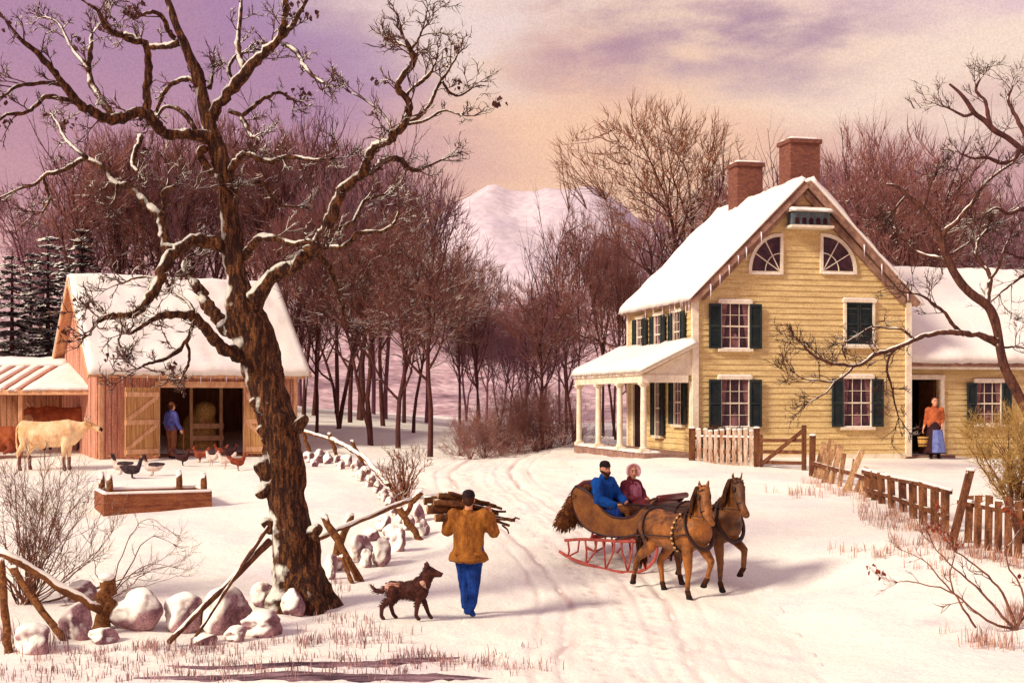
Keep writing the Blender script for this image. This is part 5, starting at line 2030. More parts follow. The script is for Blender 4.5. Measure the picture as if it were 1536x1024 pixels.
for x in np.arange(-SL, -2.3, .46):
    a, b = V((x + .46, -.3, SEz + .075)), V((x + .9, SD, SRz + .09))
    if b.x > -2.2:
        b = a.lerp(b, .9)
    mb = MB()
    mb.beam(a, b, .06, .07)
    mb.build('batten', m_barn, sroof)
    snow_slab('roof_snow', (x + .10, -.34, SEz + .064), (x + .40, -.34, SEz + .064), (x + .54, SD, SRz + .08), (x + .84, SD, SRz + .08), .055, sroof, nu=6, nv=20, amp=.02, edge=.06, seed=40 + k)
    k += 1
snow_slab('roof_snow', (-SL - .1, SD - .9, SRz - .17 + .03), (-2.1, SD - .9, SRz - .17 + .03), (-SL - .1, SD + .12, SRz + .085), (-2.1, SD + .12, SRz + .085), .14, sroof, nu=30, nv=8, seed=55)
# ------------------------------------------------------------------ people
m_skin = mat('skin', lin((222, 160, 124)), lin((200, 132, 104)), scale=14, bump=0, grain=0.06, rough=.6)
m_eye = mat('eye_dark', (0.02, 0.012, 0.012), (0.03, 0.02, 0.02), bump=0, grain=0, rough=.3)
m_lip = mat('lip', lin((176, 84, 76)), None, bump=0, grain=0)
m_hair = mat('dark_hair', lin((48, 26, 20)), lin((76, 42, 28)), scale=30, bump=.3, grain=.3)
m_boot = mat('boot', lin((52, 32, 34)), lin((34, 20, 26)), scale=10, bump=.1)
m_coat = mat('brown_coat', lin((158, 98, 38)), lin((112, 62, 26)), scale=5, stretch=(1.6, 1.6, .7), bump=.35, grain=.28, gscale=50, bdist=.03, lo=.4, hi=.66)
m_blue = mat('blue_cloth', lin((24, 62, 138)), lin((16, 40, 100)), scale=5, stretch=(1.6, 1.6, .7), bump=.3, grain=.25, gscale=50, bdist=.03)
m_bluesh = mat('blue_shirt', lin((88, 92, 158)), lin((62, 62, 120)), scale=6, bump=.25, grain=.25, gscale=50)
m_cap = mat('dark_cap', lin((50, 32, 32)), lin((30, 20, 24)), scale=12, bump=.2, grain=.3)
m_trou = mat('brown_trousers', lin((128, 78, 50)), lin((96, 54, 40)), scale=6, bump=.2, grain=.25)
m_orange = mat('rust_blouse', lin((188, 100, 58)), lin((150, 72, 46)), scale=6, bump=.25, grain=.2)
m_skirt = mat('dark_skirt', lin((64, 34, 34)), lin((44, 24, 28)), scale=6, bump=.25, grain=.25)
m_apron = mat('blue_apron', lin((122, 134, 190)), lin((94, 100, 160)), scale=6, bump=.25, grain=.2)
m_pink = mat('pink_shawl', lin((188, 118, 134)), lin((150, 76, 94)), scale=7, bump=.3, grain=.2)
m_bonnet = mat('pink_bonnet', lin((236, 196, 190)), lin((216, 158, 164)), scale=9, bump=.3, grain=.15)
m_maroon = mat('maroon_dress', lin((128, 52, 58)), lin((94, 34, 44)), scale=6, bump=.25, grain=.25)


def hand_mesh(w, f, n, side, curl=35, size=1.0):
    """hand from wrist w along f, palm facing n; thumb on +side*(f x n)"""
    f = V(f).normalized()
    n = (V(n) - f * V(n).dot(f)).normalized()
    s = f.cross(n) * side
    z = size
    w = V(w)
    segs = []
    a0, a1 = w + f * .015 * z + s * .016 * z, w + f * .015 * z - s * .016 * z
    b0, b1 = w + f * .088 * z + s * .032 * z, w + f * .082 * z - s * .034 * z
    r = .014 * z
    segs += [[a0, r, b0, r, b1, r, a1, r, b0, r], [a0, r, b1, r]]
    for off, ln in ((.033, .072), (.011, .082), (-.012, .076), (-.034, .058)):
        p = w + f * .086 * z + s * off * z
        d = f.copy()
        chain = [p, .0095 * z]
        for k, q in enumerate((.45, .32, .23)):
            d = Quaternion(f.cross(n), -R(curl) * (0.5 if k == 0 else 1)) @ d if False else (d * math.cos(R(curl) * (.6 if k == 0 else 1)) + n * math.sin(R(curl) * (.6 if k == 0 else 1))).normalized() if k == 0 else (Matrix.Rotation(R(curl) * _rs(f, n), 3, f.cross(n)) @ d).normalized()
            p = p + d * ln * q * z
            chain += [p, (.009 - .0009 * k) * z]
        segs.append(chain)
    p = w + f * .028 * z + s * .024 * z
    d = (f * .62 + s * .7 + n * .3).normalized()
    segs.append([p, .012 * z, p + d * .034 * z, .0105 * z, p + d * .034 * z + (d * .6 + f * .5 + n * .4).normalized() * .03 * z, .009 * z])
    return blob_mesh(segs, .0048 * z, 2)


def _rs(f, n):
    # sign that turns f towards n about f x n
    return 1


def person(name, label, loc, rotz, J, look, size=1.0):
    """J: joints (facing +x, left is +y).  look: list of garment functions applied in turn"""
    t = thing(name, label, 'person', loc, rotz)
    t.scale = (size,) * 3
    D = dict(pelvis=(0, 0, .95), chest=(0, 0, 1.28), neck=(0, 0, 1.46), head=(.02, 0, 1.63), hfwd=(1, 0, 0),
             shL=(0, .18, 1.40), elL=(-.02, .25, 1.12), wrL=(.06, .27, .87), shR=(0, -.18, 1.40), elR=(-.02, -.25, 1.12), wrR=(.06, -.27, .87),
             hipL=(0, .095, .92), knL=(.02, .10, .5), anL=(0, .10, .09), toL=(.16, .12, .035), hipR=(0, -.095, .92), knR=(.02, -.10, .5), anR=(0, -.10, .09), toR=(.16, -.12, .035),
             curl=30, palmL=(0, -1, 0), palmR=(0, 1, 0), handL=None, handR=None)
    D.update(J)
    for k in D:
        if isinstance(D[k], tuple):
            D[k] = V(D[k])
    h, hf = D['head'], D['hfwd'].normalized()
    hs = V((0, 0, 1)).cross(hf).normalized()
    hu = hf.cross(hs)

    def HP(a, b, c):
        return h + hf * a + hs * b + hu * c
    D['HP'] = HP
    S = [[D['pelvis'], (.115, .155, .12), D['pelvis'].lerp(D['chest'], .5), (.10, .135, .12), D['chest'], (.115, .17, .15)],
         [D['chest'] + V((0, 0, .05)), (.09, .14, .1), D['neck'], .06, HP(-.01, 0, -.08), .055],
         [HP(-.01, 0, .035), .088, HP(.02, 0, -.02), .076, HP(.042, 0, -.075), .045],
         [HP(-.01, 0, .05), .085, HP(.045, 0, .0), .055],
         [HP(.088, 0, .015), .012, HP(.112, 0, -.022), .015],
         [HP(.085, 0, -.055), .02], [HP(.0, .082, 0), (.02, .012, .03)], [HP(.0, -.082, 0), (.02, .012, .03)]]
    for s in 'LR':
        S.append([D['sh' + s].lerp(D['chest'], .35), .075, D['sh' + s], .062, D['el' + s], .044, D['wr' + s], .030])
        S.append([D['hip' + s], .095, D['hip' + s].lerp(D['kn' + s], .35), .088, D['kn' + s], .058, D['kn' + s].lerp(D['an' + s], .35), .055, D['an' + s], .040, D['an' + s] - V((0, 0, .03)), .04])
        S.append([D['an' + s] - V((0, 0, .035)), .042, D['to' + s], (.035, .035, .028)])
    hands = []
    for s, sd_ in (('L', 1), ('R', -1)):
        f = D['hand' + s] or (D['wr' + s] - D['el' + s])
        hands.append(hand_mesh(D['wr' + s], f, D['palm' + s], sd_, D['curl']))
    b = blob('body', S, m_skin, t, voxel=.013, smooth=4, extra=hands)
    # face
    for sg in (-1, 1):
        mb = MB()
        mb.lathe([(0.001, -.012), (.009, -.008), (.012, 0), (.009, .008), (.001, .012)], HP(.084, sg * .032, .018), 8)
        mb.build('eye', m_eye, t, True)
        mb = MB()
        mb.tube([HP(.088, sg * .012, .042), HP(.093, sg * .032, .046), HP(.078, sg * .054, .04)], [.005, .006, .004], 5)
        mb.build('eyebrow', m_hair, t, True)
    mb = MB()
    mb.tube([HP(.088, .024, -.052), HP(.105, 0, -.05), HP(.088, -.024, -.052)], [.004, .008, .004], 6)
    mb.build('mouth', m_lip, t, True)
    for g in look:
        g(t, D)
    return t


def g_trousers(m, r=.022, flare=.02):
    def f(t, D):
        S = [[D['pelvis'] + V((0, 0, .08)), (.12 + r, .15 + r, .08), D['pelvis'], (.125 + r, .16 + r, .11)]]
        for s in 'LR':
            S.append([D['hip' + s], .105 + r, D['kn' + s], .068 + r, D['an' + s] + (D['kn' + s] - D['an' + s]) * .12, .055 + flare])
        blob('trousers', S, m, t, voxel=.016, smooth=3, fold=.016)
    return f


def g_boots(m, h=.35):
    def f(t, D):
        for s in 'LR':
            S = [[D['an' + s] + (D['kn' + s] - D['an' + s]) * h, .062, D['an' + s], .052, D['an' + s] - V((0, 0, .04)), .05], [D['an' + s] - V((0, 0, .045)), .05, D['to' + s], (.05, .045, .035)]]
            blob('boot', S, m, t, voxel=.014, smooth=3)
    return f


def g_coat(m, hem=.75, r=.03, flare=.05, sleeve=True, name='coat', cuff=.9, collar=True, sit=None):
    def f(t, D):
        p = D['pelvis']
        S = [[D['chest'] + V((0, 0, .06)), (.115 + r, .165 + r, .12), D['chest'], (.12 + r, .175 + r, .14), p.lerp(D['chest'], .35), (.115 + r, .155 + r, .12), p, (.13 + r, .17 + r, .10)]]
        if sit is None:
            S.append([p + V((0, 0, -.02)), (.135 + r, .185 + r, .08), V((p.x, p.y, hem + .04)), (.14 + r + flare, .19 + r + flare, .04)])
        if collar:
            S.append([D['neck'] + V((0, 0, -.03)), .085, D['neck'] + V((0, 0, .03)), .075])
        if sleeve:
            for s in 'LR':
                S.append([D['sh' + s].lerp(D['chest'], .3), .09 + r * .6, D['sh' + s], .075 + r * .7, D['el' + s], .057 + r * .6, D['el' + s].lerp(D['wr' + s], cuff), .045 + r * .5])
        blob(name, S, m, t, voxel=.017, smooth=3, fold=.020)
    return f


def g_hair(m, long=False, beard=False, bun=False):
    def f(t, D):
        H = D['HP']
        S = [[H(-.025, 0, .055), .092, H(-.04, 0, 0), .085], [H(-.05, 0, -.03), (.06, .07, .05)]]
        if bun:
            S.append([H(-.10, 0, .05), .05])
        blob('hair', S, m, t, voxel=.012, smooth=3)
        if beard:
            B = [[H(.05, .05, -.05), .03, H(.07, 0, -.095), .042, H(.05, -.05, -.05), .03], [H(.0, .07, -.02), .022, H(.05, .05, -.06), .03], [H(.0, -.07, -.02), .022, H(.05, -.05, -.06), .03], [H(.075, 0, -.1), .035, H(.06, 0, -.15), .025],
                 [H(.094, .02, -.035), .010, H(.094, -.02, -.035), .010]]
            blob('beard', B, m, t, voxel=.011, smooth=2)
    return f


def g_cap(m, brim=False, flat=False):
    def f(t, D):
        H = D['HP']
        S = [[H(-.015, 0, .075), (.105, .098, .062), H(-.02, 0, .11), (.09, .085, .05)]]
        if brim:
            S.append([H(-.01, 0, .062), (.165, .16, .012)])
        else:
            S.append([H(.06, 0, .062), (.07, .07, .012), H(.11, 0, .052), (.03, .05, .01)])
            S.append([H(-.015, 0, .055), (.108, .10, .025)])
        blob('hat' if brim else 'cap', S, m, t, voxel=.011, smooth=2)
    return f


# --- wood carrier, seen from behind
pc = at(703, 924)
pc_rot = R(86)
JW = dict(pelvis=(0, 0, .95), head=(.0, .0, 1.64), chest=(.02, 0, 1.28), neck=(.03, 0, 1.45),
          shL=(.02, .20, 1.42), elL=(.10, .31, 1.21), wrL=(.13, .31, 1.45), shR=(.02, -.20, 1.42), elR=(.06, -.35, 1.19), wrR=(.12, -.30, 1.42),
          handL=(.1, -.2, .5), handR=(.1, .2, .5), palmL=(-1, 0, .2), palmR=(-1, 0, .2), curl=42,
          hipL=(0, .10, .92), knL=(.14, .07, .52), anL=(.16, .04, .09), toL=(.31, .06, .035), hipR=(0, -.10, .92), knR=(.02, -.07, .50), anR=(-.22, -.05, .15), toR=(-.09, -.07, .04))
carrier = person('person', 'man in a brown coat and blue trousers walking away under a load of wood', pc, pc_rot, JW,
                 [g_trousers(m_blue, .022, .028), g_boots(m_blue, .3), g_coat(m_coat, hem=.76, r=.058, flare=.05), g_hair(m_hair), g_cap(m_cap)], 1.0)
# coat details
for sg in (-1, 1):
    mb = MB()
    mb.box((-.17, sg * .12, .90), (.05, .12, .045))
    o = bevel(mb.build('pocket_flap', m_coat, carrier), .008, 1)
mb = MB()
mb.tube([(-.185, 0, .78), (-.165, 0, .95), (-.150, .005, 1.15), (-.148, 0, 1.35)], [.008, .008, .007, .006], 5)
mb.build('coat_seam', m_coat, carrier, True)

# the bundle lies across his shoulders
m_log = mat('firewood_bark', lin((112, 68, 36)), lin((70, 40, 26)), scale=9, stretch=(1, 1, 1), bump=.5, grain=.4, snow=.18)
m_logend = mat('cut_wood', lin((206, 158, 106)), lin((166, 114, 74)), scale=18, bump=0, grain=.15)
fw = thing('firewood_bundle', 'bundle of rough logs and sticks carried across the shoulders of the man in brown', 'firewood', (pc.x, pc.y + .17, pc.z + 1.47), R(11))
rf_ = random.Random(6)
sticks = [((-.60, -.02, .05), (.34, .0, -.02), .075), ((-.64, .05, .16), (.22, .06, .10), .062), ((-.50, -.12, -.08), (.36, -.08, -.08), .06), ((-.56, .10, .02), (.44, .08, -.06), .055),
          ((-.44, .0, .23), (.40, .02, .06), .045), ((-.20, -.08, .08), (.66, -.05, -.14), .034), ((-.1, .02, .02), (.60, .03, -.22), .03), ((-.34, .08, .24), (.50, .08, .02), .03), ((-.52, -.09, .14), (.3, -.10, .02), .05), ((-.25, -.14, .0), (.52, -.10, -.12), .026),
          ((-.3, -.03, .28), (.3, .0, .12), .024), ((.0, .1, .1), (.56, .1, -.02), .024)]
for a, b, r in sticks:
    a, b = V(a) + V((0, .02, 0)), V(b) + V((0, .02, 0))
    mid = a.lerp(b, .5) + V((0, rf_.uniform(-.02, .02), rf_.uniform(-.02, .03)))
    mb = MB()
    arr = catmull([tuple(a), tuple(a.lerp(mid, .5) + V((0, rf_.uniform(-.015, .015), rf_.uniform(-.015, .015)))), tuple(mid), tuple(mid.lerp(b, .5) + V((0, rf_.uniform(-.02, .02), rf_.uniform(-.02, .02)))), tuple(b)], 3)
    mb.tube([V(p) for p in arr], [r * (1 - .35 * i / len(arr)) * rf_.uniform(.9, 1.1) for i in range(len(arr))], 9)
    s = mb.build('stick', m_log, fw, True)
    mb = MB()
    d = (a - V(arr[1])).normalized()
    mb.lathe([(r * .86, 0), (r * .86, .004), (r * .3, .005)], a + d * .001, 10, axis=d)
    mb.build('cut_end', m_logend, s)
mb = MB()
mb.tube([(.6, -.01, -.15), (.68, -.01, -.10), (.74, 0, -.12)], [.02, .016, .01], 6)
mb.build('stick', m_log, fw, True)
mb = MB()
mb.tube([(.48, .0, -.20), (.56, .0, -.27), (.58, 0, -.33)], [.018, .014, .01], 6)
mb.build('stick', m_log, fw, True)

# --- man in the barn door
pb = at(257, 688)
pb = on(pb.x, pb.y)
JB = dict(head=(.03, 0, 1.62), elL=(-.04, .28, 1.13), wrL=(.05, .26, .90), elR=(.02, -.28, 1.14), wrR=(.12, -.33, .92), knL=(.04, .11, .5), anL=(.04, .13, .09), toL=(.2, .16, .035), anR=(-.06, -.12, .09), toR=(.09, -.15, .035))
barn_man = person('person', 'man in a blue shirt and brown hat in the barn doorway with a stick', (pb.x, pb.y, pb.z), R(50), JB,
                  [g_trousers(m_trou), g_boots(m_boot), g_coat(m_bluesh, hem=.88, r=.025, flare=.02, name='shirt'), g_hair(m_hair), g_cap(m_trou, brim=True)])
w_ = barn_man.matrix_basis @ V((.20, -.345, .86))
mb = MB()
mb.tube([(0, 0, -.86), (0.01, 0, 0), (.0, 0, .12)], [.016, .018, .016], 7)
tag(recalc(mb.build('walking_stick', m_trou, None, True)), 'straight wooden stick in the hand of the man at the barn door', 'stick').location = w_

# --- woman at the wing door
pw = at(1402, 688)
JF = dict(pelvis=(0, 0, .93), chest=(0, 0, 1.24), neck=(0, 0, 1.41), head=(.02, 0, 1.565), shL=(0, .165, 1.35), shR=(0, -.165, 1.35), elL=(-.04, .21, 1.09), wrL=(.08, .18, .90), elR=(-.03, -.22, 1.08), wrR=(.03, -.30, .84), hfwd=(1, .25, 0))


def g_skirt(m, z0, r0, name='skirt', top=None, ztop=1.02, off=0.0):
    def f(t, D):
        p = D['pelvis']
        mb = MB()
        prof, nn = [], 28
        for k in range(9):
            u = k / 8
            prof.append((.15 + (r0 - .15) * u ** .8, ztop + (z0 - ztop) * u))
        vs, fs = [], []
        for i, (r, z) in enumerate(prof):
            for j in range(nn):
                a = 2 * PI * j / nn
                q = r * (1 + .07 * (i / 8) * math.sin(a * 7 + i * .3))
                vs.append((p.x + q * math.cos(a) * .92 + off, p.y + q * math.sin(a), z))
        for i in range(8):
            for j in range(nn):
                fs.append((i * nn + j, i * nn + (j + 1) % nn, (i + 1) * nn + (j + 1) % nn, (i + 1) * nn + j))
        fs.append(tuple(range(nn)))
        fs.append(tuple(8 * nn + j for j in range(nn)))
        mb.add(vs, fs)
        recalc(mb.build(name, m, t, True))
    return f


def g_apron(m):
    def f(t, D):
        mb = MB()
        n = 10
        vs, fs = [], []
        for i in range(n + 1):
            z = .80 - .62 * i / n
            for j in range(9):
                a = R(-20 + 85 * j / 8)
                u = (1.02 - z) / .87
                q = .168 + (.31 - .15) * u ** .8 + .012 * math.sin(a * 9)
                vs.append((q * math.cos(a), q * math.sin(a), z))
        for i in range(n):
            for j in range(8):
                fs.append((i * 9 + j, i * 9 + j + 1, (i + 1) * 9 + j + 1, (i + 1) * 9 + j))
        mb.add(vs, fs)
        mb.build('apron', m, t, True)
    return f


woman = person('person', 'woman in a rust blouse and dark skirt standing at the wing doorway with a pail', (pw.x, pw.y, pw.z), R(-100), JF,
               [g_skirt(m_skirt, .15, .30), g_apron(m_apron), g_boots(m_boot, .2), g_coat(m_orange, hem=.98, r=.012, flare=.0, name='blouse', cuff=.55), g_hair(m_hair, bun=True)], 1.0)
pl = woman.matrix_basis @ V((.06, -.31, .74))
bk = thing('pail', 'small yellowish wooden pail hanging from the hand of the woman at the door', 'pail', pl - V((0, 0, .40)))
m_pail = mat('pail_wood', lin((206, 160, 86)), lin((164, 116, 62)), scale=4, stretch=(8, 8, .5), bump=.2, grain=.2)
mb = MB()
mb.lathe([(.13, 0), (.155, .27), (.14, .27), (.12, .03), (.001, .03)], (0, 0, 0), 18)
mb.build('staves', m_pail, bk, True)
mb = MB()
for z in (.05, .2):
    r = .13 + .025 * z / .27
    mb.lathe([(r + .002, z), (r + .008, z), (r + .009, z + .025), (r + .004, z + .025)], (0, 0, 0), 18)
mb.build('hoop', m_skirt, bk, True)
mb = MB()
mb.tube([(0.15 * math.cos(t), 0, .27 + .14 * math.sin(t)) for t in np.linspace(0, PI, 10)], .007, 6)
mb.build('handle', m_skirt, bk, True)

# ------------------------------------------------------------------ horses
m_horse = mat('bay_coat', lin((152, 90, 36)), lin((72, 40, 20)), scale=2.6, bump=.08, grain=.22, gscale=34, rough=.55, spec=.3, lo=.42, hi=.62)
m_horse2 = mat('dark_bay_coat', lin((116, 68, 30)), lin((60, 33, 18)), scale=2.2, bump=.08, grain=.22, gscale=34, rough=.55, spec=.3, lo=.42, hi=.62)
m_mane = mat('horse_mane', lin((46, 24, 16)), lin((78, 42, 22)), scale=20, stretch=(1, 1, .3), bump=.4, grain=.3)
m_hoof = mat('hoof', lin((40, 26, 24)), None, bump=0)
m_leather = mat('harness_leather', lin((38, 22, 20)), lin((58, 32, 26)), scale=12, bump=.1, grain=.2, rough=.5, spec=.3)
m_brass = mat('bell_brass', lin((222, 186, 120)), lin((190, 140, 80)), scale=8, bump=0, rough=.35, spec=.6)


def horse(name, label, loc, rotz, legs, coat, headturn=0.0, headup=0.0):
    t = thing(name, label, 'horse', loc, rotz)
    t.scale = (.96, .96, .89)
    ht = headturn

    def hd(x, y, z):
        # turn the head and upper neck sideways about the poll
        px, pz = .62, 1.3
        k = min(1, max(0, (z - 1.25) / .5 + (x - .6) * .8))
        a = ht * k
        dx = x - px
        return V((px + dx * math.cos(a) - y * math.sin(a), dx * math.sin(a) + y * math.cos(a), z + headup * k))
    S = [[(-.62, 0, 1.20), (.29, .30, .29), (-.25, 0, 1.10), (.32, .30, .31), (.15, 0, 1.09), (.32, .30, .32), (.46, 0, 1.16), (.26, .27, .31)],
         [(-.55, 0, 1.32), (.22, .19, .17), (-.1, 0, 1.30), (.2, .16, .12), (.28, 0, 1.38), (.14, .10, .12)],
         [(.44, 0, 1.18), (.22, .22, .26), hd(.62, 0, 1.50), (.20, .15, .22), hd(.78, 0, 1.76), (.14, .105, .16), hd(.87, 0, 1.90), (.11, .09, .10)],
         [hd(.91, 0, 1.88), (.12, .095, .115), hd(1.04, 0, 1.70), (.10, .08, .10), hd(1.13, 0, 1.50), (.072, .06, .07), hd(1.17, 0, 1.39), (.068, .064, .058)],
         [hd(.94, 0, 1.76), (.09, .06, .1), hd(1.10, 0, 1.50), (.05, .045, .05)],
         [hd(1.17, 0, 1.40), (.05, .045, .035)]]
    for sg in (-1, 1):
        S.append([hd(.87, sg * .055, 1.95), (.03, .028, .03), hd(.88, sg * .07, 2.03), (.022, .03, .03), hd(.90, sg * .075, 2.10), .008])
    for key, y in (('fl', .15), ('fr', -.15)):
        P = legs[key]
        S.append([(.42, y * .8, 1.10), (.15, .10, .17), (.42, y, .92), .10, V((P[0][0], y, P[0][1])), .058, V((P[0][0] + (P[1][0] - P[0][0]) * .15, y, P[0][1] + (P[1][1] - P[0][1]) * .15)), .050])
        S.append([V((P[0][0], y, P[0][1])), .056, V((P[1][0], y, P[1][1])), .038, V((P[2][0], y, P[2][1])), .040])
    for key, y in (('hl', .15), ('hr', -.15)):
        P = legs[key]
        S.append([(-.60, y * .8, 1.12), (.22, .13, .22), V((P[0][0], y, P[0][1])), (.12, .09, .13), V((P[1][0], y, P[1][1])), .058])
        S.append([V((P[1][0], y, P[1][1])), .060, V((P[2][0], y, P[2][1])), .040, V((P[3][0], y, P[3][1])), .042])
    blob('body', S, coat, t, voxel=.02, smooth=4, fold=.010, fs=(5, 5, 5))
    for key, y in (('fl', .15), ('fr', -.15), ('hl', .15), ('hr', -.15)):
        P = legs[key]
        a, b = V((P[-1][0], y, P[-1][1])), V((P[-1][0] + P[-1][2], y, P[-1][1] + P[-1][3]))
        blob('hoof', [[a, .046, b, (.062, .056, .03)]], m_hoof, t, voxel=.014, smooth=1)
        # dark stockings
        c = V((P[-2][0], y, P[-2][1]))
        blob('stocking', [[c.lerp(a, .05), .047, a, .046]], m_mane, t, voxel=.014, smooth=2)
    # mane and forelock: ragged locks
    rg = random.Random(3)
    L_ = []
    for i in range(90):
        u = i / 89
        p = [hd(.30, 0, 1.50), hd(.50, 0, 1.64), hd(.68, 0, 1.82), hd(.82, 0, 1.97)]
        k = u * 3
        j = min(int(k), 2)
        q = p[j].lerp(p[j + 1], k - j) + V((rg.uniform(-.02, .02), 0, rg.uniform(-.02, .03)))
        sgn = -1 if rg.random() < .6 else 1
        L_.append(([q + V((.02, 0, -.08)), q, q + V((-.05, sgn * .10, -.02)), q + V((-.08, sgn * .15, -.16)), q + V((-.10, sgn * .16, -.27 - rg.uniform(0, .12)))], [.026, .04, .036, .026, .005]))
    for i in range(8):
        q = hd(.90, rg.uniform(-.04, .04), 1.98)
        L_.append(([q, hd(.98, rg.uniform(-.05, .05), 1.93), hd(1.02, rg.uniform(-.06, .06), 1.80)], [.022, .02, .004]))
    polymesh('mane', L_, lambda r: 6, m_mane, t)
    L_ = []
    for i in range(26):
        q = V((-.86, rg.uniform(-.04, .04), 1.28))
        L_.append(([q, q + V((-.08, rg.uniform(-.03, .03), -.04)), q + V((-.12 + rg.uniform(-.05, .05), rg.uniform(-.08, .08), -.38)), q + V((-.08 + rg.uniform(-.06, .06), rg.uniform(-.1, .1), -.78 - rg.uniform(0, .15)))], [.03, .034, .03, .006]))
    polymesh('tail', L_, lambda r: 6, m_mane, t)
    for sg in (-1, 1):
        mb = MB()
        c = hd(1.0, sg * .072, 1.80)
        mb.lathe([(.001, -.016), (.014, -.010), (.018, 0), (.014, .010), (.001, .016)], c, 8)
        mb.build('eye', m_eye, t, True)
        mb = MB()
        mb.lathe([(.001, -.008), (.011, -.005), (.012, 0), (.01, .005), (.001, .008)], hd(1.235, sg * .03, 1.44), 8)
        mb.build('nostril', m_eye, t, True)

    # harness: bridle with blinkers, collar, girths, breeching, traces, bells
    def ring(cx, cz, rx, rz, tilt=0.0, r=.02, yk=1.0, n=26, mname='girth', m=m_leather, cy=0):
        mb = MB()
        pts = []
        for i in range(n + 1):
            a = 2 * PI * i / n
            z = rz * math.sin(a)
            pts.append(V((cx + z * tilt, cy + rx * yk * math.cos(a), cz + z)))
        mb.tube(pts, r, 6, caps=False, flat=.6)
        return mb.build(mname, m, t, True)
    ring(.26, 1.14, .312, .365, .12, .022, mname='girth')
    ring(-.52, 1.16, .318, .335, -.12, .02, mname='breeching')
    ring(-.80, 1.08, .215, .2, .2, .018, mname='breeching')
    ring(.54, 1.22, .262, .34, -.42, .036, mname='collar')
    mb = MB()
    for i in range(9):
        a = 2 * PI * (i + .5) / 18
        for sg in (-1, 1):
            p = V((.26 + .36 * math.sin(a) * .12 - .03, sg * .30 * math.cos(a) if False else sg * .305 * abs(math.cos(a - PI / 4 * 0)), 1.16 + .38 * math.sin(a * 1.0 - .9)))
            z = 1.14 + .375 * math.sin(-1.0 + i * .25)
            y = sg * .325 * math.cos(-1.0 + i * .25)
            p = V((.26 + (z - 1.16) * .12, y, z))
            mb.lathe([(.001, -.022), (.018, -.014), (.023, 0), (.018, .014), (.001, .022)], p, 8)
    mb.build('sleigh_bells', m_brass, t, True)
    for sg in (-1, 1):
        mb = MB()
        mb.tube([(.56, sg * .27, 1.14), (.26, sg * .33, 1.08), (-.5, sg * .335, 1.04), (-.95, sg * .29, .98), (-1.35, sg * .25, .86)], .014, 6)
        mb.build('trace', m_leather, t, True)
        mb = MB()
        mb.tube([hd(.90, sg * .082, 1.97), hd(.98, sg * .084, 1.78), hd(1.10, sg * .066, 1.56), hd(1.16, sg * .062, 1.46)], .010, 5)
        mb.build('bridle', m_leather, t, True)
        mb = MB()
        c = hd(.99, sg * .092, 1.81)
        mb.lathe([(.055, -.006), (.06, 0), (.055, .006)], c, 10, axis=hd(1.2, sg * .9, 1.8) - hd(.99, sg * .092, 1.81))
        mb.build('blinker', m_leather, t, True)
    mb = MB()
    pts = [hd(1.095 + .062 * math.cos(a) * .9, .066 * math.sin(a), 1.565 + .062 * math.cos(a) * .55) for a in np.linspace(0, 2 * PI, 17)]
    mb.tube(pts, .010, 5, caps=False)
    mb.build('noseband', m_leather, t, True)
    mb = MB()
    mb.tube([hd(.98, .085, 1.91), hd(1.005, 0, 1.935), hd(.98, -.085, 1.91)], .010, 5)
    mb.build('browband', m_leather, t, True)
    return t


# legs: front (knee, fetlock, pastern + hoof offset), hind (stifle, hock, fetlock, pastern + hoof offset)
legs1 = dict(fl=[(.66, .66), (.56, .36), (.49, .27, -.02, -.05)], fr=[(.46, .50), (.44, .16), (.47, .08, .03, -.06)],
             hl=[(-.40, .84), (-.66, .52), (-.60, .16), (-.57, .08, .03, -.06)], hr=[(-.52, .84), (-.88, .58), (-.98, .26), (-1.00, .17, -.01, -.05)])
legs2 = dict(fl=[(.72, .74), (.70, .42), (.63, .33, -.02, -.05)], fr=[(.48, .50), (.48, .16), (.51, .08, .03, -.06)],
             hr=[(-.40, .84), (-.64, .52), (-.56, .16), (-.53, .08, .03, -.06)], hl=[(-.52, .84), (-.88, .58), (-.96, .26), (-.98, .17, -.01, -.05)])
HA1 = R(-59)
h1p = on(2.56, 20.6)
h2p = on(3.10, 21.05)
h1p.z = gz(2.8, 20.3) + .0
h2p.z = gz(3.5, 20.8) + .0
horse('horse', 'bay horse nearer to us in the sleigh pair, its side and bell strap showing', h1p, HA1, legs1, m_horse, headturn=R(-34), headup=-.02)
horse('horse', 'darker bay horse on the far side of the sleigh pair lifting a foreleg', h2p, HA1, legs2, m_horse2, headturn=R(-26))

# ------------------------------------------------------------------ sleigh
SA = R(-36)
sp0 = on(2.02, 23.05)
sleigh = thing('sleigh', 'brown horse drawn sleigh with dark curled dash and red runners on the lane', 'sleigh', (sp0.x, sp0.y, gz(1.9, 22.8)), SA)
m_sl = mat('sleigh_panel', lin((150, 94, 38)), lin((106, 58, 28)), scale=3, bump=.1, grain=.3, rough=.45, spec=.35)
m_sld = mat('sleigh_dark', lin((62, 22, 24)), lin((40, 16, 20)), scale=4, bump=.05, grain=.25, rough=.45, spec=.35)
m_runner = mat('runner_red', lin((204, 104, 88)), lin((166, 74, 66)), scale=6, bump=.05, grain=.2)
m_fur = mat('fur_robe', lin((132, 80, 40)), lin((84, 46, 28)), scale=10, bump=.5, grain=.5, gscale=60)
Wb = .46
prof_ = [(-.78, 1.42), (-.86, 1.30), (-.84, 1.08), (-.72, .84), (-.52, .68), (-.2, .60), (.15, .60), (.42, .66), (.58, .82), (.63, .96), (.65, 1.12), (.72, 1.24), (.84, 1.28)]
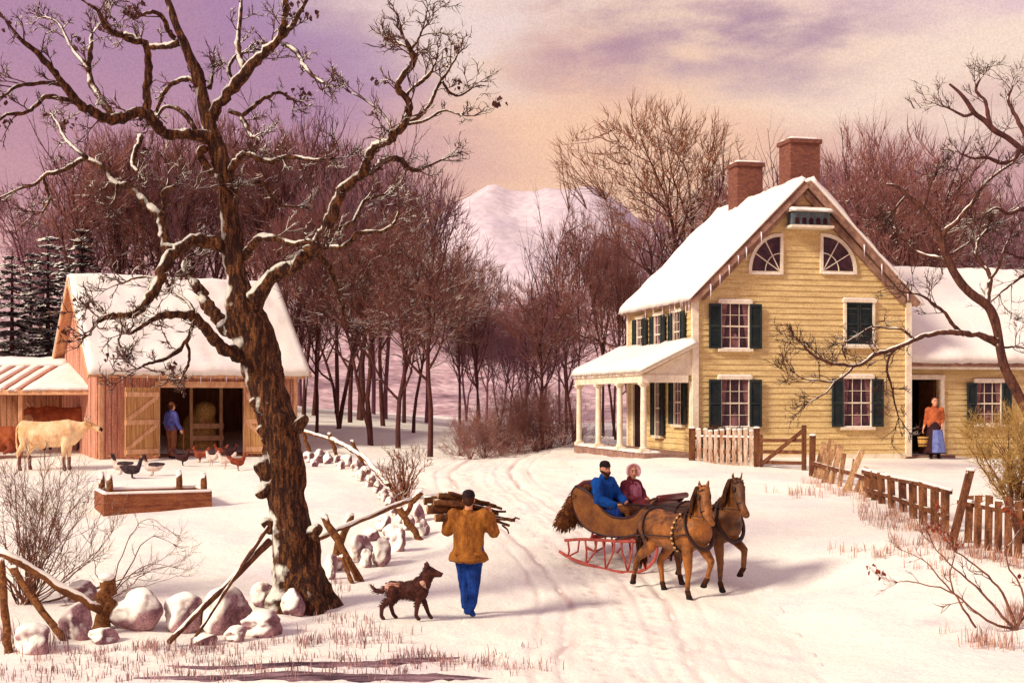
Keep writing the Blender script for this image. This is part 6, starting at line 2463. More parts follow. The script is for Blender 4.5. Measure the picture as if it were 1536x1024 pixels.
side_top = [(.84, 1.28), (.74, 1.17), (.62, 1.15), (.50, 1.08), (.40, .98), (.25, .92), (.0, .92), (-.18, 1.0), (-.34, 1.16), (-.52, 1.32), (-.78, 1.42)]
pc_ = catmull([(x, z, 0) for x, z in prof_], 4)
tc_ = catmull([(x, z, 0) for x, z in side_top], 4)
for sg in (-1, 1):
    poly = [(x, sg * Wb, z) for x, z, _ in pc_] + [(x, sg * Wb, z) for x, z, _ in tc_[1:-1]]
    mb = MB()
    mb.prism(poly, (0, sg * .03, 0))
    sdp = recalc(mb.build('side_panel', m_sl, sleigh))
    mb = MB()
    mb.tube([(x, sg * (Wb + .015), z) for x, z, _ in tc_], .026, 8)
    mb.tube([(x, sg * (Wb + .015), z) for x, z, _ in pc_], .022, 8)
    mb.build('edge_moulding', m_sld, sdp, True)
mb = MB()
vs = []
for x, z, _ in pc_:
    vs += [(x, -Wb, z), (x, Wb, z)]
n0 = len(vs)
vs += [(x + (.025 if x > 0 else .02), y, z + .02) for (x, y, z) in vs]
fs = []
for i in range(len(pc_) - 1):
    a = 2 * i
    fs += [(a, a + 2, a + 3, a + 1), (n0 + a, n0 + a + 1, n0 + a + 3, n0 + a + 2)]
mb.add(vs, fs)
mb.build('shell', m_sld, sleigh, True)
mb = MB()
mb.box((-.42, 0, .86), (.56, Wb * 2 - .02, .12))
bevel(mb.build('seat', m_maroon, sleigh), .03, 2)
# cushioned dark red back rail
mb = MB()
mb.tube([(-.74, -Wb, 1.40), (-.78, -.2, 1.45), (-.78, .2, 1.45), (-.74, Wb, 1.40)], [.05, .06, .06, .05], 10)
mb.build('back_cushion', mat('red_leather', lin((118, 40, 34)), lin((84, 26, 28)), scale=6, bump=.1, rough=.4, spec=.4, grain=.2), sleigh, True)
mb = MB()
mb.tube([(.86, -Wb - .02, 1.28), (.86, Wb + .02, 1.28)], [.05, .05], 12)
mb.tube([(.69, -Wb - .0, 1.19), (.69, Wb + .0, 1.19)], [.045, .045], 12)
mb.build('dash_roll', MATS['red_leather'], sleigh, True)
for sg in (-1, 1):
    y = sg * .43
    mb = MB()
    low = catmull([(-1.16, .26, 0), (-.9, .15, 0), (-.55, .07, 0), (-.1, .0, 0), (.3, .0, 0), (.58, .08, 0), (.76, .26, 0), (.80, .46, 0), (.74, .60, 0), (.60, .62, 0)], 5)
    pts = [V((x, y, z)) for x, z, _ in low]
    mb.tube(pts, .024, 8, flat=1.2)
    mb.build('runner', m_runner, sleigh, True)
    up_ = catmull([(-1.04, .46, 0), (-.7, .50, 0), (-.3, .51, 0), (.2, .52, 0), (.52, .56, 0), (.74, .62, 0)], 5)
    mb = MB()
    mb.tube([V((x, y, z)) for x, z, _ in up_], .026, 8)
    mb.build('rail', m_runner, sleigh, True)
    for xa, xb in ((-.86, -.98), (-.5, -.6), (-.14, -.2), (.22, .24), (.54, .58)):
        za = np.interp(xa, up_[:, 0], up_[:, 1])
        zb = np.interp(xb, low[:28, 0], low[:28, 1])
        mb = MB()
        mb.tube([(xa - .12, y, za), (xa - .09, y, za - .20), (xb, y, zb)], [.016, .018, .016], 7)
        mb.tube([(xa + .12, y, za), (xa + .09, y, za - .20), (xb, y, zb)], [.016, .018, .016], 7)
        mb.build('strut', m_runner, sleigh, True)
    for xx in (-.5, .35):
        mb = MB()
        mb.tube([(xx, y, .5), (xx, y * .85, .64)], .022, 7)
        mb.build('strut', m_runner, sleigh, True)
for xx in (-.5, .0, .35):
    mb = MB()
    mb.beam((xx, -.42, .53), (xx, .42, .53), .05, .05)
    mb.build('cross_beam', m_runner, sleigh)
mb = MB()
mb.tube([(.9, 0, .5), (1.3, 0, .60), (1.8, 0, .70), (2.2, -.05, .82)], [.035, .035, .03, .025], 8)
mb.build('pole', m_runner, sleigh, True)
mb = MB()
mb.beam((1.0, -.62, .60), (1.0, .62, .60), .05, .06)
mb.build('whiffletree', m_runner, sleigh)

# fur robe over the back
rgf = random.Random(9)
fur = blob('fur_robe', [[(-.66, -.30, 1.36), (.10, .14, .10), (-.84, -.32, 1.26), (.08, .16, .12), (-.98, -.34, .98), (.11, .17, .16), (-1.10, -.36, .76), (.15, .19, .12)],
                        [(-.66, .2, 1.40), (.10, .18, .08), (-.86, .2, 1.26), (.08, .2, .12), (-.98, .22, .98), (.10, .2, .16), (-1.08, .2, .80), (.12, .2, .1)],
                        [(-.86, -.3, 1.2), (.09, .16, .1), (-.86, .2, 1.2), (.09, .16, .1)], [(-.98, -.3, .98), (.1, .16, .14), (-.98, .2, .98), (.1, .16, .14)], [(-1.08, -.3, .8), (.12, .16, .1), (-1.06, .2, .82), (.1, .16, .1)],
                        [(-.66, -.3, 1.36), (.08, .12, .08), (-.66, .3, 1.38), (.08, .12, .07)]], m_fur, None, voxel=.022, smooth=2)
tag(fur, 'shaggy brown fur robe hanging over the back of the sleigh', 'fur robe')
fur.location, fur.rotation_euler = sleigh.location, sleigh.rotation_euler
L_ = []
for i in range(1500):
    v = rgf.choice(fur.data.vertices)
    p, n = v.co.copy(), v.normal.copy()
    if n.x > .5 and p.z > .95:
        continue
    d = (n * .5 + V((-.2, 0, -.9)) + V((rgf.gauss(0, .15), rgf.gauss(0, .15), 0))).normalized()
    ln = rgf.uniform(.05, .10)
    L_.append(([p - n * .01, p + n * .02 + d * ln * .5, p + n * .015 + d * ln], [.007, .006, .0015]))
polymesh('hair', L_, lambda r: 3, m_fur, fur)

# driver and lady
def seatpos(x, y):
    p = sleigh.matrix_basis @ V((x, y, 0))
    return p


JS = dict(pelvis=(0, 0, 1.0), chest=(.03, 0, 1.36), neck=(.05, 0, 1.54), head=(.09, 0, 1.71), hfwd=(1, -.45, -.03),
          shL=(.05, .19, 1.48), elL=(.20, .26, 1.22), wrL=(.42, .12, 1.16), shR=(.05, -.19, 1.48), elR=(.16, -.29, 1.20), wrR=(.40, -.14, 1.12), palmL=(0, -1, .2), palmR=(0, 1, .2), curl=55,
          hipL=(.04, .10, .98), knL=(.45, .12, 1.0), anL=(.50, .12, .76), toL=(.56, .12, .73), hipR=(.04, -.10, .98), knR=(.45, -.12, 1.0), anR=(.50, -.12, .76), toR=(.56, -.12, .73))
m_blue2 = mat('bright_blue_coat', lin((24, 88, 172)), lin((16, 60, 130)), scale=4, bump=.3, grain=.25, gscale=50, bdist=.03)
drv = person('person', 'bearded man in a bright blue coat and dark cap driving the sleigh', seatpos(-.42, -.23), SA + R(-4), JS,
             [g_trousers(m_blue), g_boots(m_boot), g_coat(m_blue2, r=.05, sit=True), g_hair(m_hair, beard=True), g_cap(m_cap)], 1.0)
drv.location.z = sleigh.location.z
JL = dict(JS)
JL.update(pelvis=(0, 0, .96), chest=(.03, 0, 1.26), neck=(.05, 0, 1.42), head=(.09, 0, 1.57), hfwd=(1, -.75, -.02), shL=(.05, .16, 1.36), shR=(.05, -.16, 1.36), elL=(.14, .24, 1.12), elR=(.14, -.24, 1.12), wrL=(.34, .08, 1.10), wrR=(.34, -.04, 1.10))


def g_bonnet(t, D):
    H = D['HP']
    S = [[H(-.05, 0, .05), .105, H(-.02, 0, .0), .10]]
    for a in np.linspace(-.6, PI + .6, 14):
        S.append([H(.035, .105 * math.cos(a), .02 + .115 * math.sin(a)), .026, H(.065, .122 * math.cos(a), .025 + .13 * math.sin(a)), .018])
    blob('bonnet', S, m_bonnet, t, voxel=.012, smooth=2)
    mb = MB()
    mb.tube([H(-.1, .05, .02), H(-.2, .1, .02), H(-.3, .18, -.04), H(-.4, .22, -.02)], [.02, .028, .022, .008], 8, flat=.3)
    mb.build('ribbon', m_pink, t, True)


def g_shawl(t, D):
    S = [[D['neck'] + V((0, 0, -.02)), (.10, .11, .05), D['chest'] + V((0, 0, .02)), (.17, .25, .12), D['chest'] + V((.02, 0, -.14)), (.19, .28, .06)]]
    blob('shawl', S, m_pink, t, voxel=.018, smooth=3, fold=.02)


lady = person('person', 'woman in a pink bonnet and shawl seated beside the sleigh driver', seatpos(-.22, .36), SA + R(-6), JL,
              [g_trousers(m_maroon, .05), g_boots(m_boot), g_coat(m_maroon, r=.03, sit=True, name='dress'), g_shawl, g_hair(m_hair), g_bonnet], 1.0)
lady.location.z = sleigh.location.z + .07
# fur lap rug over their knees
lap = blob('lap_robe', [[(-.12, -.36, 1.08), (.16, .08, .08), (-.12, .36, 1.06), (.16, .08, .07)], [(.10, -.36, 1.05), (.12, .08, .08), (.10, .36, 1.05), (.12, .08, .08)],
                        [(.2, -.34, .9), (.06, .08, .18), (.2, .34, .9), (.06, .08, .18)]], m_fur, None, voxel=.025, smooth=3)
tag(lap, 'brown lap robe over the knees of the couple in the sleigh', 'lap robe')
lap.location, lap.rotation_euler = sleigh.location, sleigh.rotation_euler
# reins from the driver's hands to the bridles
rein = MB()
for hx_, hpos, trn in ((0, h1p, R(-34)), (1, h2p, R(-26))):
    hm = Matrix.Translation(hpos) @ Matrix.Rotation(HA1, 4, 'Z') @ Matrix.Diagonal((.96, .96, .89, 1))
    for sg in (-1, 1):
        a = drv.matrix_basis @ V((.50, sg * .05, 1.13))
        b = hm @ V((.35, sg * .22, 1.50))
        ca, yy = trn * .856, sg * .07
        c = hm @ V((.62 + .5 * math.cos(ca) - yy * math.sin(ca), .5 * math.sin(ca) + yy * math.cos(ca), 1.47))
        rein.tube([a, a.lerp(b, .5) - V((0, 0, .03)), b, b.lerp(c, .5) - V((0, 0, .02)), c], .007, 5)
tag(rein.build('reins', m_leather, None, True), 'thin dark leather reins running from the driver to both horses', 'reins')

# ------------------------------------------------------------------ dog
dp = at(615, 930)
dog = thing('dog', 'brown and white dog walking beside the wood carrier, looking up', 'dog', dp, R(-6))
dog.scale = (.95, .95, .95)
m_dog = mat('dog_coat', lin((84, 46, 36)), lin((60, 32, 30)), scale=9, bump=.25, grain=.35, gscale=60)
m_dogw = mat('dog_white', lin((214, 170, 146)), lin((150, 96, 78)), scale=7, bump=.2, grain=.25, gscale=60)
S = [[(-.24, 0, .44), (.13, .115, .13), (-.05, 0, .43), (.14, .11, .125), (.13, 0, .44), (.15, .125, .165)],
     [(.16, 0, .50), (.13, .11, .14), (.225, 0, .60), .105, (.27, 0, .68), .095],
     [(.28, 0, .70), (.10, .095, .09), (.34, 0, .69), (.075, .07, .065), (.44, 0, .67), .042],
     [(-.32, 0, .49), .045, (-.42, 0, .41), .036, (-.50, 0, .42), .034, (-.58, 0, .50), .016]]
for y, kn, an, pw_ in ((.07, (.20, .26), (.26, .09), (.30, .03)), (-.07, (.12, .25), (.10, .08), (.14, .03))):
    S.append([(.15, y * .8, .42), .075, (.15, y, .34), .05, (kn[0], y, kn[1]), .042, (an[0], y, an[1]), .028, (pw_[0], y, pw_[1]), (.035, .026, .024)])
for y, st, hk, an, pw_ in ((.07, (-.20, .34), (-.30, .20), (-.26, .07), (-.22, .03)), (-.07, (-.26, .33), (-.40, .20), (-.41, .07), (-.38, .03))):
    S.append([(-.24, y * .8, .44), .09, (st[0], y, st[1]), .06, (hk[0], y, hk[1]), .036, (an[0], y, an[1]), .028, (pw_[0], y, pw_[1]), (.035, .026, .024)])
dgb = blob('body', S, m_dog, dog, voxel=.012, smooth=3)
rgd = random.Random(4)
L_ = []
for i in range(1500):
    v = rgd.choice(dgb.data.vertices)
    p, n = v.co.copy(), v.normal.copy()
    if p.z < .2 or p.x > .36:
        continue
    d = (n * .55 + V((-.8, 0, -.35)) + V((rgd.gauss(0, .15), rgd.gauss(0, .15), rgd.gauss(0, .15)))).normalized()
    ln = rgd.uniform(.015, .034) * (1.5 if p.x < -.3 else 1)
    L_.append(([p - n * .006, p + n * .006 + d * ln * .5, p + n * .004 + d * ln], [.005, .0045, .001]))
polymesh('fur', L_, lambda r: 3, m_dog, dog)
blob('saddle_patch', [[(-.29, -.03, .47), (.085, .085, .085), (-.17, -.01, .495), (.08, .09, .065)]], m_dogw, dog, voxel=.012, smooth=2)
blob('chest_patch', [[(.20, -.02, .56), (.07, .105, .06), (.22, 0, .48), (.06, .09, .06)], [(.06, 0, .33), (.07, .06, .03)]], m_dogw, dog, voxel=.012, smooth=2)
for sg in (-1, 1):
    blob('ear', [[(.25, sg * .06, .77), .036, (.235, sg * .075, .835), .016], [(.235, sg * .075, .83), .018, (.265, sg * .09, .79), .012]], m_dog, dog, voxel=.008, smooth=1)
    mb = MB()
    mb.lathe([(.001, -.008), (.008, -.005), (.010, 0), (.008, .005), (.001, .008)], (.355, sg * .062, .722), 8)
    mb.build('eye', m_eye, dog, True)
mb = MB()
mb.lathe([(.001, -.014), (.012, -.008), (.016, 0), (.012, .01), (.001, .014)], (.475, 0, .685), 8)
mb.build('nose', m_eye, dog, True)

# ------------------------------------------------------------------ cattle
m_cow = mat('cream_cow', lin((240, 206, 162)), lin((214, 160, 108)), scale=2.2, bump=.1, grain=.14, gscale=30, lo=.42, hi=.66)
m_cowr = mat('red_cow', lin((166, 88, 50)), lin((126, 58, 38)), scale=2.4, bump=.1, grain=.2, gscale=30)
m_horn = mat('horn', lin((226, 196, 170)), lin((170, 130, 110)), scale=5, bump=0)


def cow(label, loc, rotz, coat, legm, size=1.0, lying=False):
    t = thing('cow', label, 'cow', loc, rotz)
    t.scale = (size, size * 1.1, size * 1.1)
    dz = -.52 if lying else 0
    S = [[(-.78, 0, 1.06 + dz), (.20, .24, .26), (-.4, 0, .98 + dz), (.30, .31, .34), (.1, 0, .96 + dz), (.32, .32, .35), (.5, 0, 1.0 + dz), (.24, .25, .34)],
         [(-.80, 0, 1.24 + dz), (.14, .2, .10), (-.2, 0, 1.22 + dz), (.2, .16, .08), (.45, 0, 1.28 + dz), (.15, .12, .09)],
         [(.5, 0, 1.08 + dz), (.2, .17, .26), (.84, 0, 1.13 + dz), (.14, .11, .18), (1.02, 0, 1.2 + dz), (.11, .10, .13)],
         [(.62, 0, .82 + dz), (.12, .06, .16), (.86, 0, 1.0 + dz), (.08, .04, .12)],
         [(1.02, 0, 1.24 + dz), (.11, .11, .11), (1.2, 0, 1.16 + dz), (.10, .085, .095), (1.38, 0, 1.10 + dz), (.07, .075, .07)],
         [(-.30, 0, .66 + dz), (.16, .14, .09)]]
    if not lying:
        for x, sg, k in ((.42, 1, .02), (.46, -1, -.06)):
            y = sg * .17
            S.append([(x, y * .9, .82), .14, (x + k, y, .60), .085, (x + k, y, .42), .065, (x + k, y, .14), .045, (x + k + .02, y, .06), .055])
        for x, sg, k in ((-.74, 1, .10), (-.74, -1, -.08)):
            y = sg * .17
            S.append([(x, y * .9, .96), (.18, .12, .2), (x + .08 + k, y, .70), .11, (x - .10 + k, y, .48), .06, (x - .06 + k, y, .14), .045, (x - .03 + k, y, .06), .055])
    else:
        for sg in (-1, 1):
            S.append([(.44, sg * .2, .42), .13, (.62, sg * .26, .2), .08, (.36, sg * .28, .08), .055])
            S.append([(-.66, sg * .2, .42), .18, (-.36, sg * .34, .24), .11, (-.62, sg * .36, .08), .06, (-.34, sg * .38, .06), .05])
    for sg in (-1, 1):
        S.append([(1.0, sg * .09, 1.27 + dz), .03, (.97, sg * .2, 1.25 + dz), (.05, .04, .03), (.96, sg * .26, 1.23 + dz), .015])
    blob('body', S, coat, t, voxel=.026, smooth=4, fold=.014, fs=(4, 4, 4))
    if not lying:
        for x, y in ((.44, .17), (.40, -.17), (-.74 - .06 + .10, .17), (-.74 - .06 - .08, -.17)):
            blob('lower_leg', [[(x, y, .36), .057, (x, y, .14), .05, (x + .02, y, .055), .062]], legm, t, voxel=.018, smooth=2)
    blob('muzzle', [[(1.39, 0, 1.10 + dz), (.065, .078, .068), (1.42, 0, 1.09 + dz), .055]], m_skirt, t, voxel=.015, smooth=2)
    for sg in (-1, 1):
        mb = MB()
        mb.tube([(1.0, sg * .08, 1.33 + dz), (1.0, sg * .16, 1.38 + dz), (1.05, sg * .2, 1.46 + dz), (1.08, sg * .17, 1.52 + dz)], [.032, .026, .018, .006], 8)
        mb.build('horn', m_horn, t, True)
        mb = MB()
        mb.lathe([(.001, -.016), (.014, -.010), (.018, 0), (.014, .010), (.001, .016)], (1.16, sg * .092, 1.21 + dz), 8)
        mb.build('eye', m_eye, t, True)
    mb = MB()
    if lying:
        mb.tube([(-.96, 0, 1.2 + dz), (-1.04, 0, 1.0 + dz), (-1.02, .03, .7 + dz)], [.03, .02, .02], 7)
    else:
        mb.tube([(-.94, 0, 1.24), (-1.02, 0, 1.12), (-1.03, 0, .8), (-1.0, 0, .62), (-.98, 0, .48)], [.03, .022, .018, .035, .008], 7)
    mb.build('tail', coat, t, True)
    return t


cp = at(78, 706)
cow('cream coloured horned cow standing in front of the cattle shed facing the barn', cp, R(3), m_cow, mat('cow_leg', lin((120, 74, 60)), lin((84, 48, 48)), scale=6, bump=0), .98)
cq = W(90, 690, 43.2)
cow('red brown cow standing inside the cattle shed behind the cream cow', (cq.x, cq.y, gz(cq.x, cq.y) + .12), R(176), m_cowr, m_skirt, .96)
cq = W(8, 690, 41.8)
cow('red brown horned cow lying down at the left edge of the cattle shed', (cq.x - .3, cq.y, gz(cq.x, cq.y) + .1), R(2), m_cowr, m_skirt, 1.0, lying=True)

# ------------------------------------------------------------------ poultry
m_duckd = mat('duck_dark', lin((46, 34, 40)), lin((74, 56, 58)), scale=12, bump=0, grain=.3)
m_duckw = mat('duck_pale', lin((226, 206, 190)), lin((190, 160, 150)), scale=12, bump=0, grain=.15)
m_bill = mat('bill', lin((206, 140, 70)), None, bump=0)


def duck(label, loc, rotz, back, belly, size=1.0, group='geese by the trough'):
    t = thing('goose', label, 'goose', loc, rotz, group)
    t.scale = (size,) * 3
    S = [[(-.24, 0, .30), (.06, .06, .04), (-.08, 0, .24), (.16, .13, .12), (.10, 0, .24), (.14, .12, .12)], [(.18, 0, .29), .075, (.24, 0, .42), .05, (.25, 0, .50), .045], [(.26, 0, .52), (.06, .048, .048), (.30, 0, .515), .03]]
    for sg in (-1, 1):
        S.append([(.02, sg * .05, .14), .025, (.02, sg * .05, .03), .016, (.08, sg * .055, .015), (.04, .035, .012)])
    blob('body', S, belly, t, voxel=.014, smooth=3)
    blob('back', [[(-.27, 0, .32), (.06, .06, .035), (-.08, 0, .285), (.165, .135, .085), (.06, 0, .28), (.11, .12, .08)]], back, t, voxel=.014, smooth=2)
    blob('neck', [[(.215, 0, .39), .056, (.25, 0, .49), .05, (.262, 0, .53), (.065, .053, .05)]], back, t, voxel=.012, smooth=2)
    blob('bill', [[(.31, 0, .515), (.03, .022, .016), (.37, 0, .50), (.025, .022, .010)]], m_bill, t, voxel=.008, smooth=1)
    return t


duck('dark goose with pale belly facing left, leftmost by the trough', at(183, 712), R(176), m_duckd, m_duckw, 1.0)
duck('very dark goose facing right in front of the leftmost goose', at(197, 718), R(4), m_duckd, m_duckd, .95)
duck('dark backed goose facing left, right one of the three by the trough', at(230, 714), R(172), m_duckd, m_duckw, 1.0)
m_hen = mat('hen_brown', lin((150, 70, 44)), lin((104, 44, 34)), scale=14, bump=0, grain=.3)
m_hend = mat('hen_dark', lin((74, 38, 36)), lin((50, 26, 28)), scale=14, bump=0, grain=.3)
m_comb = mat('hen_comb', lin((178, 46, 40)), None, bump=0)


def hen(label, loc, rotz, m, size=1.0, rooster=False):
    t = thing('chicken', label, 'chicken', loc, rotz, 'chickens in front of the barn door')
    t.scale = (size,) * 3
    S = [[(-.12, 0, .24), (.08, .07, .08), (.04, 0, .22), (.12, .095, .105)], [(.10, 0, .26), .07, (.16, 0, .36), .04, (.17, 0, .40), .038], [(-.14, 0, .27), .05, (-.24, 0, .36), (.05, .02, .05), (-.27, 0, .42), (.04, .012, .03)]]
    for sg in (-1, 1):
        S.append([(.0, sg * .045, .13), .022, (.0, sg * .045, .02), .011, (.05, sg * .05, .012), .010])
    blob('body', S, m, t, voxel=.013, smooth=3)
    blob('comb', [[(.15, 0, .445), (.02, .007, .018), (.185, 0, .44), (.018, .007, .014)], [(.20, 0, .375), (.01, .01, .018)]], m_comb, t, voxel=.006, smooth=1)
    blob('beak', [[(.20, 0, .40), .013, (.232, 0, .392), .005]], m_bill, t, voxel=.005, smooth=0)
    if rooster:
        blob('tail', [[(-.2, 0, .34), (.05, .02, .05), (-.30, 0, .46), (.05, .02, .04), (-.38, 0, .42), (.03, .015, .04)]], m_hend, t, voxel=.012, smooth=2)
    return t


hen('dark brown rooster facing right, leftmost of the chickens', at(274, 699), R(5), m_hend, 1.05, True)
hen('brown hen facing left just right of the rooster', at(300, 694), R(170), m_hen, 1.1)
hen('white hen pecking between the brown hens', at(317, 699), R(150), m_duckw, 1.05)
hen('pale hen facing left beside the red brown rooster', at(338, 703), R(175), m_duckw, 1.1)
hen('red brown rooster facing right, rightmost of the chickens', at(357, 706), R(8), m_hen, 1.1, True)
hen('dark hen at the back close to the barn opening', at(346, 689), R(20), m_hend, 1.05)
hen('brown hen at the back in front of the barn floor', at(330, 687), R(165), m_hen, 1.0)
# ------------------------------------------------------------------ stones
m_stone = mat('field_stone', lin((178, 136, 138)), lin((116, 80, 88)), scale=4, bump=.7, grain=.4, gscale=45, snow=.66, soft=.4, snow_dir=(-0.62, -0.2, 0.75), bdist=.04)


def stone(i, cx, top, bot, w, label, group=None, D=None, sink=.22):
    b = at(cx, bot) if D is None else W(cx, bot, D)
    k = b.y / F
    if 20 <= i < 70:
        w, top = w * 1.15, top - (bot - top) * .12
    rw_, rh = w * k / 2, (bot - top) * k / 2
    rg = random.Random(i * 13 + 5)
    bm = bmesh.new()
    bmesh.ops.create_icosphere(bm, subdivisions=4, radius=1)
    rd = rw_ * rg.uniform(.75, 1.0)
    tilt = Matrix.Rotation(rg.uniform(-.3, .3), 3, 'Y') @ Matrix.Rotation(rg.uniform(0, 6), 3, 'Z')
    for v in bm.verts:
        n = v.co.copy()
        f = 1 + .16 * mn.noise(n * 1.3 + V((i * 3.7, 0, 0))) + .06 * mn.noise(n * 3.5 + V((i, 2, 0)))
        # a few flattened facets
        for q in range(7):
            a = V((math.sin(i * 1.7 + q * 2.1), math.cos(i * 2.3 + q * 1.3), math.sin(i + q * 3.1) * .6)).normalized()
            dd = n.dot(a)
            if dd > .6:
                f -= (dd - .6) * .62
        v.co = n * f
    for v in bm.verts:
        v.co = Matrix.Diagonal((rw_, rd, rh * 1.15)) @ v.co
    me = bpy.data.meshes.new('boulder')
    bm.to_mesh(me)
    bm.free()
    o = link('boulder', me, m_stone, None, True)
    o.location = (b.x, b.y + rd * .5, b.z + rh * (1 - sink))
    o.rotation_euler = (0, rg.uniform(-.12, .12), 0)
    tag(o, label, 'stone', group)
    return o


fg = [(46, 936, 982, 66, 'round snowy boulder at the lower left corner under the broken rails'), (110, 904, 962, 54, 'shaded boulder left of the thick leaning stump post'), (200, 880, 948, 92, 'largest whitest boulder right of the stump post'),
      (270, 890, 948, 80, 'snow capped boulder touched by the tip of the leaning pole'), (336, 880, 953, 84, 'big lilac shaded boulder under the leaning pole'), (392, 872, 912, 40, 'upright boulder behind the others at the left foot of the old tree'),
      (390, 918, 957, 76, 'wide low boulder just left of the old tree trunk'), (352, 938, 963, 40, 'small shaded stone in front of the wide low boulder'), (304, 948, 968, 48, 'flat snowy stone at the front below the leaning pole'),
      (152, 944, 968, 50, 'low snow mounded stone in front of the stump post'), (116, 873, 904, 58, 'half hidden boulder in the bush behind the broken rails'), (440, 880, 925, 40, 'stone wedged behind the old tree trunk')]
for i, (cx, top, bot, w, lab) in enumerate(fg):
    stone(i, cx, top, bot, w, lab)
mg = [(541, 804, 842, 34, 'rounded snowy stone at the left of the row behind the dog'), (570, 810, 850, 32, 'square faced snowy stone in the middle of the row behind the dog'), (597, 796, 828, 26, 'upright snowy stone left of the leaning fence post'),
      (575, 774, 798, 24, 'small stone above the row, under the snowy rail'), (588, 788, 812, 28, 'stone tucked behind the upright one'), (626, 758, 784, 20, 'shaded stone behind the leaning fence post'), (637, 780, 803, 16, 'small shaded stone right of the leaning fence post'),
      (555, 792, 812, 26, 'pale stone above the rounded one'), (494, 834, 860, 22, 'stone between the old tree and the crossed posts'), (496, 850, 870, 16, 'little stone at the foot of the crossed posts'), (508, 836, 856, 20, 'snowy stone behind the crossed posts'),
      (612, 776, 796, 20, 'small pale stone high in the row by the rail end'), (548, 826, 852, 22, 'low stone between the two largest in the row behind the dog')]
for i, (cx, top, bot, w, lab) in enumerate(mg):
    stone(20 + i, cx, top, bot, w, lab)
GS = 'small snowy stones along the far field wall'
for i, (cx, top, bot, w) in enumerate([(462, 678, 694, 18), (478, 676, 695, 20), (492, 680, 696, 16), (506, 684, 698, 14), (520, 682, 700, 18), (534, 690, 708, 18), (548, 700, 716, 18), (556, 712, 730, 20), (566, 722, 740, 16), (575, 735, 752, 16), (540, 706, 722, 16), (584, 746, 762, 14), (470, 688, 700, 14), (512, 692, 704, 12), (592, 758, 774, 16), (600, 770, 786, 16)]):
    stone(50 + i, cx, top, bot, w, 'small snow topped stone in the old wall running back along the field', GS)

# ------------------------------------------------------------------ rail fences on the left
m_rail = mat('split_rail', lin((138, 88, 48)), lin((84, 48, 30)), scale=5, stretch=(3, 3, 3), bump=.6, grain=.4, gscale=40, snow=.40, snow_dir=(-0.3, -0.1, 0.95), bdist=.03)
m_rail_snowy = mat('snowy_rail', lin((138, 88, 48)), lin((84, 48, 30)), scale=5, bump=.5, grain=.4, gscale=40, snow=.72, snow_dir=(-0.2, -0.15, 0.97), bdist=.03)
rl = random.Random(21)


def pole(name, a, b, ra, rb_, label, cat='fence post', m=None, n=9, group=None, snowcap=False):
    """rough round post or rail from a to b"""
    a, b = V(a), V(b)
    mb = MB()
    k = 9
    pts, rad = [], []
    for i in range(k + 1):
        u = i / k
        p = a.lerp(b, u)
        if 0 < i < k:
            p += V((rl.gauss(0, 1), rl.gauss(0, 1), rl.gauss(0, 1))) * ra * .16
        pts.append(p - a)
        rad.append((ra + (rb_ - ra) * u) * rl.uniform(.86, 1.14))
    mb.tube(pts, rad, n, lump=.10, rng=rl)
    o = mb.build(name, m or m_rail, None, True)
    o.location = a
    tag(o, label, cat, group)
    if snowcap:
        blob('snow_cap', [[b - a + V((0, 0, .01)), (rb_ * 1.05, rb_ * 1.05, rb_ * .6)]], m_roofsnow, o, voxel=.015, smooth=1)
    return o


def px_pole(name, x0, y0, x1, y1, w0, w1, label, D=None, dd=0.0, cat='fence post', m=None, group=None, snowcap=False, sink=.12):
    b = at(x0, y0) if D is None else W(x0, y0, D)
    a = b.copy()
    e = W(x1, y1, b.y + dd)
    dirn = (e - a).normalized()
    return pole(name, a - dirn * sink, e, w0 * b.y / F / 2, w1 * b.y / F / 2, label, cat, m, group=group, snowcap=snowcap)


px_pole('fence_post', 152, 945, 160, 866, 28, 24, 'thick dark stump post leaning beside the whitest boulder', snowcap=True)
px_pole('fence_rail', 148, 912, -4, 824, 15, 14, 'thick snowy rail sloping up from the stump post to the left edge', D=17.2, dd=-.3, cat='fence rail', m=m_rail_snowy, sink=.05)
px_pole('fence_rail', 94, 962, 18, 850, 12, 11, 'thin broken rail propped below the thick sloping rail', dd=.3, cat='fence rail')
px_pole('fence_post', 12, 980, 1, 836, 12, 11, 'upright thin post at the left edge', dd=.2)
px_pole('fence_rail', 262, 954, 404, 812, 9, 13, 'long dark pole leaning against the old tree over the boulders', D=16.75, dd=1.7, cat='pole', m=mat('dark_pole', lin((118, 72, 46)), lin((78, 46, 34)), scale=5, bump=.6, grain=.4, snow=.22))
px_pole('fence_rail', 300, 944, 402, 790, 5, 7, 'thin side stick of the pole leaning on the old tree', D=17.0, dd=1.5, cat='stick', m=MATS['dark_pole'])
px_pole('fence_post', 540, 872, 486, 773, 12, 11, 'snow capped post of the crossed pair that leans left', dd=.15, snowcap=True)
px_pole('fence_post', 499, 846, 525, 772, 14, 13, 'snow capped post of the crossed pair that leans right', dd=.0, snowcap=True)
px_pole('fence_post', 528, 876, 511, 832, 7, 6, 'short broken stick at the foot of the crossed posts', dd=.1, cat='stick')
bq = at(540, 872)
px_pole('fence_rail', 478, 806, 617, 748, 10, 9, 'snow laden rail running from the crossed posts up to the leaning pair', D=bq.y + .05, dd=2.9, cat='fence rail', m=m_rail_snowy, sink=.15)
px_pole('fence_post', 628, 810, 596, 758, 11, 10, 'front post of the leaning pair beside the bare shrub', dd=.1)
px_pole('fence_post', 604, 775, 630, 737, 11, 11, 'back post of the leaning pair at the rail end', dd=.0, snowcap=True, sink=.3)
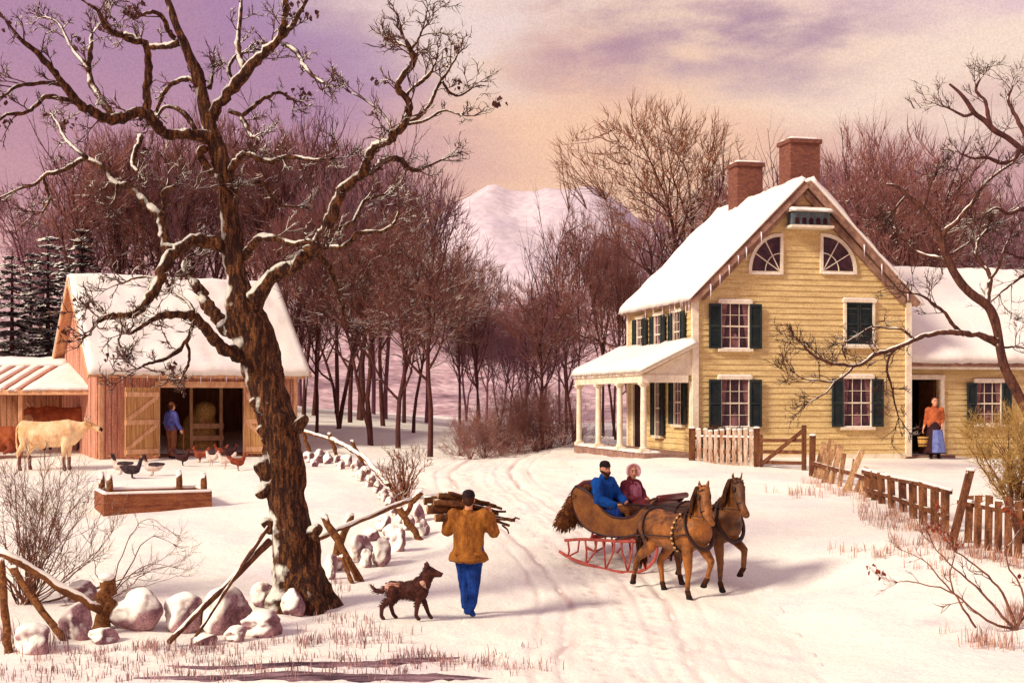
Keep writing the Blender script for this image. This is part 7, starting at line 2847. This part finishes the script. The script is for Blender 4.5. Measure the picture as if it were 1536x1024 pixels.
px_pole('fence_post', 465, 682, 453, 640, 6, 6, 'farthest left leaning post of the wall in the field', snowcap=True)
px_pole('fence_post', 506, 686, 494, 650, 6, 6, 'middle leaning post of the wall in the field', snowcap=True)
px_pole('fence_post', 546, 700, 528, 661, 7, 6, 'nearest leaning post of the wall in the field', snowcap=True)
aR = at(506, 686)
for (x0, y0, x1, y1, D0, D1, lab) in ((452, 644, 500, 660, 37.5, 35.5, 'far snowy rail between the leaning posts'), (498, 658, 545, 684, 35.5, 33.0, 'middle snowy rail between the leaning posts'), (544, 682, 582, 726, 33.0, 30.0, 'near snowy rail dropping towards the bare shrub')):
    D0, D1 = at(x0, y0 + 40).y, at(x1, y1 + 25).y
    pole('fence_rail', W(x0, y0, D0), W(x1, y1, D1), .07, .06, lab, 'fence rail', m_rail_snowy)

# ------------------------------------------------------------------ trough
tA, tB, tC = at(155, 775), at(311, 757), at(128, 761)
ex = (tB - tA)
ex.z = 0
TLn = ex.length
ang = R(24)
TLn = 2.28
TWd = 1.6
trough = thing('trough', 'low wooden water trough with snowy rim and four posts in the farm yard', 'trough', (tA.x, tA.y, min(tA.z, tB.z) - .03), ang)
m_tro = mat('trough_wood', lin((156, 96, 62)), lin((116, 62, 44)), scale=4, stretch=(.6, 3, 3), bump=.4, grain=.3, gscale=30)
TH_ = 36 * tA.y / F
lean_ = Matrix.Rotation(0, 3, 'X')
mb = MB()
mb.box((TLn / 2, .035, TH_ / 2), (TLn, .07, TH_))
f_ = bevel(mb.build('side_board', m_tro, trough), .012, 1)
mb = MB()
mb.box((TLn / 2, TWd - .035, TH_ / 2), (TLn, .07, TH_))
bevel(mb.build('side_board', m_tro, trough), .012, 1)
for x in (.035, TLn - .035):
    mb = MB()
    mb.box((x, TWd / 2, TH_ / 2), (.07, TWd - .14, TH_ - .01))
    bevel(mb.build('end_board', m_tro, trough), .01, 1)
mb = MB()
mb.box((TLn / 2, TWd / 2, TH_ * .12), (TLn - .14, TWd - .14, .05))
mb.build('trough_floor', m_tro, trough)
rimz = TH_ + .005
blob('rim_snow', [[(.05, .035, rimz), (.05, .05, .03), (TLn * .35, .04, rimz), (.06, .055, .04)], [(TLn * .35, .04, rimz), (.06, .055, .04), (TLn * .7, .035, rimz), (.06, .06, .035), (TLn - .05, .035, rimz), (.06, .055, .035)],
                  [(.05, .035, rimz), (.06, .06, .04), (.05, TWd - .05, rimz), (.06, .06, .04)], [(.05, TWd - .035, rimz), (.06, .06, .04), (TLn - .05, TWd - .035, rimz), (.06, .06, .035)],
                  [(TLn - .04, TWd - .05, rimz), (.05, .05, .03), (TLn - .04, .05, rimz), (.05, .05, .03)]], m_roofsnow, trough, voxel=.022, smooth=2)
for x, y in ((.14, .13), (.14, TWd - .13), (TLn - .16, .13), (TLn - .45, TWd - .13)):
    mb = MB()
    mb.tube([(x, y, .0), (x + .01, y, TH_ + .16), (x, y + .01, TH_ + .36)], [.075, .072, .062], 9)
    p = mb.build('post', m_rail, trough, True)
    blob('snow_cap', [[(x, y + .01, TH_ + .37), (.066, .066, .04)]], m_roofsnow, p, voxel=.015, smooth=1)

# ------------------------------------------------------------------ fences on the right
m_picket = mat('picket_pale', lin((232, 212, 190)), lin((176, 132, 104)), scale=4, stretch=(2, 2, .6), bump=.3, grain=.2, gscale=30, snow=.2)
m_picketd = mat('picket_brown', lin((152, 100, 64)), lin((88, 52, 38)), scale=4, stretch=(2, 2, .5), bump=.5, grain=.35, gscale=30, snow=.14)
m_post = mat('post_brown', lin((122, 76, 48)), lin((84, 48, 36)), scale=4, stretch=(2, 2, .5), bump=.5, grain=.35, gscale=30, snow=.16)
rp_ = random.Random(31)


def board(px, py0, tx, ty, wpx, t=.03, parent=None, root=None, m=None, name='picket', dd=0.0, cap=False, point=False, D=None):
    """one upright board standing at (px,py0), top seen at (tx,ty)"""
    b = at(px, py0) if D is None else on((px - CX) * D / F, D)
    e = W(tx, ty, b.y + dd)
    mb = MB()
    d = (e - b).normalized()
    a = b - d * .15 - root
    e2 = e - root
    wd = wpx * b.y / F
    u = d.cross(V((0, 1, 0))).normalized()
    n = u.cross(d).normalized()
    if point:
        poly = [a - u * wd / 2, a + u * wd / 2, e2 - d * .06 + u * wd / 2, e2 + u * wd * .1, e2 - d * .07 - u * wd / 2]
    else:
        poly = [a - u * wd / 2, a + u * wd / 2, e2 + u * wd / 2 + d * rp_.uniform(-.03, .03), e2 - u * wd / 2]
    poly = [p - n * t / 2 for p in poly]
    mb.prism(poly, n * t)
    o = recalc(mb.build(name, m, parent))
    if cap:
        blob('snow_cap', [[e2 + V((-wd * .2, 0, .0)), (wd * .45, t * 1.1, .03), e2 + V((wd * .2, 0, 0)), (wd * .45, t * 1.1, .03)]], m_roofsnow, o, voxel=.016, smooth=1)
    return b


def rail_(root, parent, pts, w, h, m, snow=True, back=.05):
    mb = MB()
    P = [V(p) - root + V((0, back, 0)) for p in pts]
    for a, b in zip(P[:-1], P[1:]):
        mb.beam(a, b, w, h)
    o = mb.build('rail', m, parent)
    if snow:
        segs = [[a + V((0, 0, h / 2)), (.05, w * .7, .03), b + V((0, 0, h / 2)), (.05, w * .7, .03)] for a, b in zip(P[:-1], P[1:])]
        blob('rail_snow', segs, m_roofsnow, o, voxel=.022, smooth=1)


# short pale paling by the porch
FD = lambda x: 34.3 - 1.3 * (x - 1040) / 97
fpt = lambda x: on((x - CX) * FD(x) / F, FD(x))
r0 = fpt(1040)
f1 = thing('picket_fence', 'short run of snow whitened pickets between the porch corner and the gate', 'fence', r0)
xs_ = [1049, 1058, 1066, 1074, 1083, 1092, 1101, 1110, 1119, 1127]
for i, x in enumerate(xs_):
    y0 = 683 + 10 * (x - 1040) / 97
    board(x, y0, x + rp_.uniform(-1, 1), 645 + rp_.uniform(-2, 2) - (x - 1040) * .01, 6.4, .03, f1, r0, m_picket, cap=True, D=FD(x))
for (x, w) in ((1038, 9), (1135, 8)):
    board(x, 683 + 10 * (x - 1040) / 97, x, 641, w, .13, f1, r0, m_post, 'post', cap=True, D=FD(x))
qa, qb = fpt(1040), fpt(1135)
rail_(r0, f1, [W(1040, 656, qa.y), W(1135, 658, qb.y)], .05, .09, m_post, back=.06)
rail_(r0, f1, [W(1040, 674, qa.y), W(1135, 680, qb.y)], .05, .09, m_post, snow=False, back=.06)

# farm gate
r0 = fpt(1140)
gt_ = thing('gate', 'brown wooden farm gate with one long diagonal brace, standing shut before the house', 'gate', r0)
ga, gb = fpt(1142), on((1206 - CX) * 32.0 / F, 32.0)
for z in (.12, .38, .66):
    mb = MB()
    mb.beam(ga - r0 + V((0, 0, z)), gb - r0 + V((0, 0, z + .05)), .04, .085)
    mb.build('bar', m_post, gt_)
mb = MB()
mb.beam(ga - r0 + V((0, -.045, .08)), gb - r0 + V((0, -.045, .98)), .04, .09)
mb.build('brace', m_post, gt_)
mb = MB()
mb.beam(gb - r0 + V((0, 0, -.1)), gb - r0 + V((0, 0, 1.08)), .10, .10)
mb.build('upright', m_post, gt_)
mb = MB()
mb.beam(ga - r0 + V((0, 0, -.1)), ga - r0 + V((0, 0, .8)), .06, .06)
mb.build('upright', m_post, gt_)

m_picketl = mat('picket_leaning', lin((206, 162, 118)), lin((128, 86, 62)), scale=4, stretch=(2, 2, .5), bump=.5, grain=.3, gscale=30, snow=.12)
# leaning loose boards
r0 = at(1218, 714)
f2 = thing('picket_fence', 'broken stretch of pale boards leaning over to the right beside the gate', 'fence', r0)
board(1218, 714, 1219, 652, 8, .12, f2, r0, m_post, 'post', cap=True)
for (x0, y0, x1, y1, w) in ((1222, 716, 1236, 662, 7), (1231, 718, 1247, 660, 8), (1234, 724, 1256, 666, 5), (1247, 726, 1261, 668, 9), (1259, 730, 1266, 680, 7), (1268, 738, 1294, 674, 9), (1283, 738, 1300, 700, 7), (1226, 717, 1238, 672, 6), (1240, 724, 1248, 674, 6), (1275, 736, 1282, 690, 6), (1292, 742, 1297, 702, 7)):
    board(x0, y0, x1, y1, w, .03, f2, r0, m_picketl, dd=rp_.uniform(-.1, .15))
qa, qb = at(1220, 716), at(1300, 745)
rail_(r0, f2, [W(1220, 694, qa.y), W(1298, 716, qb.y)], .05, .08, m_post, snow=False, back=.1)

# long brown paling falling towards us
r0 = at(1300, 745)
f3 = thing('picket_fence', 'long brown picket fence with a snowy rail running down towards the right', 'fence', r0)
ps = [(1302, 746, 1301, 704), (1312, 750, 1311, 706), (1323, 756, 1321, 708), (1338, 762, 1336, 713), (1355, 768, 1353, 716), (1370, 778, 1369, 722), (1385, 788, 1384, 724), (1402, 796, 1402, 730), (1417, 801, 1418, 735)]
for i, (x0, y0, x1, y1) in enumerate(ps):
    board(x0, y0, x1, y1, 10 + i * .35, .03, f3, r0, m_picketd)
pa = [at(x0, y0) for x0, y0, _, _ in ps]
rail_(r0, f3, [W(1296, 706, pa[0].y), W(1338, 717, pa[3].y), W(1385, 726, pa[6].y), W(1428, 738, pa[8].y - .1)], .07, .08, m_post, back=.07)
rail_(r0, f3, [W(1298, 733, pa[0].y), W(1338, 745, pa[3].y), W(1385, 762, pa[6].y), W(1424, 776, pa[8].y - .1)], .06, .08, m_post, snow=False, back=.07)

r0 = at(1430, 806)
f4 = thing('picket_fence', 'near brown pickets at the right end of the fence, partly behind the yellowish shrub', 'fence', r0)
ps = [(1452, 815, 1455, 742), (1466, 822, 1468, 742), (1482, 826, 1484, 744), (1497, 830, 1498, 752), (1512, 834, 1513, 746), (1527, 838, 1528, 750), (1543, 842, 1544, 754), (1560, 846, 1560, 756)]
for i, (x0, y0, x1, y1) in enumerate(ps):
    board(x0, y0, x1, y1, 11, .03, f4, r0, m_picketd)
pa = [at(x0, y0) for x0, y0, _, _ in ps]
rail_(r0, f4, [W(1440, 752, pa[0].y), W(1498, 764, pa[3].y), W(1570, 772, pa[7].y)], .07, .08, m_post, back=.07)
board(1426, 824, 1456, 704, 10, .10, f4, r0, m_post, 'leaning_post', dd=.3, cap=True)

# ------------------------------------------------------------------ dry grass (stuff) and foreground shade painted as dark strips
m_grass = mat('dry_grass', lin((134, 98, 104)), lin((190, 148, 138)), scale=3, bump=0, grain=.3)
m_grasst = mat('tan_grass', lin((208, 166, 140)), lin((164, 118, 106)), scale=3, bump=0, grain=.3)


def grass(name, patches, material, label, seed):
    rg = np.random.default_rng(seed)
    vs, fs = [], []
    for (x0, y0, x1, y1, n, hmin, hmax, spread) in patches:
        a, b = at(x0, y0), at(x1, y1)
        cl = max(1, n // 9)
        for c in range(cl):
            t = rg.random()
            cx_, cy_ = a.x + (b.x - a.x) * t + rg.normal(0, spread * .4), a.y + (b.y - a.y) * t + rg.normal(0, spread)
            z0 = gz(cx_, cy_)
            for k in range(9):
                x, y = cx_ + rg.normal(0, .07), cy_ + rg.normal(0, .07)
                h = rg.uniform(hmin, hmax)
                az_ = rg.uniform(0, 2 * PI)
                ln = rg.uniform(.1, .55) * h
                w = .003 + .005 * rg.random()
                dx, dy = math.cos(az_), math.sin(az_)
                o = len(vs)
                vs += [(x - dy * w, y + dx * w, z0 - .03), (x + dy * w, y - dx * w, z0 - .03), (x + dx * ln * .4 + dy * w * .8, y + dy * ln * .4 - dx * w * .8, z0 + h * .6), (x + dx * ln * .4 - dy * w * .8, y + dy * ln * .4 + dx * w * .8, z0 + h * .6), (x + dx * ln, y + dy * ln, z0 + h), (x + dx * ln, y + dy * ln, z0 + h)]
                fs += [(o, o + 1, o + 2, o + 3), (o + 3, o + 2, o + 4, o + 5)]
    o = npmesh(name, np.array(vs), np.array(fs), material, None, False, 'stuff')
    tag(o, label, 'grass')


grass('dry_grass', [(0, 990, 400, 985, 560, .03, .13, .35), (180, 975, 420, 970, 300, .04, .14, .15), (420, 965, 620, 960, 360, .04, .18, .25), (300, 1000, 780, 1000, 640, .03, .13, .3), (480, 925, 560, 940, 90, .05, .18, .2), (0, 1010, 600, 1015, 560, .03, .13, .2),
                    (600, 985, 820, 1010, 240, .05, .16, .2), (520, 870, 500, 900, 60, .06, .16, .2), (0, 960, 90, 975, 160, .08, .3, .15)], m_grass, 'dull brown purple grass poking through the snow along the front left bank', 3)
grass('dry_grass', [(1170, 742, 1230, 745, 90, .08, .24, .3), (1230, 832, 1440, 838, 190, .06, .22, .22), (1300, 755, 1330, 805, 230, .06, .24, .4), (1330, 770, 1440, 825, 520, .06, .28, .25), (1440, 830, 1536, 850, 190, .1, .28, .2), (1340, 815, 1480, 840, 190, .06, .24, .2),
                    (1210, 722, 1300, 752, 160, .1, .26, .15), (1450, 960, 1536, 980, 160, .08, .24, .3), (1380, 850, 1440, 870, 60, .08, .2, .3), (1480, 930, 1536, 935, 140, .08, .3, .3)], m_grasst, 'tan dry grass along the foot of the right hand fence', 4)
m_ditch = mat('ditch_water', lin((58, 32, 42)), lin((186, 146, 152)), scale=3.0, stretch=(.45, 2.6, 1), rough=.5, spec=.25, bump=.3, grain=.5, gscale=60, lo=.42, hi=.68, detail=9)  # shadowed ground at the foot of the bank, shade put into the colour


def ditch(pts, wid):  # dark strip standing in for shade at the foot of the bank
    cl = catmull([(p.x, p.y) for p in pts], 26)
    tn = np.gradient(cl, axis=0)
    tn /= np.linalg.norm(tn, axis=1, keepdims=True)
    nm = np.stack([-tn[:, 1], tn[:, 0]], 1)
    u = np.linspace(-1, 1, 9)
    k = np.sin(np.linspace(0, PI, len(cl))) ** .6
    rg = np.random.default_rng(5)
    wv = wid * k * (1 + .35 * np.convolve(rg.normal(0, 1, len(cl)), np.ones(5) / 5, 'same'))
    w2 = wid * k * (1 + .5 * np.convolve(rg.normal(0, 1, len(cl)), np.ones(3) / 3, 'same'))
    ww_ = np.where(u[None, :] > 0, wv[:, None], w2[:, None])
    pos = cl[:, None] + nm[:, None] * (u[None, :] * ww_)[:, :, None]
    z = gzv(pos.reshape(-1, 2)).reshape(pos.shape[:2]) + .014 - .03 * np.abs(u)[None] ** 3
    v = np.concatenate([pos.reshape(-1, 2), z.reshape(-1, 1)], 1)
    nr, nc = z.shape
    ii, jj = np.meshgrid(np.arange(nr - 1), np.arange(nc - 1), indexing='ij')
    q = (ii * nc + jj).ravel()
    npmesh('ditch', v, np.stack([q, q + nc, q + nc + 1, q + 1], 1), m_ditch, kind='structure')  # shade strip


ditch([at(250, 1001), at(400, 999), at(560, 995), at(690, 988)], .24)  # foreground shade strips
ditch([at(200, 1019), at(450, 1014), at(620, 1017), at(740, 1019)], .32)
